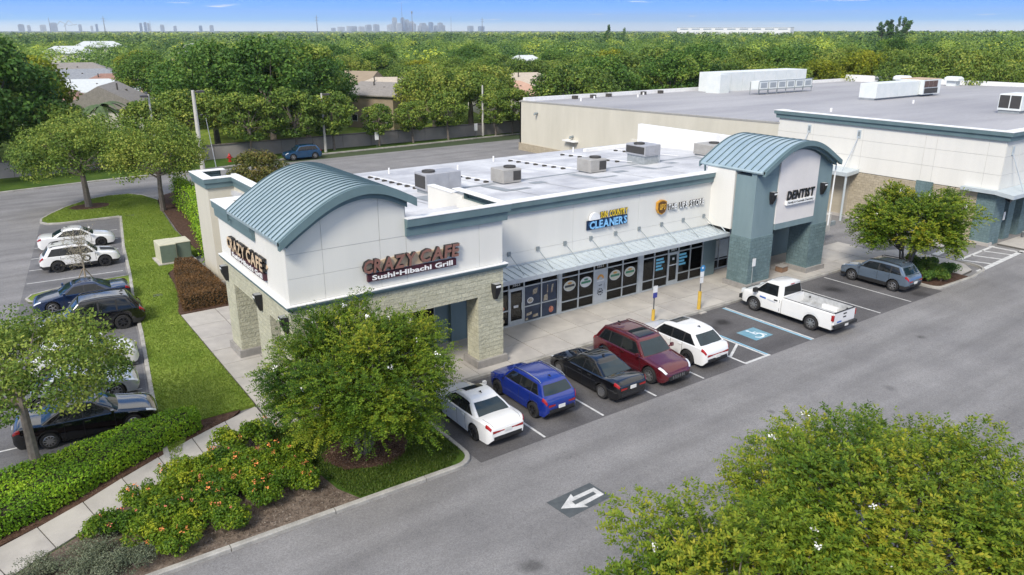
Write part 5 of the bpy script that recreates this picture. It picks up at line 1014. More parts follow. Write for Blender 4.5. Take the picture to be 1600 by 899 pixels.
pl = [(x, y), (x2, y2), (x2 + nn.x, y2 + nn.y), (x + nn.x, y + nn.y)]; slab('wall', pl, 0, 18.6, M_cap, t); slab('roof', [(p[0] - .0, p[1]) for p in pl], 18.6, 19.4, M_sky2, t)
for k in range(9): q = Vector((x, y)).lerp(Vector((x2, y2)), (k + .3) / 9.2); slab('window', [(q.x - nn.x * .01, q.y - nn.y * .01), (q.x + d_.x * 16 - nn.x * .01, q.y + d_.y * 16 - nn.y * .01), (q.x + d_.x * 16, q.y + d_.y * 16), (q.x, q.y)], 15.8, 17.4, M_sky1, t)
# ================================================================== VEHICLES
M_tyre = mat('tyre_rubber', (.016, .016, .017), rough=.85, bump=.2); M_rimS = mat('rim_silver', (.50, .50, .51), rough=.28, metal=.85); M_rimD = mat('rim_dark', (.045, .045, .05), rough=.35, metal=.6)
M_trim = mat('trim_black', (.018, .018, .019), rough=.55); M_cglass = glassmat('car_glass', (.010, .012, .014), .03, .5); M_cglassb = glassmat('car_glass_blue', (.012, .026, .034), .03, .55)
M_chrome = mat('chrome', (.70, .71, .72), rough=.12, metal=1.0); M_tail = mat('tail_red', (.30, .010, .012), rough=.15, coat=.6); M_headl = mat('head_clear', (.62, .65, .68), rough=.08, coat=1.); M_plate = mat('plate_white', (.68, .68, .66), rough=.4); M_seam = mat('panel_gap', (.010, .010, .011), rough=.8)
M_seat = mat('seat_cream', (.36, .33, .28), rough=.8)
def paint(name, c, metal=.0, rough=.2): return mat(name, c, rough=rough, var=.03, scale=.8, metal=metal, coat=1., spec=.5)
SED = dict(L=4.70, W=1.82, zt=[(0, .50), (.012, .60), (.04, .70), (.10, .78), (.20, .86), (.275, .93), (.34, .95), (.80, .97), (.86, 1.0), (.95, .995), (.985, .95), (1, .78)], cab=(.25, .405, .665, .86), roof=1.44, belt=.93, arch=.09, wb=2.75, fo=.92, wr=.325, rw=.61, zb=.19, win=[(.06, .45), (.47, .78), (.80, .90)])
SUV = dict(L=4.60, W=1.86, zt=[(0, .55), (.012, .72), (.04, .86), (.10, .94), (.20, 1.00), (.265, 1.05), (.33, 1.06), (.90, 1.10), (.955, 1.08), (.985, 1.0), (1, .75)], cab=(.25, .385, .87, .975), roof=1.68, belt=1.05, wb=2.70, fo=.93, wr=.36, rw=.72, zb=.25, win=[(.05, .40), (.43, .70), (.73, .93)])
def interp(tab, t): return float(np.interp(t, [p[0] for p in tab], [p[1] for p in tab]))
WPL = [(0, .66), (.008, .76), (.025, .86), (.06, .94), (.13, .985), (.25, 1), (.78, 1), (.90, .975), (.955, .94), (.985, .87), (1, .78)]
def smooth_tab(tab, n=81):
    t = np.linspace(0, 1, n); z = np.interp(t, [p[0] for p in tab], [p[1] for p in tab]); k = np.array([.15, .2, .3, .2, .15]); z2 = np.convolve(np.pad(z, 2, 'edge'), k, 'valid'); z2[0] = z[0]; z2[-1] = z[-1]; return list(zip(t, z2))
def wheel(root, x, y, r, side, rim, spokes=7, w=.22):
    v, f = lathe([(r * .60, -w / 2), (r * .93, -w / 2), (r, -w / 2 + .04), (r, w / 2 - .04), (r * .93, w / 2), (r * .60, w / 2)], 22); o = part('wheel', [(p[0] + x, p[1] + y, p[2] + r) for p in v], f, M_tyre, root, True)
    mb = MB(); ys = side * (w / 2 - .035)
    v, f = lathe([(r * .70, side * (w / 2 - .005)), (r * .64, side * (w / 2 + .006)), (r * .60, ys), (r * .56, side * .02)], 22); mb.add([(p[0] + x, p[1] + y, p[2] + r) for p in v], f)
    v, f = lathe([(r * .62, side * .012), (0.001, side * .012)], 18); mb.add([(p[0] + x, p[1] + y, p[2] + r) for p in v], f, 1)
    v, f = lathe([(r * .15, side * .0), (r * .15, side * (w / 2 + .002)), (0.001, side * (w / 2 + .004))], 10); mb.add([(p[0] + x, p[1] + y, p[2] + r) for p in v], f)
    for k in range(spokes):
        a = 2 * math.pi * k / spokes; ca, sa = math.cos(a), math.sin(a); hw = r * .085
        q = [(-hw, .12), (hw, .12), (hw * .75, .63), (-hw * .75, .63)]; vv = [(x + ca * p[1] * r - sa * p[0], y + yy, r + sa * p[1] * r + ca * p[0]) for yy in (side * (w / 2 - .06), side * (w / 2 - .004)) for p in q]
        mb.add(vv, [(0, 1, 2, 3), (4, 5, 6, 7), (0, 1, 5, 4), (1, 2, 6, 5), (2, 3, 7, 6), (3, 0, 4, 7)])
    mb.build('rim', [rim, M_trim], o)
def car(label, pos, head, col, spec=SED, cat='car', name='parked_car', rim=None, glass=None, rails=None, sunroof=None, cladding=False, spokes=7, roofcol=None, grille=None, details=True, rear_plate=True, tail_bar=False, stripe=False, **ov):
    s = dict(spec); s.update(ov); L, W = s['L'], s['W']; hw = W / 2; wb, fo, wr = s['wb'], s['fo'], s['wr']; rim = rim or M_rimS; glass = glass or M_cglass
    root = thing(name, label, cat); xf = L / 2 - fo; xr = xf - wb; ZT = smooth_tab(s['zt']); zb = s['zb']; aR = wr + .065
    X = lambda t: L / 2 - t * L
    ts = sorted(set([0, .004, .012, .025, .04, .06] + list(np.linspace(.08, .94, 44)) + [.955, .97, .982, .992, 1.0] + [(L / 2 - (c + d)) / L for c in (xf, xr) for d in (-aR, -aR * .985, -aR * .93, -aR * .8, -aR * .5, 0, aR * .5, aR * .8, aR * .93, aR * .985, aR)]))
    def section(t):
        x = X(t); w = hw * interp(WPL, t); zt = interp(ZT, t); zl = zb + .16 * max(0, 1 - t / .03) + .20 * max(0, (t - .965) / .035)
        za = zl
        for c in (xf, xr):
            d = abs(x - c)
            if d < aR: za = max(za, wr + math.sqrt(max(0, aR * aR - d * d)))
        zs = min(zt - .03, s['belt'] - .02 + (zt - s['belt']) * .8); zs = max(zs, za + .10); zm = zs - .30 * (zs - zl); zq = max(za + .03, zl + .28 * (zs - zl)); zm = max(zm, zq + .04)
        fl = 1.012 if any(abs(x - c) < aR + .05 for c in (xf, xr)) else 1.0
        return [(0, zl), (.74 * w, zl), (.74 * w, za), (.965 * w * fl, za), (.985 * w * fl, zq), (1.0 * w, zm), (.985 * w, zs - .015), (.93 * w, zs + .5 * (zt - zs)), (.66 * w, zt), (.33 * w, zt + .018), (0, zt + .024)]
    N = 11; v = []; f = []; mi = []; secs = [section(t) for t in ts]
    for t, sc_ in zip(ts, secs):
        x = X(t); bul = 0
        row = [(x, y, z) for y, z in sc_] + [(x, -y, z) for y, z in sc_[-2:0:-1]]
        v += row
    M_ = 2 * N - 2
    for i in range(len(ts) - 1):
        for k in range(M_):
            a, b_ = i * M_ + k, i * M_ + (k + 1) % M_; f.append((a, b_, b_ + M_, a + M_)); kk = k if k < N - 1 else M_ - 1 - k
            mi.append(1 if kk <= 2 else (1 if cladding and kk == 3 else 0))
    f.append(tuple(range(M_ - 1, -1, -1))); mi.append(1); f.append(tuple((len(ts) - 1) * M_ + k for k in range(M_))); mi.append(0)
    body = part('body', v, f, [col, M_trim], root, True, mi)
    # ---- point on the body skin (t along, q section index, side)
    def skin(t, q, sd, off=.006):
        sc_ = section(t); k = min(int(q), N - 2); u = q - k; y = lerp(sc_[k][0], sc_[k + 1][0], u); z = lerp(sc_[k][1], sc_[k + 1][1], u); dy = sc_[k + 1][1] - sc_[k][1]; dz = -(sc_[k + 1][0] - sc_[k][0]); n = math.hypot(dy, dz) or 1
        dx = off * 1.5 if t < .05 else (-off * 1.5 if t > .95 else 0)
        return (X(t) + dx, sd * (y + dy / n * off), z + dz / n * off)
    def skinpatch(nm, t0, t1, q0, q1, sd, m, off=.008, nt=5, nq=3, par=root):
        vv = [skin(lerp(t0, t1, i / nt), lerp(q0, q1, j / nq), sd, off) for i in range(nt + 1) for j in range(nq + 1)]
        ff = [(i * (nq + 1) + j, i * (nq + 1) + j + 1, (i + 1) * (nq + 1) + j + 1, (i + 1) * (nq + 1) + j) for i in range(nt) for j in range(nq)]
        return part(nm, vv, ff, m, par, True)
    # ---- cabin
    c0, c1, c2, c3 = s['cab']; zr = s['roof']; z0 = s['belt'] - .06; rwt = s['rw'] * 1.0; yb = hw * .955; yt = rwt
    def cx0(u): return lerp(X(c0), X(c1), u ** .92)
    def cx1(u): return lerp(X(c3), X(c2), u ** .80)
    def cy(u): return lerp(yb, yt, u ** 1.15)
    def cz(u): return lerp(z0, zr - .05, u)
    def ring(u, n=10, inset=0, dz=0):
        xa, xb, y = cx0(u) - inset, cx1(u) + inset, cy(u) - inset; rc = .16 + .12 * u; pts = []
        bow = .10 * (1 - .5 * u)
        def fx(yy): return xa - bow * (yy / y) ** 2
        def rx(yy): return xb + bow * .8 * (yy / y) ** 2
        for k in range(n + 1): yy = y - rc * .5 - (2 * y - rc) * k / n if False else (y - .05) * (1 - 2 * k / n); pts.append((fx(yy), yy))
        m_ = 14
        for k in range(m_ + 1): 
            tt = k / m_; xx = lerp(fx(y) - .06, rx(y) + .06, tt); pts.append((xx, -y * (1 - .03 * (2 * tt - 1) ** 2)))
        for k in range(n + 1): yy = (y - .05) * (-1 + 2 * k / n); pts.append((rx(yy), yy))
        for k in range(m_ + 1): tt = k / m_; xx = lerp(rx(y) + .06, fx(y) - .06, tt); pts.append((xx, y * (1 - .03 * (2 * tt - 1) ** 2)))
        hl = (xa - xb) / 2; xm = (xa + xb) / 2; k_ = max(0, u - .5) * 2 * s.get('arch', .075)
        return [(p[0], p[1], cz(u) + dz - k_ * min(1.2, abs(p[0] - xm) / hl) ** 2.2) for p in pts]
    us = [0, .25, .5, .75, .92, 1.0]; rings = [ring(u) for u in us]
    top = rings[-1]; cxm = (cx0(1) + cx1(1)) / 2
    for k, (sc2, dz) in enumerate(((.97, .022), (.90, .036), (.70, .047), (.35, .052))): rings.append([(cxm + (p[0] - cxm) * sc2, p[1] * sc2, cz(1) + dz - s.get('arch', .075) * min(1.2, abs(p[0] - cxm) * sc2 / ((cx0(1) - cx1(1)) / 2)) ** 2.2) for p in top])
    v = [p for r_ in rings for p in r_]; n = len(top); f = []; mi = []
    for i in range(len(rings) - 1):
        for k in range(n): f.append((i * n + k, i * n + (k + 1) % n, (i + 1) * n + (k + 1) % n, (i + 1) * n + k)); mi.append(0 if not roofcol or i < 5 else 1)
    f.append(tuple((len(rings) - 1) * n + k for k in range(n))); mi.append(1 if roofcol else 0)
    part('cabin', v, f, [col, roofcol or col], root, True, mi)
    def side_pt(x_, u, sd, off=.008):
        xm = (cx0(u) + cx1(u)) / 2; hl = (cx0(u) - cx1(u)) / 2
        return (x_, sd * (cy(u) * (1 - .03 * min(1, abs(x_ - xm) / hl) ** 2) + off), cz(u) - max(0, u - .5) * 2 * s.get('arch', .075) * abs((x_ - xm) / hl) ** 2.2)
    for sd in (1, -1):      # black surround that ties the side windows together
        vv = []; nu, nx = 4, 12
        for iu in range(nu + 1):
            u = lerp(.10, .87, iu / nu)
            for k in range(nx + 1): vv.append(side_pt(lerp(lerp(cx0(u) - .13, cx1(u) + .13, .035), lerp(cx0(u) - .13, cx1(u) + .13, min(.965, s['win'][-1][1] + .02)), k / nx), u, sd, .004))
        part('window_surround', vv, [(p * (nx + 1) + q, p * (nx + 1) + q + 1, (p + 1) * (nx + 1) + q + 1, (p + 1) * (nx + 1) + q) for p in range(nu) for q in range(nx)], M_trim, root, True)
    # side windows as fractions of the belt length
    for i, (a, b_) in enumerate(s['win']):
        for sd in (1, -1):
            vv = []; u0, u1 = .14, .84; nu, nx = 4, 4
            for iu in range(nu + 1):
                u = lerp(u0, u1, iu / nu); xa, xb = cx0(u) - .13, cx1(u) + .13
                lo, hi = (a, b_); 
                # front and rear window edges follow the pillars, inner ones stand upright
                xA = lerp(xa, xb, a) if i == 0 else lerp(cx0(.4) - .13, cx1(.4) + .13, a); xB = lerp(xa, xb, b_) if i == len(s['win']) - 1 else lerp(cx0(.4) - .13, cx1(.4) + .13, b_)
                for k in range(nx + 1): vv.append(side_pt(lerp(xA, xB, k / nx), u, sd))
            part('side_window', vv, [(p * (nx + 1) + q, p * (nx + 1) + q + 1, (p + 1) * (nx + 1) + q + 1, (p + 1) * (nx + 1) + q) for p in range(nu) for q in range(nx)], glass if i < 9 else glass, root, True)
    def screen(nm, fx_, u0, u1, sgn, frac):
        vv = []; nu, ny = 5, 8
        for iu in range(nu + 1):
            u = lerp(u0, u1, iu / nu); y = cy(u) * frac; bow = .10 * (1 - .5 * u) * (1 if sgn > 0 else .8)
            for k in range(ny + 1): yy = y * (1 - 2 * k / ny); vv.append((fx_(u) - sgn * bow * (yy / cy(u)) ** 2 + sgn * .012, yy, cz(u) + .010 - max(0, u - .5) * 2 * s.get('arch', .075)))
        return part(nm, vv, [(p * (ny + 1) + q, p * (ny + 1) + q + 1, (p + 1) * (ny + 1) + q + 1, (p + 1) * (ny + 1) + q) for p in range(nu) for q in range(ny)], M_cglassb if glass is M_cglass else glass, root, True)
    screen('windshield', cx0, .12, .93, 1, .88); screen('rear_window', cx1, .18, .90, -1, .84)
    # ---- wheels
    for x_ in (xf, xr):
        for sd in (1, -1): wheel(root, x_, sd * (hw - .115), wr, sd, rim, spokes)
    # ---- lamps, plates, mirrors, seams
    for sd in (1, -1):
        skinpatch('headlight', .014, .085, 6.0, 7.3, sd, M_headl); skinpatch('taillight', .945, .992, 5.6, 7.0, sd, M_tail)
        y0_, y1_ = hw * .38, hw * .76; zt_ = interp(ZT, .985) - .06; x_ = -L / 2
        part('taillight', [(x_ - .012, sd * y0_, zt_ - .16), (x_ - .012, sd * y1_, zt_ - .18), (x_ - .012, sd * y1_, zt_ - .07), (x_ - .012, sd * y0_, zt_ - .10)], [(0, 1, 2, 3)], M_tail, root)
        mx = cx0(.15) - .22; mb = MB(); mb.add(*tubevf([(mx, sd * hw * .93, s['belt'] + .06), (mx, sd * (hw + .10), s['belt'] + .10)], [.03, .05], 6)); mb.box(mx - .05, mx + .06, min(sd * (hw + .06), sd * (hw + .21)), max(sd * (hw + .06), sd * (hw + .21)), s['belt'] + .04, s['belt'] + .19)
        mb.build('mirror', col, root)
        if details:
            for k, tt in enumerate((lerp(cx0(.3), cx1(.3), .02), lerp(cx0(.4) - .13, cx1(.4) + .13, s['win'][0][1] + .015), lerp(cx0(.4) - .13, cx1(.4) + .13, s['win'][1][1] + .015))):
                t_ = (L / 2 - tt) / L; vv = []
                for q in (3.3, 4, 4.5, 5, 5.5, 6): p = skin(t_, q, sd, .004); vv += [(p[0] - .009, p[1], p[2]), (p[0] + .009, p[1], p[2])]
                part('door_seam', vv, [(2 * i, 2 * i + 1, 2 * i + 3, 2 * i + 2) for i in range(5)], M_seam, root)
                if k: p = skin(t_ - .03, 5.55, sd, .012); part('door_handle', *boxvf(p[0] - .10, p[0] + .10, p[1] - .015, p[1] + .015, p[2] - .018, p[2] + .018), M_chrome if grille == 'chrome' else col, root)
        if rails:
            rp = [(lerp(cx0(1), cx1(1), u_) - .0, sd * (yt * .93), zr + (.045 if 0 < i_ < 4 else -.01) - s.get('arch', .075) * (2 * abs(u_ - .5)) ** 2.2) for i_, u_ in enumerate((.06, .12, .5, .88, .96))]; part('roof_rail', *tubevf(rp, .022, 6), rails, root)
    for t_a, t_b in ((.03, c0 + .012), ((c3 - .005, .985) if spec is SED else (0, 0))):
        if t_b <= t_a: continue
        for sd in (1, -1):
            vv = []
            for i in range(7): p = skin(lerp(t_a, t_b, i / 6), 7.55, sd, .004); vv += [(p[0], p[1] - .007, p[2]), (p[0], p[1] + .007, p[2])]
            part('panel_seam', vv, [(2 * i, 2 * i + 1, 2 * i + 3, 2 * i + 2) for i in range(6)], M_seam, root)
    zg = interp(ZT, .012) - .10
    part('grille', *boxvf(L / 2 - .02, L / 2 + .012, -hw * .42, hw * .42, zg - .20, zg), M_trim, root); 
    if grille == 'chrome':
        for k in range(7): part('grille_slot', *boxvf(L / 2 + .012, L / 2 + .02, -hw * .40 + k * hw * .115, -hw * .40 + k * hw * .115 + .03, zg - .18, zg - .02), M_chrome, root)
    part('front_bumper_grille', *boxvf(L / 2 - .03, L / 2 + .008, -hw * .55, hw * .55, .34, .44), M_trim, root)
    part('rear_bumper', *boxvf(-L / 2 - .012, -L / 2 + .05, -hw * .70, hw * .70, zb + .18, zb + .32), M_trim, root)
    if rear_plate: part('license_plate', *boxvf(-L / 2 - .022, -L / 2, -.16, .16, .64 if spec is SED else .55, .78 if spec is SED else .69), M_plate, root)
    if tail_bar: part('tail_bar', *boxvf(-L / 2 - .010, -L / 2 + .02, -hw * .4, hw * .4, interp(ZT, .985) - .21, interp(ZT, .985) - .17), M_tail, root)
    if stripe:
        for sd in (1, -1): skinpatch('hood_stripe', .05, .235, 8.7, 10, sd, M_trim, .006)
        part('door_emblem', [(.35 + .24 * math.cos(a_), -hw - .012, .74 + .22 * math.sin(a_)) for a_ in np.linspace(0, 6.28, 15)[:-1]], [tuple(range(14))], M_trim, root); part('door_emblem', [(.35 + .15 * math.cos(a_), -hw - .016, .74 + .14 * math.sin(a_)) for a_ in np.linspace(0, 6.28, 11)[:-1]], [tuple(range(10))], col, root)
    if sunroof:
        a, b_ = sunroof; xa, xb = lerp(cx0(1), cx1(1), a), lerp(cx0(1), cx1(1), b_); vv = []
        for i in range(5):
            for j in range(5): xx = lerp(xa, xb, i / 4); yy = lerp(-yt * .66, yt * .66, j / 4); q = max(abs((xx - cxm) / (cx0(1) - cxm)), abs(yy) / cy(1)); vv.append((xx, yy, cz(1) + float(np.interp(q, [.35, .7, .9, .97, 1], [.052, .047, .036, .022, 0])) + .014))
        part('sunroof', [(p[0], p[1], p[2] - s.get('arch', .075) * (abs(p[0] - cxm) / ((cx0(1) - cx1(1)) / 2)) ** 2.2) for p in vv], [(i * 5 + j, i * 5 + j + 1, i * 5 + 6 + j, i * 5 + 5 + j) for i in range(4) for j in range(4)], M_cglass, root, True)
    if details: part('antenna', [(cx1(1) + .25, 0, zr + .05), (cx1(1) + .42, -.025, zr - .0), (cx1(1) + .42, .025, zr - .0), (cx1(1) + .18, 0, zr + .0), (cx1(1) + .28, 0, zr + .085)], [(0, 1, 4), (0, 4, 2), (1, 3, 4), (2, 4, 3)], M_trim, root)
    root.location = (pos[0], pos[1], 0.006); root.rotation_euler = (0, 0, R(head)); return root
P_white = paint('paint_white', (.74, .74, .74)); P_pearl = paint('paint_pearl', (.70, .705, .71)); P_blue = paint('paint_blue', (.006, .022, .20), rough=.22); P_black = paint('paint_black', (.004, .004, .005), rough=.12); P_maroon = paint('paint_maroon', (.105, .010, .016), metal=.3); P_slate = paint('paint_slate_blue', (.13, .175, .235), metal=.4); P_navy = paint('paint_navy', (.008, .020, .060), rough=.22); P_teal = paint('paint_teal_blue', (.010, .060, .145), metal=.3); P_silver = paint('paint_silver', (.46, .49, .52), metal=.5)
car('white sedan with a dark sunroof parked beside the corner lawn', (5.72, -3.05), 90, P_white, SED, L=4.68, W=1.80, wb=2.72, sunroof=(.10, .42), rim=M_rimD, spokes=5, tail_bar=True)
car('small bright blue SUV with silver roof rails between two sedans', (8.62, -2.95), 90, P_blue, SUV, L=4.10, W=1.77, roof=1.59, wb=2.52, fo=.80, wr=.335, rw=.66, rails=M_chrome, rim=M_rimD, spokes=5, win=[(.05, .42), (.45, .74), (.77, .92)])
car('black sedan with chrome window line beside the maroon SUV', (12.02, -3.15), 90, P_black, SED, L=4.75, W=1.84, wb=2.85, grille='chrome', sunroof=(.08, .40), rim=M_rimS, spokes=10)
car('maroon SUV parked nose out with chrome grille slots', (14.75, -3.15), -90, P_maroon, SUV, L=4.82, W=1.94, roof=1.74, wb=2.915, fo=.90, wr=.385, rw=.74, rails=P_maroon, grille='chrome', sunroof=(.08, .42), rim=M_rimS, spokes=7)
car('white crossover with a dark sunroof and steep rear window next to the hatched aisle', (17.55, -3.0), 90, P_pearl, SUV, L=4.66, W=1.87, roof=1.65, wb=2.69, wr=.37, rw=.70, sunroof=(.10, .34), rim=M_rimD, spokes=6, tail_bar=True, cab=(.25, .385, .80, .955), cladding=False)
car('slate blue SUV parked next to the planted island', (35.55, -2.75), 90, P_slate, SUV, L=4.46, W=1.83, roof=1.62, wb=2.64, fo=.92, wr=.345, rw=.69, rails=P_black, cladding=True, rim=M_rimS, spokes=6)
car('teal blue SUV parked alone at the back lot kerb', (24.15, 64.4), 178, P_teal, SUV, L=4.55, W=1.85, wb=2.69, rim=M_rimS, spokes=6)
car('white sedan behind the white SUV in the side lot', (-3.6, 35.5), -6, P_white, SED, L=4.85, W=1.84, wb=2.82, rim=M_rimD, spokes=5)
car('white SUV with black hood stripe and black trim in the side lot', (-4.1, 29.75), -4, P_white, SUV, L=4.62, W=1.86, wb=2.70, cladding=True, rim=M_rimD, rails=P_black, spokes=5, wr=.375, stripe=True)
car('dark navy sedan backed up to the side lawn kerb', (-5.05, 21.3), 176, P_navy, SED, L=4.88, W=1.86, wb=2.83, rim=M_rimS, spokes=5, sunroof=(.1, .4))
car('black three row SUV next to the navy sedan in the side lot', (-5.15, 16.9), 175, P_black, SUV, L=4.95, W=1.95, roof=1.76, wb=2.9, wr=.385, rw=.75, rim=M_rimD, rails=M_rimD, cladding=True)
car('white car half hidden under the oak in the side lot', (-6.2, 11.4), -6, P_pearl, SUV, L=4.4, W=1.8, roof=1.55, rim=M_rimS)
car('pale silver sedan under the oak next to the black sedan', (-6.9, 8.35), -6, P_silver, SED, rim=M_rimS)
car('black sedan with chrome trim parked along the clipped hedge', (-6.95, 5.0), -5, P_black, SED, L=4.88, W=1.86, wb=2.83, grille='chrome', rim=M_rimS, spokes=10)
car('pale car partly hidden under the flowering tree at the road edge', (14.2, -20.6), 90, P_pearl, SED, rim=M_rimS); 
# hood stripe and door emblem of the white SUV
# ---------------------------------------------------------------- pickup
def pickup(label, pos, head, col):
    L, W = 5.78, 2.0; hw = W / 2; root = thing('pickup_truck', label, 'pickup truck'); wr = .39; xf, xr = L / 2 - .95, L / 2 - .95 - 3.58; aR = wr + .09; cabr = .22     # cab rear wall x
    zt = [(0, .70), (.015, .98), (.04, 1.08), (.10, 1.13), (.24, 1.17), (.30, 1.18), (1, 1.18)]
    def lower(xa, xb, name, top, inner=None):
        xs = sorted(set(list(np.linspace(xb, xa, 26)) + [c + d for c in (xf, xr) for d in (-aR, -aR * .97, -aR * .8, -aR * .4, 0, aR * .4, aR * .8, aR * .97, aR) if xb < c + d < xa]))[::-1]; v = []; f = []; mi = []; rows = []
        for x in xs:
            t = (L / 2 - x) / L; w = hw * float(np.interp(t, [0, .01, .04, .1, 1], [.78, .9, .965, 1, 1])); zl = .38; za = zl
            for c in (xf, xr):
                if abs(x - c) < aR: za = max(za, wr + math.sqrt(aR * aR - (x - c) ** 2))
            z1 = top if top else float(np.interp(t, [p[0] for p in zt], [p[1] for p in zt])); z1 = max(z1, za + .12)
            zs = z1 - .06
            rows.append([(0, zl), (.74 * w, zl), (.74 * w, za), (.98 * w, za), (w * 1.0, lerp(za, zs, .35)), (.995 * w, lerp(za, zs, .7)), (.975 * w, zs), (.93 * w, z1), (.6 * w, z1 + (.02 if not top else 0)), (0, z1 + (.035 if not top else 0))] if not inner else [(0, zl), (.74 * w, zl), (.74 * w, za), (.98 * w, za), (w, lerp(za, zs, .35)), (.995 * w, lerp(za, zs, .7)), (.985 * w, zs), (.96 * w, z1), (.86 * w, z1), (.84 * w, .78), (0, .78)])
        N = len(rows[0]); M_ = 2 * N - 2
        for x, rw_ in zip(xs, rows): v += [(x, y, z) for y, z in rw_] + [(x, -y, z) for y, z in rw_[-2:0:-1]]
        for i in range(len(xs) - 1):
            for k in range(M_):
                a, b_ = i * M_ + k, i * M_ + (k + 1) % M_; f.append((a, b_, b_ + M_, a + M_)); kk = k if k < N - 1 else M_ - 1 - k; mi.append(1 if kk <= 2 or (inner and kk == 7) else (2 if inner and kk >= 8 else 0))
        f.append(tuple(range(M_ - 1, -1, -1))); mi.append(0); f.append(tuple((len(xs) - 1) * M_ + k for k in range(M_))); mi.append(0)
        return part(name, v, f, [col, M_trim, mat('bed_inside_shade_tint', (.40, .41, .42), rough=.6, var=.25, scale=3)], root, True, mi)  # inside of the white bed greyed, its shade is put into this colour
    lower(L / 2, cabr - .02, 'body', None); bed = lower(cabr - .06, -L / 2 + .07, 'cargo_bed', 1.26, True)
    for o_ in root.children:
        o_.data.polygons.foreach_set('use_smooth', [False] * len(o_.data.polygons)) if o_.name.startswith('cargo') else None
    part('tailgate', *boxvf(-L / 2, -L / 2 + .07, -hw * .90, hw * .90, .62, 1.25), col, bed); part('bed_front_wall', *boxvf(cabr - .12, cabr - .06, -hw * .86, hw * .86, .62, 1.26), col, bed)
    part('tailgate_handle', *boxvf(-L / 2 - .012, -L / 2, -.14, .14, 1.08, 1.15), M_trim, bed); part('tailgate_emblem', *boxvf(-L / 2 - .010, -L / 2, -.13, .13, .90, .97), M_trim, bed); part('tailgate_label', *boxvf(-L / 2 - .010, -L / 2, .25, .62, .70, .78), mat('label_blue', (.02, .10, .40), rough=.4), bed)
    part('tailgate_cap', *boxvf(-L / 2 - .005, -L / 2 + .08, -hw * .9, hw * .9, 1.25, 1.275), M_trim, bed)
    for sd in (1, -1):
        part('wheel_housing', *boxvf(xr - .45, xr + .45, min(sd * .60, sd * .83), max(sd * .60, sd * .83), .77, .98), col, bed)
        for xx in (-.3, -2.5): part('stake_pocket', *tubevf([(xx, sd * .835, 1.08), (xx, sd * .82, 1.08)], .05, 8), M_trim, bed)
        part('door_print', [(cabr + 1.35, sd * (hw + .004), 1.02), (cabr + .95, sd * (hw + .004), .99), (cabr + .95, sd * (hw + .004), .90), (cabr + 1.35, sd * (hw + .004), .93)], [(0, 1, 2, 3)], mat('label_blue', (.02, .10, .40)), root)
        part('door_print', [(cabr + .85, sd * (hw + .004), .96), (cabr + .35, sd * (hw + .004), .92), (cabr + .35, sd * (hw + .004), .86), (cabr + .85, sd * (hw + .004), .90)], [(0, 1, 2, 3)], mat('label_grey', (.45, .48, .55)), root)
        part('door_handle', *boxvf(cabr + .22, cabr + .42, sd * (hw + .01) - .02, sd * (hw + .01) + .02, .99, 1.05), M_trim, root)
        part('taillight', *boxvf(-L / 2 - .008, -L / 2 + .12, sd * hw * .955 - .045, sd * hw * .955 + .05, .86, 1.16), M_tail, root); part('headlight', *boxvf(L / 2 - .22, L / 2 - .02, sd * hw * .82 - .13, sd * hw * .82 + .10, .86, 1.06), M_headl, root)
        mx = cabr + 1.55; part('mirror', *boxvf(mx - .08, mx + .10, min(sd * (hw + .02), sd * (hw + .28)), max(sd * (hw + .02), sd * (hw + .28)), 1.20, 1.42), M_trim, root)
        for tt in (cabr + .08, cabr + 1.68): part('door_seam', [(tt - .01, sd * (hw + .003), .45), (tt + .01, sd * (hw + .003), .45), (tt + .01, sd * (hw * .985 + .003), 1.12), (tt - .01, sd * (hw * .985 + .003), 1.12)], [(0, 1, 2, 3)], M_seam, root)
    # cab
    zs = [1.14, 1.3, 1.5, 1.7, 1.82, 1.88, 1.905]; v = []; f = []
    def rg(z):
        u = (z - 1.14) / .74; ins = 0 if z <= 1.88 else .10; xa = lerp(cabr + 1.95, cabr + 1.18, min(1, u)) - ins; xb = lerp(cabr, cabr + .10, min(1, u)) + ins; y = lerp(.93, .76, min(1, u)) - ins; c = .14
        return [(xa - .10, y), (xa - .03, y * .6), (xa, 0), (xa - .03, -y * .6), (xa - .10, -y), (lerp(xa, xb, .4), -y * 1.02), (xb + .06, -y), (xb, -y + .08), (xb, y - .08), (xb + .06, y), (lerp(xa, xb, .4), y * 1.02)]
    for z in zs: v += [(x, y, z) for x, y in rg(z)]
    n = 11
    for i in range(len(zs) - 1):
        for k in range(n): f.append((i * n + k, i * n + (k + 1) % n, (i + 1) * n + (k + 1) % n, (i + 1) * n + k))
    f.append(tuple((len(zs) - 1) * n + k for k in range(n))); part('cab', v, f, col, root, True)
    def cabpt(z):
        u = (z - 1.14) / .74; return lerp(cabr + 1.95, cabr + 1.18, u), lerp(cabr, cabr + .10, u), lerp(.93, .76, u)
    vv = []
    for z in (1.22, 1.4, 1.6, 1.80):
        xa, xb, y = cabpt(z); vv += [(xa - .06, y * .86, z + .012), (xa - .015, y * .55, z + .012), (xa + .014, 0, z + .012), (xa - .015, -y * .55, z + .012), (xa - .06, -y * .86, z + .012)]
    part('windshield', vv, [(i * 5 + k, i * 5 + k + 1, i * 5 + 6 + k, i * 5 + 5 + k) for i in range(3) for k in range(4)], M_cglassb, root, True)
    vv = []
    for z in (1.30, 1.78): xa, xb, y = cabpt(z); vv += [(xb - .012, -y * .86, z), (xb - .012, y * .86, z)]
    part('rear_window', vv, [(0, 1, 3, 2)], M_cglass, root)
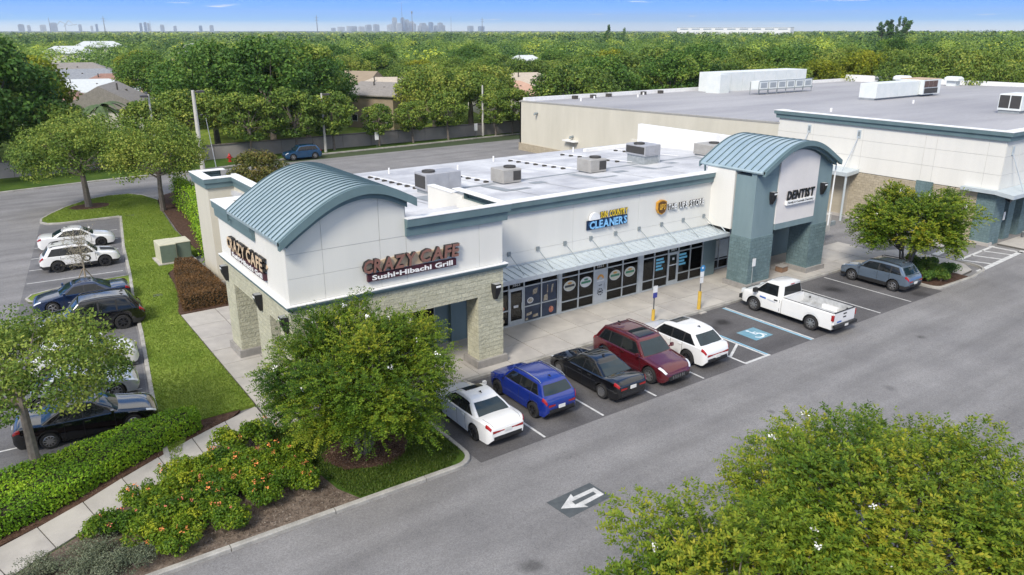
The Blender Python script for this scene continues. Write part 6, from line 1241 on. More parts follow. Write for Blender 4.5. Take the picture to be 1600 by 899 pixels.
    for sd in (1, -1):
        vv = []
        for z in (1.22, 1.78): xa, xb, y = cabpt(z); vv += [(xb + .26, sd * (y * 1.02 + .008), z), (xa - .16, sd * (y * 1.02 + .008), z)]
        part('side_window', vv, [(0, 1, 3, 2)], M_cglass, root)
        for x_ in (xf, xr): wheel(root, x_, sd * (hw - .14), wr, sd, M_rimS, 8, .26)
    part('front_bumper', *boxvf(L / 2 - .10, L / 2 + .10, -hw * .92, hw * .92, .48, .70), M_trim, root); part('rear_bumper', *boxvf(-L / 2 - .16, -L / 2 + .02, -hw * .95, hw * .95, .48, .64), M_trim, root); part('grille', *boxvf(L / 2 - .02, L / 2 + .02, -hw * .62, hw * .62, .74, 1.0), M_trim, root)
    part('license_plate', *boxvf(-L / 2 - .17, -L / 2 - .16, -.15, .15, .50, .62), M_plate, root); part('brake_light', *boxvf(cabr + .06, cabr + .10, -.15, .15, 1.82, 1.86), M_tail, root)
    root.location = (pos[0], pos[1], .006); root.rotation_euler = (0, 0, R(head)); return root
pickup('white single cab pickup truck with an empty open bed', (26.15, -3.35), 90, P_white)
# ================================================================== VEGETATION
M_bark = mat('bark_grey', (.115, .095, .078), rough=.95, scale=6, col2=(.20, .17, .145), bump=.6, bscale=18); M_barkp = mat('bark_pale', (.15, .122, .10), rough=.9, scale=5, col2=(.23, .195, .165), bump=.4, bscale=18)
LM_myr = leafmat('leaf_myrtle', [(0, (0.025, 0.068, 0.007)), (.30, (0.078, 0.151, 0.012)), (.55, (0.173, 0.249, 0.019)), (.80, (0.289, 0.310, 0.026)), (1, (0.470, 0.355, 0.030))], .32)
LM_oak = leafmat('leaf_oak', [(0, (0.035, 0.076, 0.016)), (.35, (0.098, 0.170, 0.027)), (.65, (0.199, 0.273, 0.043)), (1, (0.383, 0.397, 0.075))], .26)
LM_dark = leafmat('leaf_dark', [(0, (0.022, 0.060, 0.011)), (.4, (0.061, 0.142, 0.023)), (.7, (0.126, 0.223, 0.034)), (1, (0.255, 0.317, 0.050))], .24)
LM_lime = leafmat('leaf_lime', [(0, (0.067, 0.109, 0.010)), (.4, (0.159, 0.210, 0.015)), (.7, (0.275, 0.302, 0.023)), (1, (0.434, 0.403, 0.037))], .34)
LM_hedge = leafmat('leaf_hedge', [(0, (0.064, 0.149, 0.013)), (.4, (0.175, 0.342, 0.018)), (.7, (0.352, 0.514, 0.029)), (1, (0.564, 0.654, 0.046))], .28)
LM_red = leafmat('leaf_redbrown', [(0, (.040, .026, .012)), (.4, (.110, .062, .024)), (.7, (.19, .100, .036)), (1, (.26, .145, .055))], .2)
LM_ixora = leafmat('leaf_ixora', [(0, (0.022, 0.067, 0.008)), (.35, (0.075, 0.152, 0.010)), (.7, (0.181, 0.264, 0.016)), (1, (0.338, 0.368, 0.023))], .28)
LM_sage = leafmat('leaf_sage', [(0, (0.070, 0.094, 0.059)), (.5, (0.147, 0.174, 0.105)), (1, (0.238, 0.254, 0.168))], .2)
LM_mag = leafmat('leaf_magnolia', [(0, (.03, .045, .010)), (.5, (.10, .115, .022)), (.8, (.19, .15, .04)), (1, (.26, .17, .06))], .2)
M_flower = mat('petal_white', (.78, .77, .74), rough=.7); M_flowo = mat('petal_orange', (.72, .24, .07), rough=.7, var=.2, scale=9); M_flowr = mat('petal_salmon', (.62, .17, .11), rough=.7)
def trunk_mesh(segs, seg=7):
    mb = MB()
    for pts, rad in segs: mb.tube(pts, rad, seg)
    return mb
def sprigs(rng, base, dirs, n_leaf, L, leafL, leafW, tint):
    """leafy shoots: pairs of leaves along short arching twigs"""
    S_ = len(base); t = np.tile(np.linspace(.12, 1, n_leaf), S_); k = np.repeat(np.arange(S_), n_leaf); ln = (L * rng.uniform(.6, 1.3, S_))[k]
    d = dirs[k]; droop = np.zeros_like(d); droop[:, 2] = -.35 * t ** 2
    P = base[k] + (d * t[:, None] + droop) * ln[:, None]
    side = unit(np.cross(d, np.array([0, 0, 1.]) + rng.normal(0, .35, (len(k), 3)))) * np.where(np.arange(len(k)) % 2, 1, -1)[:, None]
    ax = unit(side + d * .5 + rng.normal(0, .25, (len(k), 3))); nr = unit(np.cross(ax, np.cross(np.array([0, 0, 1.]) + d * .3, ax)) + rng.normal(0, .35, (len(k), 3))); sv = unit(np.cross(nr, ax))
    l = (leafL * rng.uniform(.7, 1.25, len(k)))[:, None]; w = (leafW * rng.uniform(.75, 1.25, len(k)))[:, None]
    V = np.stack([P, P + ax * l * .5 + sv * w * .5, P + ax * l, P + ax * l * .5 - sv * w * .5], 1)
    return V, np.clip(tint[k] + .10 * (t - .5) + rng.normal(0, .08, len(k)), 0, 1)
def blossom_quads(rng, pts, size, per=14):
    k = np.repeat(np.arange(len(pts)), per); P = pts[k] + rng.normal(0, size * .35, (len(k), 3)); return leaf_quads(P, np.array([0, 0, 1.]) + 0 * P, size * .45, size * .40, rng, 1.0, .5)
def myrtle(seed, rx, rz, cz, n_clump, n_sprig, label, loc, h0, leaf=(.095, .046), flowers=20, sc=.42, cat='tree', group=None, mat_=None, tintc=.5, zlow=-.72):
    q = np.random.default_rng(seed); t = thing('crape_myrtle', label, cat, (0, 0, 0), group)
    cl = []
    for i in range(n_clump):
        zf = 1 - (1 - zlow) * (i + .5) / n_clump; ph = i * 2.39996 + q.normal(0, .25); rr_ = math.sqrt(max(0, 1 - zf * zf)); d = unit(np.array([rr_ * math.cos(ph), rr_ * math.sin(ph), zf]) + q.normal(0, .10, 3))
        r_ = q.uniform(.72, 1.14) if i % 4 else q.uniform(.35, .75); cl.append((d[0] * rx * r_, d[1] * rx * r_, cz + d[2] * rz * r_ * (1 if d[2] > 0 else .95), q.uniform(.6, 1.1) * rx * .275, tintc + q.normal(0, .12)))
    C = np.array(cl); k = q.integers(0, n_clump, n_sprig); dd = unit(q.normal(0, 1, (n_sprig, 3)))
    base = C[k, :3] + dd * (C[k, 3] * q.random(n_sprig) ** .4)[:, None] * np.array([1, 1, .75]); ctr = np.array([0, 0, cz - rz * .5])
    dirs = unit(dd * .6 + unit(base - ctr) * .9 + np.array([0, 0, .25])); V, tn = sprigs(q, base, dirs, 12, sc, leaf[0], leaf[1], np.clip(C[k, 4] + q.normal(0, .10, n_sprig), 0, 1))
    ob('crown', quads_mesh('crown', V, tn, mat_ or LM_myr), t)
    mb = MB(); ns = 6
    for s in range(ns):
        a = 2 * math.pi * s / ns + q.uniform(-.3, .3); b = np.array([.14 * math.cos(a), .14 * math.sin(a), h0]); m1_ = np.array([.45 * math.cos(a), .45 * math.sin(a), lerp(h0, cz - rz, .8)]); tips = [c for c in cl if abs(((math.atan2(c[1], c[0]) - a + math.pi) % (2 * math.pi)) - math.pi) < math.pi / ns * 1.2][:9]
        mb.tube([tuple(b), tuple(lerp(b, m1_, .5) + q.normal(0, .03, 3)), tuple(m1_)], [.075, .065, .055], 7)
        for c in tips: e = np.array(c[:3]); mid = m1_ * .5 + e * .5 + np.array([0, 0, .15]); mb.tube([tuple(m1_), tuple(mid), tuple(e)], [.045, .03, .012], 5)
    mb.build('trunk', M_barkp, t)
    if flowers:
        far_ = np.argsort(-(base[:, 2] + np.linalg.norm(base[:, :2], axis=1) * .6))[:n_sprig // 3]; pk = base[q.choice(far_, flowers, False)] + np.array([0, 0, .18])
        pk = pk + unit(pk - ctr) * .22
        ob('blossom', quads_mesh('blossom', blossom_quads(q, pk, .13), np.full(flowers * 14, .5), M_flower), t)
    t.location = loc; return t
def myrtle_place(src, loc, rz, sc, label): 
    c = copy_tree(src, None, label); c.location = loc; c.rotation_euler = (0, 0, rz); c.scale = (sc, sc, sc); return c
ct = myrtle(12, 2.85, 2.0, 3.25, 120, 10800, 'round crape myrtle dotted with white blossoms on the kerbed corner lawn', (1.0, -2.95, 0), .13, flowers=20, tintc=.55)
bt = myrtle(23, 3.75, 1.6, 2.95, 120, 10800, 'wide yellowing crape myrtle over the parked pale car at the road edge', (9.0, -18.5, 0), .1, leaf=(.115, .054), flowers=10, tintc=.66)
myrtle(31, 2.9, 1.35, 2.5, 72, 5600, 'lower loose crape myrtle with white blossom sprays beside the wide yellowing one', (3.9, -17.7, 0), .1, leaf=(.115, .054), flowers=12, tintc=.62)
myrtle(37, 3.15, 1.65, 3.55, 70, 5600, 'broad crape myrtle on several slim stems in the island by the slate blue SUV', (38.5, -2.75, 0), .13, leaf=(.15, .075), flowers=6, tintc=.50, sc=.5)
# ---- oaks and general trees from clump clouds
def tree_proto(seed, rx, rz, cz, n_clump, per, L, W, lm, tr=.22, name='oak_tree', cr=None, bark=None, zmin=-.5, tv=.12):
    q = np.random.default_rng(seed); t = thing(name, 'tree', 'tree'); cr = cr or rx * .33
    cl = crown_clumps(q, n_clump, rx, rz, cz, cr, tv=tv, zmin=zmin); V, tn = clump_cloud(cl, per, L, W, q, up=.55, jit=.75)
    ob('crown', quads_mesh('crown', V, tn, lm), t)
    mb = MB(); top = cz - rz * .35; mb.tube([(0, 0, -.1), (q.normal(0, .06), q.normal(0, .06), top * .5), (q.normal(0, .12), q.normal(0, .12), top)], [tr * 1.25, tr * .95, tr * .75], 8)
    for c in cl[::max(1, n_clump // 14)]: e = np.array(c[:3]); s0 = np.array([0, 0, top * q.uniform(.7, 1.0)]); mid = s0 * .45 + e * .55 + np.array([0, 0, -.1]); mb.tube([tuple(s0), tuple(mid), tuple(e)], [tr * .45, tr * .28, tr * .08], 5)
    mb.build('trunk', bark or M_bark, t); return t
used = {}
def place(key, proto, loc, label, rz=0., sc=1., scz=None, group=None, name=None):
    if key not in used: used[key] = 1; o = proto
    else: o = copy_tree(proto)
    o['label'] = label; o.location = loc; o.rotation_euler = (0, 0, rz); o.scale = (sc, sc, scz or sc)
    if group: o['group'] = group
    return o
# near oaks with fine leaves
o = tree_proto(41, 3.2, 1.6, 4.0, 80, 330, .125, .07, LM_oak, .16, cr=.72, bark=M_barkp, zmin=-.35); o['label'] = 'grey green oak with a pale trunk beside the black sedan'; o.location = (-8.9, 2.2, 0); o.rotation_euler = (0, 0, 1.0)
o = tree_proto(43, 4.6, 2.7, 4.9, 110, 230, .20, .12, LM_oak, .24, cr=1.25); o['label'] = 'spreading oak in a mulch ring at the tip of the side lawn'; o.location = (-1.1, 48.8, 0)
o = tree_proto(44, 3.6, 2.6, 5.0, 80, 230, .20, .12, LM_oak, .2, cr=1.2); o['label'] = 'oak growing from the mulch bed behind the shop building'; o.location = (3.9, 43.6, 0)
o = tree_proto(46, 2.4, 1.9, 2.75, 45, 150, .24, .12, LM_mag, .12, name='magnolia_tree', cr=.75); o['label'] = 'yellowish magnolia rising behind the flat shop roof'; o.location = (11.8, 42.0, 0)
# ---- neighbourhood trees
PR = {'oak': tree_proto(51, 4.8, 3.4, 6.0, 80, 130, .37, .23, LM_oak, .26, cr=1.5), 'dark': tree_proto(52, 4.6, 4.2, 6.6, 85, 150, .36, .22, LM_dark, .28, name='dark_oak_tree', cr=1.45), 'lime': tree_proto(53, 4.2, 3.6, 6.0, 75, 130, .36, .22, LM_lime, .22, name='lime_green_tree', cr=1.35), 'oak2': tree_proto(54, 5.4, 3.0, 6.2, 85, 130, .38, .24, LM_oak, .3, cr=1.55, tv=.2), 'dark2': tree_proto(55, 3.9, 4.6, 7.0, 80, 140, .36, .22, LM_dark, .26, name='dark_oak_tree', cr=1.3, tv=.2), 'slim': tree_proto(56, 2.2, 2.4, 4.2, 45, 110, .30, .18, LM_oak, .12, name='young_oak_tree', cr=.8, zmin=-.9)}
LAB = {'oak': 'grey green broad oak in the neighbourhood beyond the wall', 'dark': 'dense dark green rounded tree in the neighbourhood beyond the wall', 'lime': 'bright yellow green tree in the neighbourhood beyond the wall', 'oak2': 'low wide mottled oak in the neighbourhood beyond the wall', 'dark2': 'tall dark patchy tree in the neighbourhood beyond the wall', 'slim': 'young slim oak on the verge along the boundary wall'}
for x, s_ in ((19.1, 1.15), (24.8, 1.2), (29.8, 1.1), (36.2, .82), (41.3, .85), (46.9, 1.0), (55.0, .95), (58.0, 1.0), (8, 1.1), (0, 1.1)): place('slim', PR['slim'], (x, 67.9, .1), LAB['slim'], x, s_ * 1.12, s_, 'young oaks along the wall')
big_trees = [('dark', 25, 77, 1.35, 1.25), ('dark2', 31, 80, 1.25, 1.15), ('dark', 19, 82, 1.3, 1.2), ('dark', 36, 86, 1.0, 1.0), ('oak', 65, 87, 1.1, .95), ('oak', 61, 84, 1.15, 1.0), ('oak2', 57, 78, 1.0, .9), ('dark', -6.5, 71.5, 1.35, 1.3), ('dark2', -12, 67, 1.3, 1.25), ('lime', -3.0, 80, 1.2, 1.25), ('oak', -16, 76, 1.5, 1.5), ('dark', -2.8, 72.5, .9, .75), ('dark', -10, 84, 1.3, 1.3), ('oak2', 33, 92, 1.15, 1.0), ('oak', 27, 96, 1.2, 1.15), ('lime', 42, 106, 1.2, 1.2), ('lime', 84, 84, .8, .8), ('oak', 84, 76, 1.2, .95), ('oak', 92, 80, 1.3, 1.1), ('lime', 100, 92, 1.3, 1.15), ('oak2', 104, 84, 1.4, 1.2), ('dark', 110, 78, 1.25, 1.1), ('oak', 119, 76, 1.3, 1.15), ('dark', 127, 72, 1.3, 1.05)]
for k, x, y, s_, sz in big_trees: place(k, PR[k], (x, y, -.05), LAB[k], (x * 7.3 + y) % 6.28, s_, sz, 'trees of the neighbourhood')
q = np.random.default_rng(99); houses_xy = [(48.3, 89.5, 9), (59, 110, 11), (57, 119.5, 8), (78, 97, 10), (90, 108, 11), (11.3, 113.6, 9), (4.6, 122.5, 8), (13, 151.5, 11), (19.5, 167.5, 9), (14.5, 188.5, 14), (17.5, 219.5, 14), (62, 268, 13), (55, 240, 10), (150, 190, 11), (36, 380, 14), (60, 460, 15)]
yaw_ = R(35.37)
def polar(x, y): dx, dy = x - CX, y - CY; d = math.hypot(dx, dy); return d, math.atan2(dx, dy) - yaw_
HP = [(*polar(x, y), r_ / math.hypot(x - CX, y - CY)) for x, y, r_ in houses_xy]
def allowed(x, y, r_, near=True):
    if -75 < x < 62 and y < 71.5: return False
    if x < 126 and y < 60: return False
    if y < -30: return False
    d, a = polar(x, y)
    if abs(a) > R(37.5): return False
    for (hx, hy, hr) in houses_xy:
        if math.hypot(x - hx, y - hy) < hr + r_ * .55: return False
    for (hd, ha, w_), (hx, hy, hr) in zip(HP, houses_xy):      # keep the few houses the photograph shows in view
        if d < hd and d > hd - (34 if hd < 140 and ha > -.3 else 85) and abs(a - ha) < w_ * .75: return False
    # street corridor between the rows of houses
    if 118 < y < 335:
        xc = 25 + (y - 120) * .15
        if abs(x - xc) < 6: return False
    return True
pts = []; keys = ['oak', 'dark', 'lime', 'oak2', 'dark2']
def try_fill(dmin, dmax, n, sp, out_):
    cell = {}
    for x, y, s_ in out_: cell.setdefault((int(x // sp), int(y // sp)), []).append((x, y))
    for _ in range(n):
        d = math.sqrt(q.uniform(dmin ** 2, dmax ** 2)); a = q.uniform(-R(37.5), R(37.5)); x = CX + math.sin(a + yaw_) * d; y = CY + math.cos(a + yaw_) * d
        c = (int(x // sp), int(y // sp))
        if any(math.hypot(x - p[0], y - p[1]) < sp for i in (-1, 0, 1) for j in (-1, 0, 1) for p in cell.get((c[0] + i, c[1] + j), [])): continue
        if not allowed(x, y, 4.5): continue
        cell.setdefault(c, []).append((x, y)); out_.append((x, y, 1.0))
pts = [(b[1], b[2], 1) for b in big_trees]; n0 = len(pts); try_fill(90, 215, 5200, 7.4, pts); pts = pts[n0:]
pts.sort(key=lambda p: math.hypot(p[0] - CX, p[1] - CY)); ind, rest = pts[:262], pts[262:]
def hscale(a): return float(np.interp(a, [-.66, -.2, .15, .45, .66], [.98, .95, 1.0, 1.12, 1.22]))
for (x, y, _) in ind:
    d, a = polar(x, y); k = keys[int(q.choice(5, p=[.36, .18, .12, .24, .10]))]
    if a < -.1: k = keys[int(q.choice(5, p=[.28, .26, .12, .20, .14]))]
    s_ = q.uniform(.85, 1.2); place(k, PR[k], (x, y, -.05), LAB[k], q.uniform(0, 6.28), s_, hscale(a) * q.uniform(.80, 1.08), 'trees of the neighbourhood')
# ---- the wood that runs to the horizon: one mass of crowns
far_pts = [(p[0], p[1]) for p in rest]; P2 = []; try_fill(215, 520, 14000, 8.0, P2); far_pts += [(p[0], p[1]) for p in P2]; P3 = []; try_fill(520, 1300, 22000, 14, P3); P4 = []; try_fill(1300, 3200, 14000, 34, P4); P5 = []; try_fill(3200, 6000, 2500, 60, P5)
def wood(name, P, rx, hz, nq, label, lsz):
    P = np.array(P); n = len(P); d = np.hypot(P[:, 0] - CX, P[:, 1] - CY); a = np.arctan2(P[:, 0] - CX, P[:, 1] - CY) - yaw_
    hs = np.interp(a, [-.66, -.2, .15, .45, .66], [.95, .93, 1.0, 1.12, 1.2]); rr = rx * q.uniform(.6, 1.45, n); H = hz * hs * q.uniform(.66, 1.14, n)
    # three lobes per crown so that outlines stay uneven
    k = np.repeat(np.arange(n), nq); m_ = len(k); lob = q.integers(0, 4, m_); seedv = q.random((n, 4, 3)); lo = (seedv[k, lob] - .5) * np.array([1.1, 1.1, .5]) * rr[k][:, None]
    dr = unit(q.normal(0, 1, (m_, 3))); dr[:, 2] = np.where(dr[:, 2] < -.35, -dr[:, 2], dr[:, 2]); rad = .62 * rr[k]
    C = np.stack([P[k, 0], P[k, 1], H[k] - rr[k] * .85], 1); Q = C + lo + dr * (rad * q.uniform(.75, 1.05, m_))[:, None] * np.array([1, 1, .85]); Q[:, 2] = np.minimum(Q[:, 2], H[k] + .4)
    ls = lsz * rr[k]; V = leaf_quads(Q, dr + np.array([0, 0, .35]), ls, ls * .7, q, .38, .5); tint = np.clip(q.normal(.42, .22, n)[k] + q.normal(0, .06, m_) + (seedv[k, lob, 0] - .5) * .16, 0, 1)
    o = ob(name, quads_mesh(name, V, tint, LM_wood)); tag(o, label, 'wood', kind='stuff'); return o
LM_wood = leafmat('leaf_wood', [(0, (0.031, 0.086, 0.020)), (.3, (0.119, 0.208, 0.039)), (.55, (0.253, 0.348, 0.057)), (.78, (0.455, 0.515, 0.063)), (1, (0.705, 0.696, 0.086))], .26)
wood('wood', far_pts, 5.4, 10.8, 230, 'unbroken wood of mixed green crowns beyond the houses', .13)
wood('far_wood', [(p[0], p[1]) for p in P3], 9.0, 12.6, 70, 'far wood that fades toward the horizon', .20); wood('horizon_wood', [(p[0], p[1]) for p in P4 + P5], 20, 13.0, 36, 'hazy dark green tree line on the horizon', .30)
# tall clump of casuarinas and lone conifers standing above the tree line
def conifer(px, dist, h, r_, label):
    x, y = far(px, dist); cl = [(q.normal(0, r_ * .35), q.normal(0, r_ * .35), h * u, r_ * (1.05 - u * .6) * .8, h * .07, .3 + q.normal(0, .08)) for u in np.linspace(.3, .97, 16)]; t = thing('conifer_tree', label, 'tree', (0, 0, 0)); V, tn = clump_cloud(cl, 60, r_ * .35, r_ * .2, q, .3); ob('crown', quads_mesh('crown', V, tn, LM_dark), t); part('trunk', *tubevf([(0, 0, 0), (0, 0, h * .9)], [r_ * .12, r_ * .04], 6), M_bark, t); t.location = (x, y, 0)
conifer(949.5, 500, 17.6, 2.2, 'lone dark conifer poking above the tree line behind the big roof'); conifer(975, 620, 16.3, 1.6, 'small dark conifer beside the lone conifer on the tree line')
for i, (px, h) in enumerate(((1378, 19.5), (1387, 20.5), (1392, 21), (1402, 23), (1412, 22.5), (1418, 20.5))): conifer(px, 600, h, 3.4 if i != 3 else 2.2, 'tall dark tree in the clump that stands above the right tree line')
for o in bpy.data.objects:
    if o.get('label') == 'tall dark tree in the clump that stands above the right tree line': o['group'] = 'tall clump on the tree line'
# ---- palm in front of the white gable
t = thing('palm_tree', 'small fan of palm fronds in front of the white gabled house', 'palm'); mb = MB(); mb.tube([(0, 0, 0), (.1, 0, 3.2)], [.18, .13], 7); mb.build('trunk', M_bark, t)
for k in range(16):
    a = 2 * math.pi * k / 16 + q.uniform(-.15, .15); el = q.uniform(.1, 1.0); vv = []; ff = []
    for i in range(7): u = i / 6; r_ = 2.4 * u; zz_ = 3.2 + 2.0 * el * u - 2.6 * u * u * .8; w_ = .34 * math.sin(math.pi * min(.97, u + .06)); cx, cy = r_ * math.cos(a), r_ * math.sin(a); sx, sy = -math.sin(a) * w_, math.cos(a) * w_; vv += [(cx - sx, cy - sy, zz_ - .12), (cx, cy, zz_), (cx + sx, cy + sy, zz_ - .12)]
    for i in range(6): ff += [(i * 3, i * 3 + 1, i * 3 + 4, i * 3 + 3), (i * 3 + 1, i * 3 + 2, i * 3 + 5, i * 3 + 4)]
    part('frond', vv, ff, mat('palm_frond', (.06, .10, .03), rough=.6, var=.3, scale=2), t)
t.location = (8.2, 102.5, 0); t.scale = (1.5, 1.5, 1.35)
# ---- bare staked young tree
t = thing('bare_sapling', 'nearly leafless sapling tied to three stakes in the small island', 'sapling'); mb = MB(); mb.tube([(0, 0, .1), (.03, .02, 1.6), (-.05, 0, 2.9)], [.05, .04, .025], 7); tips = []
qq = np.random.default_rng(5)
for k in range(34):
    z = qq.uniform(1.3, 3.0); a = qq.uniform(0, 6.28); l = qq.uniform(.6, 1.35); e = np.array([l * math.cos(a) * .8, l * math.sin(a) * .8, z + l * qq.uniform(.3, 1.1)]); s0 = np.array([0, 0, z]); mb.tube([tuple(s0), tuple(s0 * .5 + e * .5 + qq.normal(0, .08, 3)), tuple(e)], [.014, .01, .005], 4)
    for j in range(5): u = qq.uniform(.35, 1); b = s0 + (e - s0) * u; e2 = b + qq.normal(0, .22, 3); mb.tube([tuple(b), tuple(e2)], [.006, .004], 3); tips.append(e2); tips.append(b)
mb.build('trunk', mat('bark_twig', (.30, .26, .21), rough=.9), t); T_ = np.repeat(np.array(tips), 3, 0); T_ = T_ + qq.normal(0, .08, T_.shape); ob('crown', quads_mesh('crown', leaf_quads(T_, T_ * 0 + np.array([0, 0, 1.]), .09, .045, qq, 1), np.clip(qq.normal(.75, .15, len(T_)), 0, 1), leafmat('leaf_dry', [(0, (.10, .09, .05)), (.5, (.22, .20, .12)), (1, (.34, .31, .22))], .2)), t)
for k in range(3): a = k * 2.09 + .4; part('stake', *tubevf([(.75 * math.cos(a), .75 * math.sin(a), .05), (.05 * math.cos(a), .05 * math.sin(a), 1.25)], .03, 5), mat('stake_wood', (.27, .21, .15), rough=.9), t)
t.location = (-4.5, 24.1, .08)
# ---- hedges and shrubs
def hedge(name, label, cat, poly, z0, z1, n, L, W, lm, seed, bump=.10, core=True, group=None, top=.55):
    qh = np.random.default_rng(seed); t = thing(name, label, cat, (sum(p[0] for p in poly) / len(poly), sum(p[1] for p in poly) / len(poly), z0), group); P = []; N_ = []
    xs = [p[0] for p in poly]; ys = [p[1] for p in poly]; m_ = int(n * top)
    x = qh.uniform(min(xs), max(xs), m_ * 4); y = qh.uniform(min(ys), max(ys), m_ * 4); k = inpoly(x, y, poly); x, y = x[k][:m_], y[k][:m_]
    z = z1 + bump * (np.sin(x * 3.1 + y * 2.3) * .35 + np.sin(x * 7.7 - y * 5.9) * .3 + qh.normal(0, .45, len(x))); P.append(np.stack([x, y, z], 1)); N_.append(np.tile([0, 0, 1.], (len(x), 1)))
    per = [math.dist(poly[i], poly[(i + 1) % len(poly)]) for i in range(len(poly))]; tot = sum(per)
    for i, l in enumerate(per):
        c = max(1, int((n - m_) * l / tot)); a_, b_ = np.array(poly[i]), np.array(poly[(i + 1) % len(poly)]); u = qh.random(c); dn = np.array([b_[1] - a_[1], a_[0] - b_[0]]) / max(l, .01); xy = a_ + (b_ - a_) * u[:, None] + dn * (qh.normal(0, bump * .6, c))[:, None]
        P.append(np.column_stack([xy, qh.uniform(z0 + .03, z1, c)])); N_.append(np.tile([dn[0], dn[1], .3], (c, 1)))
    P = np.concatenate(P); N_ = np.concatenate(N_); tn = np.clip(.5 + .16 * np.sin(P[:, 0] * 1.9 + 1) * np.sin(P[:, 1] * 2.3) + qh.normal(0, .14, len(P)), 0, 1)
    ob('foliage', quads_mesh('foliage', leaf_quads(P, N_, L, W, qh, .6), tn, lm), t)
    if core: cx, cy = sum(xs) / len(xs), sum(ys) / len(ys); slab('stem_core', [(cx + (p[0] - cx) * .93, cy + (p[1] - cy) * .93) for p in poly], z0, z1 - .10, mat('hedge_core', (.030, .028, .014), rough=1, var=.4, scale=9), t)
    return t
hedge('clipped_hedge', 'long clipped green hedge between the garden path and the black sedan', 'hedge', [(-16, -3.6), (-13, -2.5), (-10.2, -1.1), (-8.4, -.35), (-6.3, .95), (-4.4, 1.9), (-3.45, 2.3), (-3.4, 3.1), (-4.3, 3.35), (-6.2, 3.0), (-8.2, 2.35), (-11, 1.9), (-16, 1.6)], .1, .78, 34000, .09, .06, LM_hedge, 61, .08)
hedge('clipped_hedge', 'red brown clipped hedge block at the end of the side walk', 'hedge', [(-.75, 16.35), (1.75, 16.25), (1.8, 21.0), (1.7, 24.2), (.7, 24.5), (.2, 22.5), (-.3, 19.5)], .12, .98, 17000, .09, .05, LM_red, 62, .06)
hedge('clipped_hedge', 'green hedge against the cream rear wing of the shops', 'hedge', [(2.6, 24.4), (3.9, 24.3), (5.6, 30), (6.6, 40), (6.2, 47), (5.4, 46), (4.9, 38), (3.6, 29.5)], .12, 2.3, 17000, .15, .09, LM_hedge, 63, .3, top=.4)
# ixora shrubs: one by one
def shrub_proto(seed, r_, h, n, L, W, lm, fl=None, nf=0, name='ixora_shrub', label='shrub', cat='shrub'):
    qs = np.random.default_rng(seed); t = thing(name, label, cat); cl = [(r_ * .72 * math.cos(a) * u, r_ * .72 * math.sin(a) * u, h * qs.uniform(.45, .82), r_ * qs.uniform(.30, .46), r_ * .34, .5 + qs.normal(0, .15)) for a, u in zip(qs.uniform(0, 6.28, 16), np.sqrt(qs.random(16)))]
    V, tn = clump_cloud(cl, n // 16, L, W, qs, .6, .6, hollow=.5); V[:, :, 2] = np.maximum(V[:, :, 2], .04); ob('foliage', quads_mesh('foliage', V, tn, lm), t)
    mb = MB()
    for c in cl[:9]: mb.tube([(0, 0, 0), (c[0] * .5, c[1] * .5, c[2] * .6), (c[0], c[1], c[2])], [.02, .015, .008], 4)
    mb.build('stem', M_bark, t)
    if fl: 
        d = unit(qs.normal(0, 1, (nf, 3)) + np.array([0, 0, .8])); C_ = np.array(cl)[qs.integers(0, 16, nf)]; pf = C_[:, :3] + d * C_[:, 3:4] * 1.08
        ob('blossom', quads_mesh('blossom', blossom_quads(qs, pf, .12, 10), np.full(nf * 10, .5), fl), t)
    return t
sp = [shrub_proto(71, .72, .85, 2600, .10, .055, LM_ixora, M_flowo, 5), shrub_proto(72, .65, .78, 2400, .10, .055, LM_ixora, M_flowr, 3), shrub_proto(73, .75, .9, 2600, .10, .055, LM_ixora, M_flowo, 2)]
LBS = ['yellow green ixora shrub with several orange flower heads in the kerbed bed', 'yellow green ixora shrub with a few salmon flower heads in the kerbed bed', 'leafy ixora shrub with sparse orange flower heads in the kerbed bed']
spots = []; q3 = np.random.default_rng(17); polyI = [(-8.0, -2.75), (-6.7, -1.85), (-4.9, -.95), (-3.1, -.1), (-1.9, .05), (-1.9, -1.2), (-1.5, -2.4), (-1.15, -3.6), (-1.3, -4.6), (-2.6, -4.9), (-4.6, -4.95), (-6.6, -4.9), (-6.9, -3.9)]
for _ in range(1600):
    x, y = q3.uniform(-8.2, -1), q3.uniform(-5.2, .2)
    if inpoly(np.array(x), np.array(y), polyI) and all(math.hypot(x - a, y - b) > .78 for a, b in spots) and math.hypot(x + 2.3, y + .95) > .55 and math.hypot(x + 2.35, y + 4.9) > .95: spots.append((x, y))
us_ = [0, 0, 0]
for i, (x, y) in enumerate(spots):
    k = i % 3; o = sp[k] if not us_[k] else copy_tree(sp[k]); us_[k] = 1; o['label'] = LBS[k]; o['group'] = 'flowering shrubs in the kerbed bed'; o.location = (x, y, .12); o.rotation_euler = (0, 0, q3.uniform(0, 6.28)); s_ = q3.uniform(.85, 1.12); o.scale = (s_, s_, s_ * q3.uniform(.85, 1.05))
sg = shrub_proto(75, .62, .55, 2300, .07, .022, LM_sage, name='sage_shrub'); first = True; spots2 = []
for _ in range(900):
    x, y = q3.uniform(-13, -6.4), q3.uniform(-5.3, -3.0)
    if inpoly(np.array(x), np.array(y), [(-12.6, -5.2), (-6.7, -5.25), (-6.9, -4.3), (-8.1, -3.35), (-9.5, -3.7), (-11.5, -4.75)]) and all(math.hypot(x - a, y - b) > .62 for a, b in spots2): spots2.append((x, y))
for i, (x, y) in enumerate(spots2):
    o = sg if i == 0 else copy_tree(sg); o['label'] = 'low grey green feathery shrub at the foot of the flowering bed'; o['group'] = 'grey shrubs in the kerbed bed'; o.location = (x, y, .11); o.rotation_euler = (0, 0, q3.uniform(0, 6.28))
bs = shrub_proto(77, .70, .85, 1900, .15, .055, LM_dark, name='bedding_shrub')
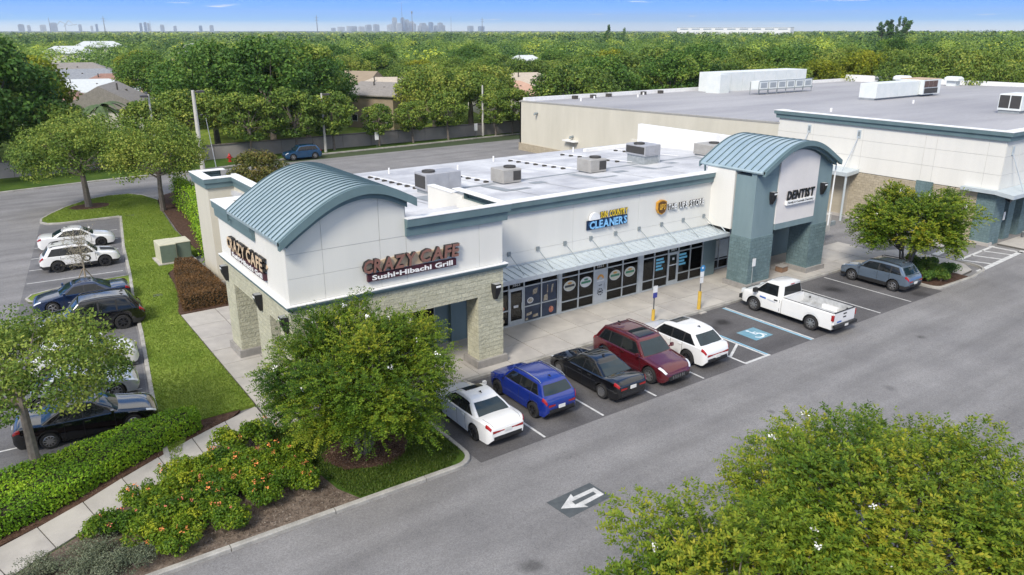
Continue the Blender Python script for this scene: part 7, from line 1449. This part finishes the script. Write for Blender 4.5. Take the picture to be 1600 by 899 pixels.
for i, (x, y, s_) in enumerate(((37.9, -2.1, .9), (38.1, -3.6, 1.0), (38.9, -4.5, 1.05), (40.0, -4.7, 1.0), (40.3, -3.5, 1.0), (39.4, -3.3, 1.1), (40.2, -2.2, .9), (38.6, -5.0, .8), (37.8, -4.6, .85))):
    o = bs if i == 0 else copy_tree(bs); o['label'] = 'dark green strappy shrub in the island bed beside the slate blue SUV'; o['group'] = 'shrubs in the island bed'; o.location = (x, y, .13); o.scale = (s_, s_, s_); o.rotation_euler = (0, 0, i * 1.3)
# loose bark chips on the near beds
def chips(name, poly, n, z, seed, label, m_):
    qs = np.random.default_rng(seed); xs = [p[0] for p in poly]; ys = [p[1] for p in poly]; x = qs.uniform(min(xs), max(xs), n * 3); y = qs.uniform(min(ys), max(ys), n * 3); k = inpoly(x, y, poly); P = np.stack([x[k][:n], y[k][:n], z + qs.uniform(0, .025, len(x[k][:n]))], 1)
    o = ob(name, quads_mesh(name, leaf_quads(P, P * 0 + np.array([0, 0, 1.]), .09, .035, qs, .45, .5), np.clip(qs.normal(.5, .22, len(P)), 0, 1), m_)); tag(o, label, 'mulch', kind='stuff')
LM_chip = leafmat('bark_chip', [(0, (.035, .018, .011)), (.5, (.095, .055, .038)), (1, (.20, .14, .10))], .0); LM_chipg = leafmat('bark_chip_grey', [(0, (.06, .045, .035)), (.5, (.15, .12, .095)), (1, (.30, .26, .22))], .0)
chips('bark_chips', blob(1.2, -2.75, 1.5, 1.3, s=0), 2600, .145, 1, 'brown bark chips in the ring around the corner tree', LM_chip)
chips('old_bark_chips', [(-6.4, -5.4), (-.45, -5.45), (-.85, -4.6), (-1.0, -3.4), (-1.3, -2.2), (-1.8, -.8), (-1.6, .5), (-3.4, .4), (-5.6, -.9), (-7.9, -2.25), (-7, -4)], 5200, .128, 2, 'grey weathered bark chips in the flowering bed', LM_chipg)
chips('hedge_chips', [(-10.3, -1.45), (-6.4, .55), (-3.9, 1.9), (-2.2, 2.65), (-3.4, 3.0), (-6.4, 1.2), (-10.3, -.8)], 1800, .10, 3, 'dark bark chips along the foot of the long hedge', LM_chip)
# ================================================================== HAZE
hz = part('haze', *boxvf(-9000, 9500, -300, 9500, -1.1, 240), [], None)
m = bpy.data.materials.new('haze_air'); m.use_nodes = True; t = m.node_tree; t.nodes.clear()
o_ = t.nodes.new('ShaderNodeOutputMaterial'); pv = t.nodes.new('ShaderNodeVolumePrincipled'); pv.inputs['Color'].default_value = (.80, .88, 1.0, 1); pv.inputs['Density'].default_value = .0001; pv.inputs['Anisotropy'].default_value = .2
t.links.new(pv.outputs[0], o_.inputs['Volume']); hz.data.materials.append(m); tag(hz, 'thin pale haze hanging over the whole neighbourhood', 'haze', kind='stuff')
for o in list(bpy.data.objects):
    if o.get('kind') in ('structure', 'stuff') and 'label' in o and o.get('kind') == 'structure': del o['label']
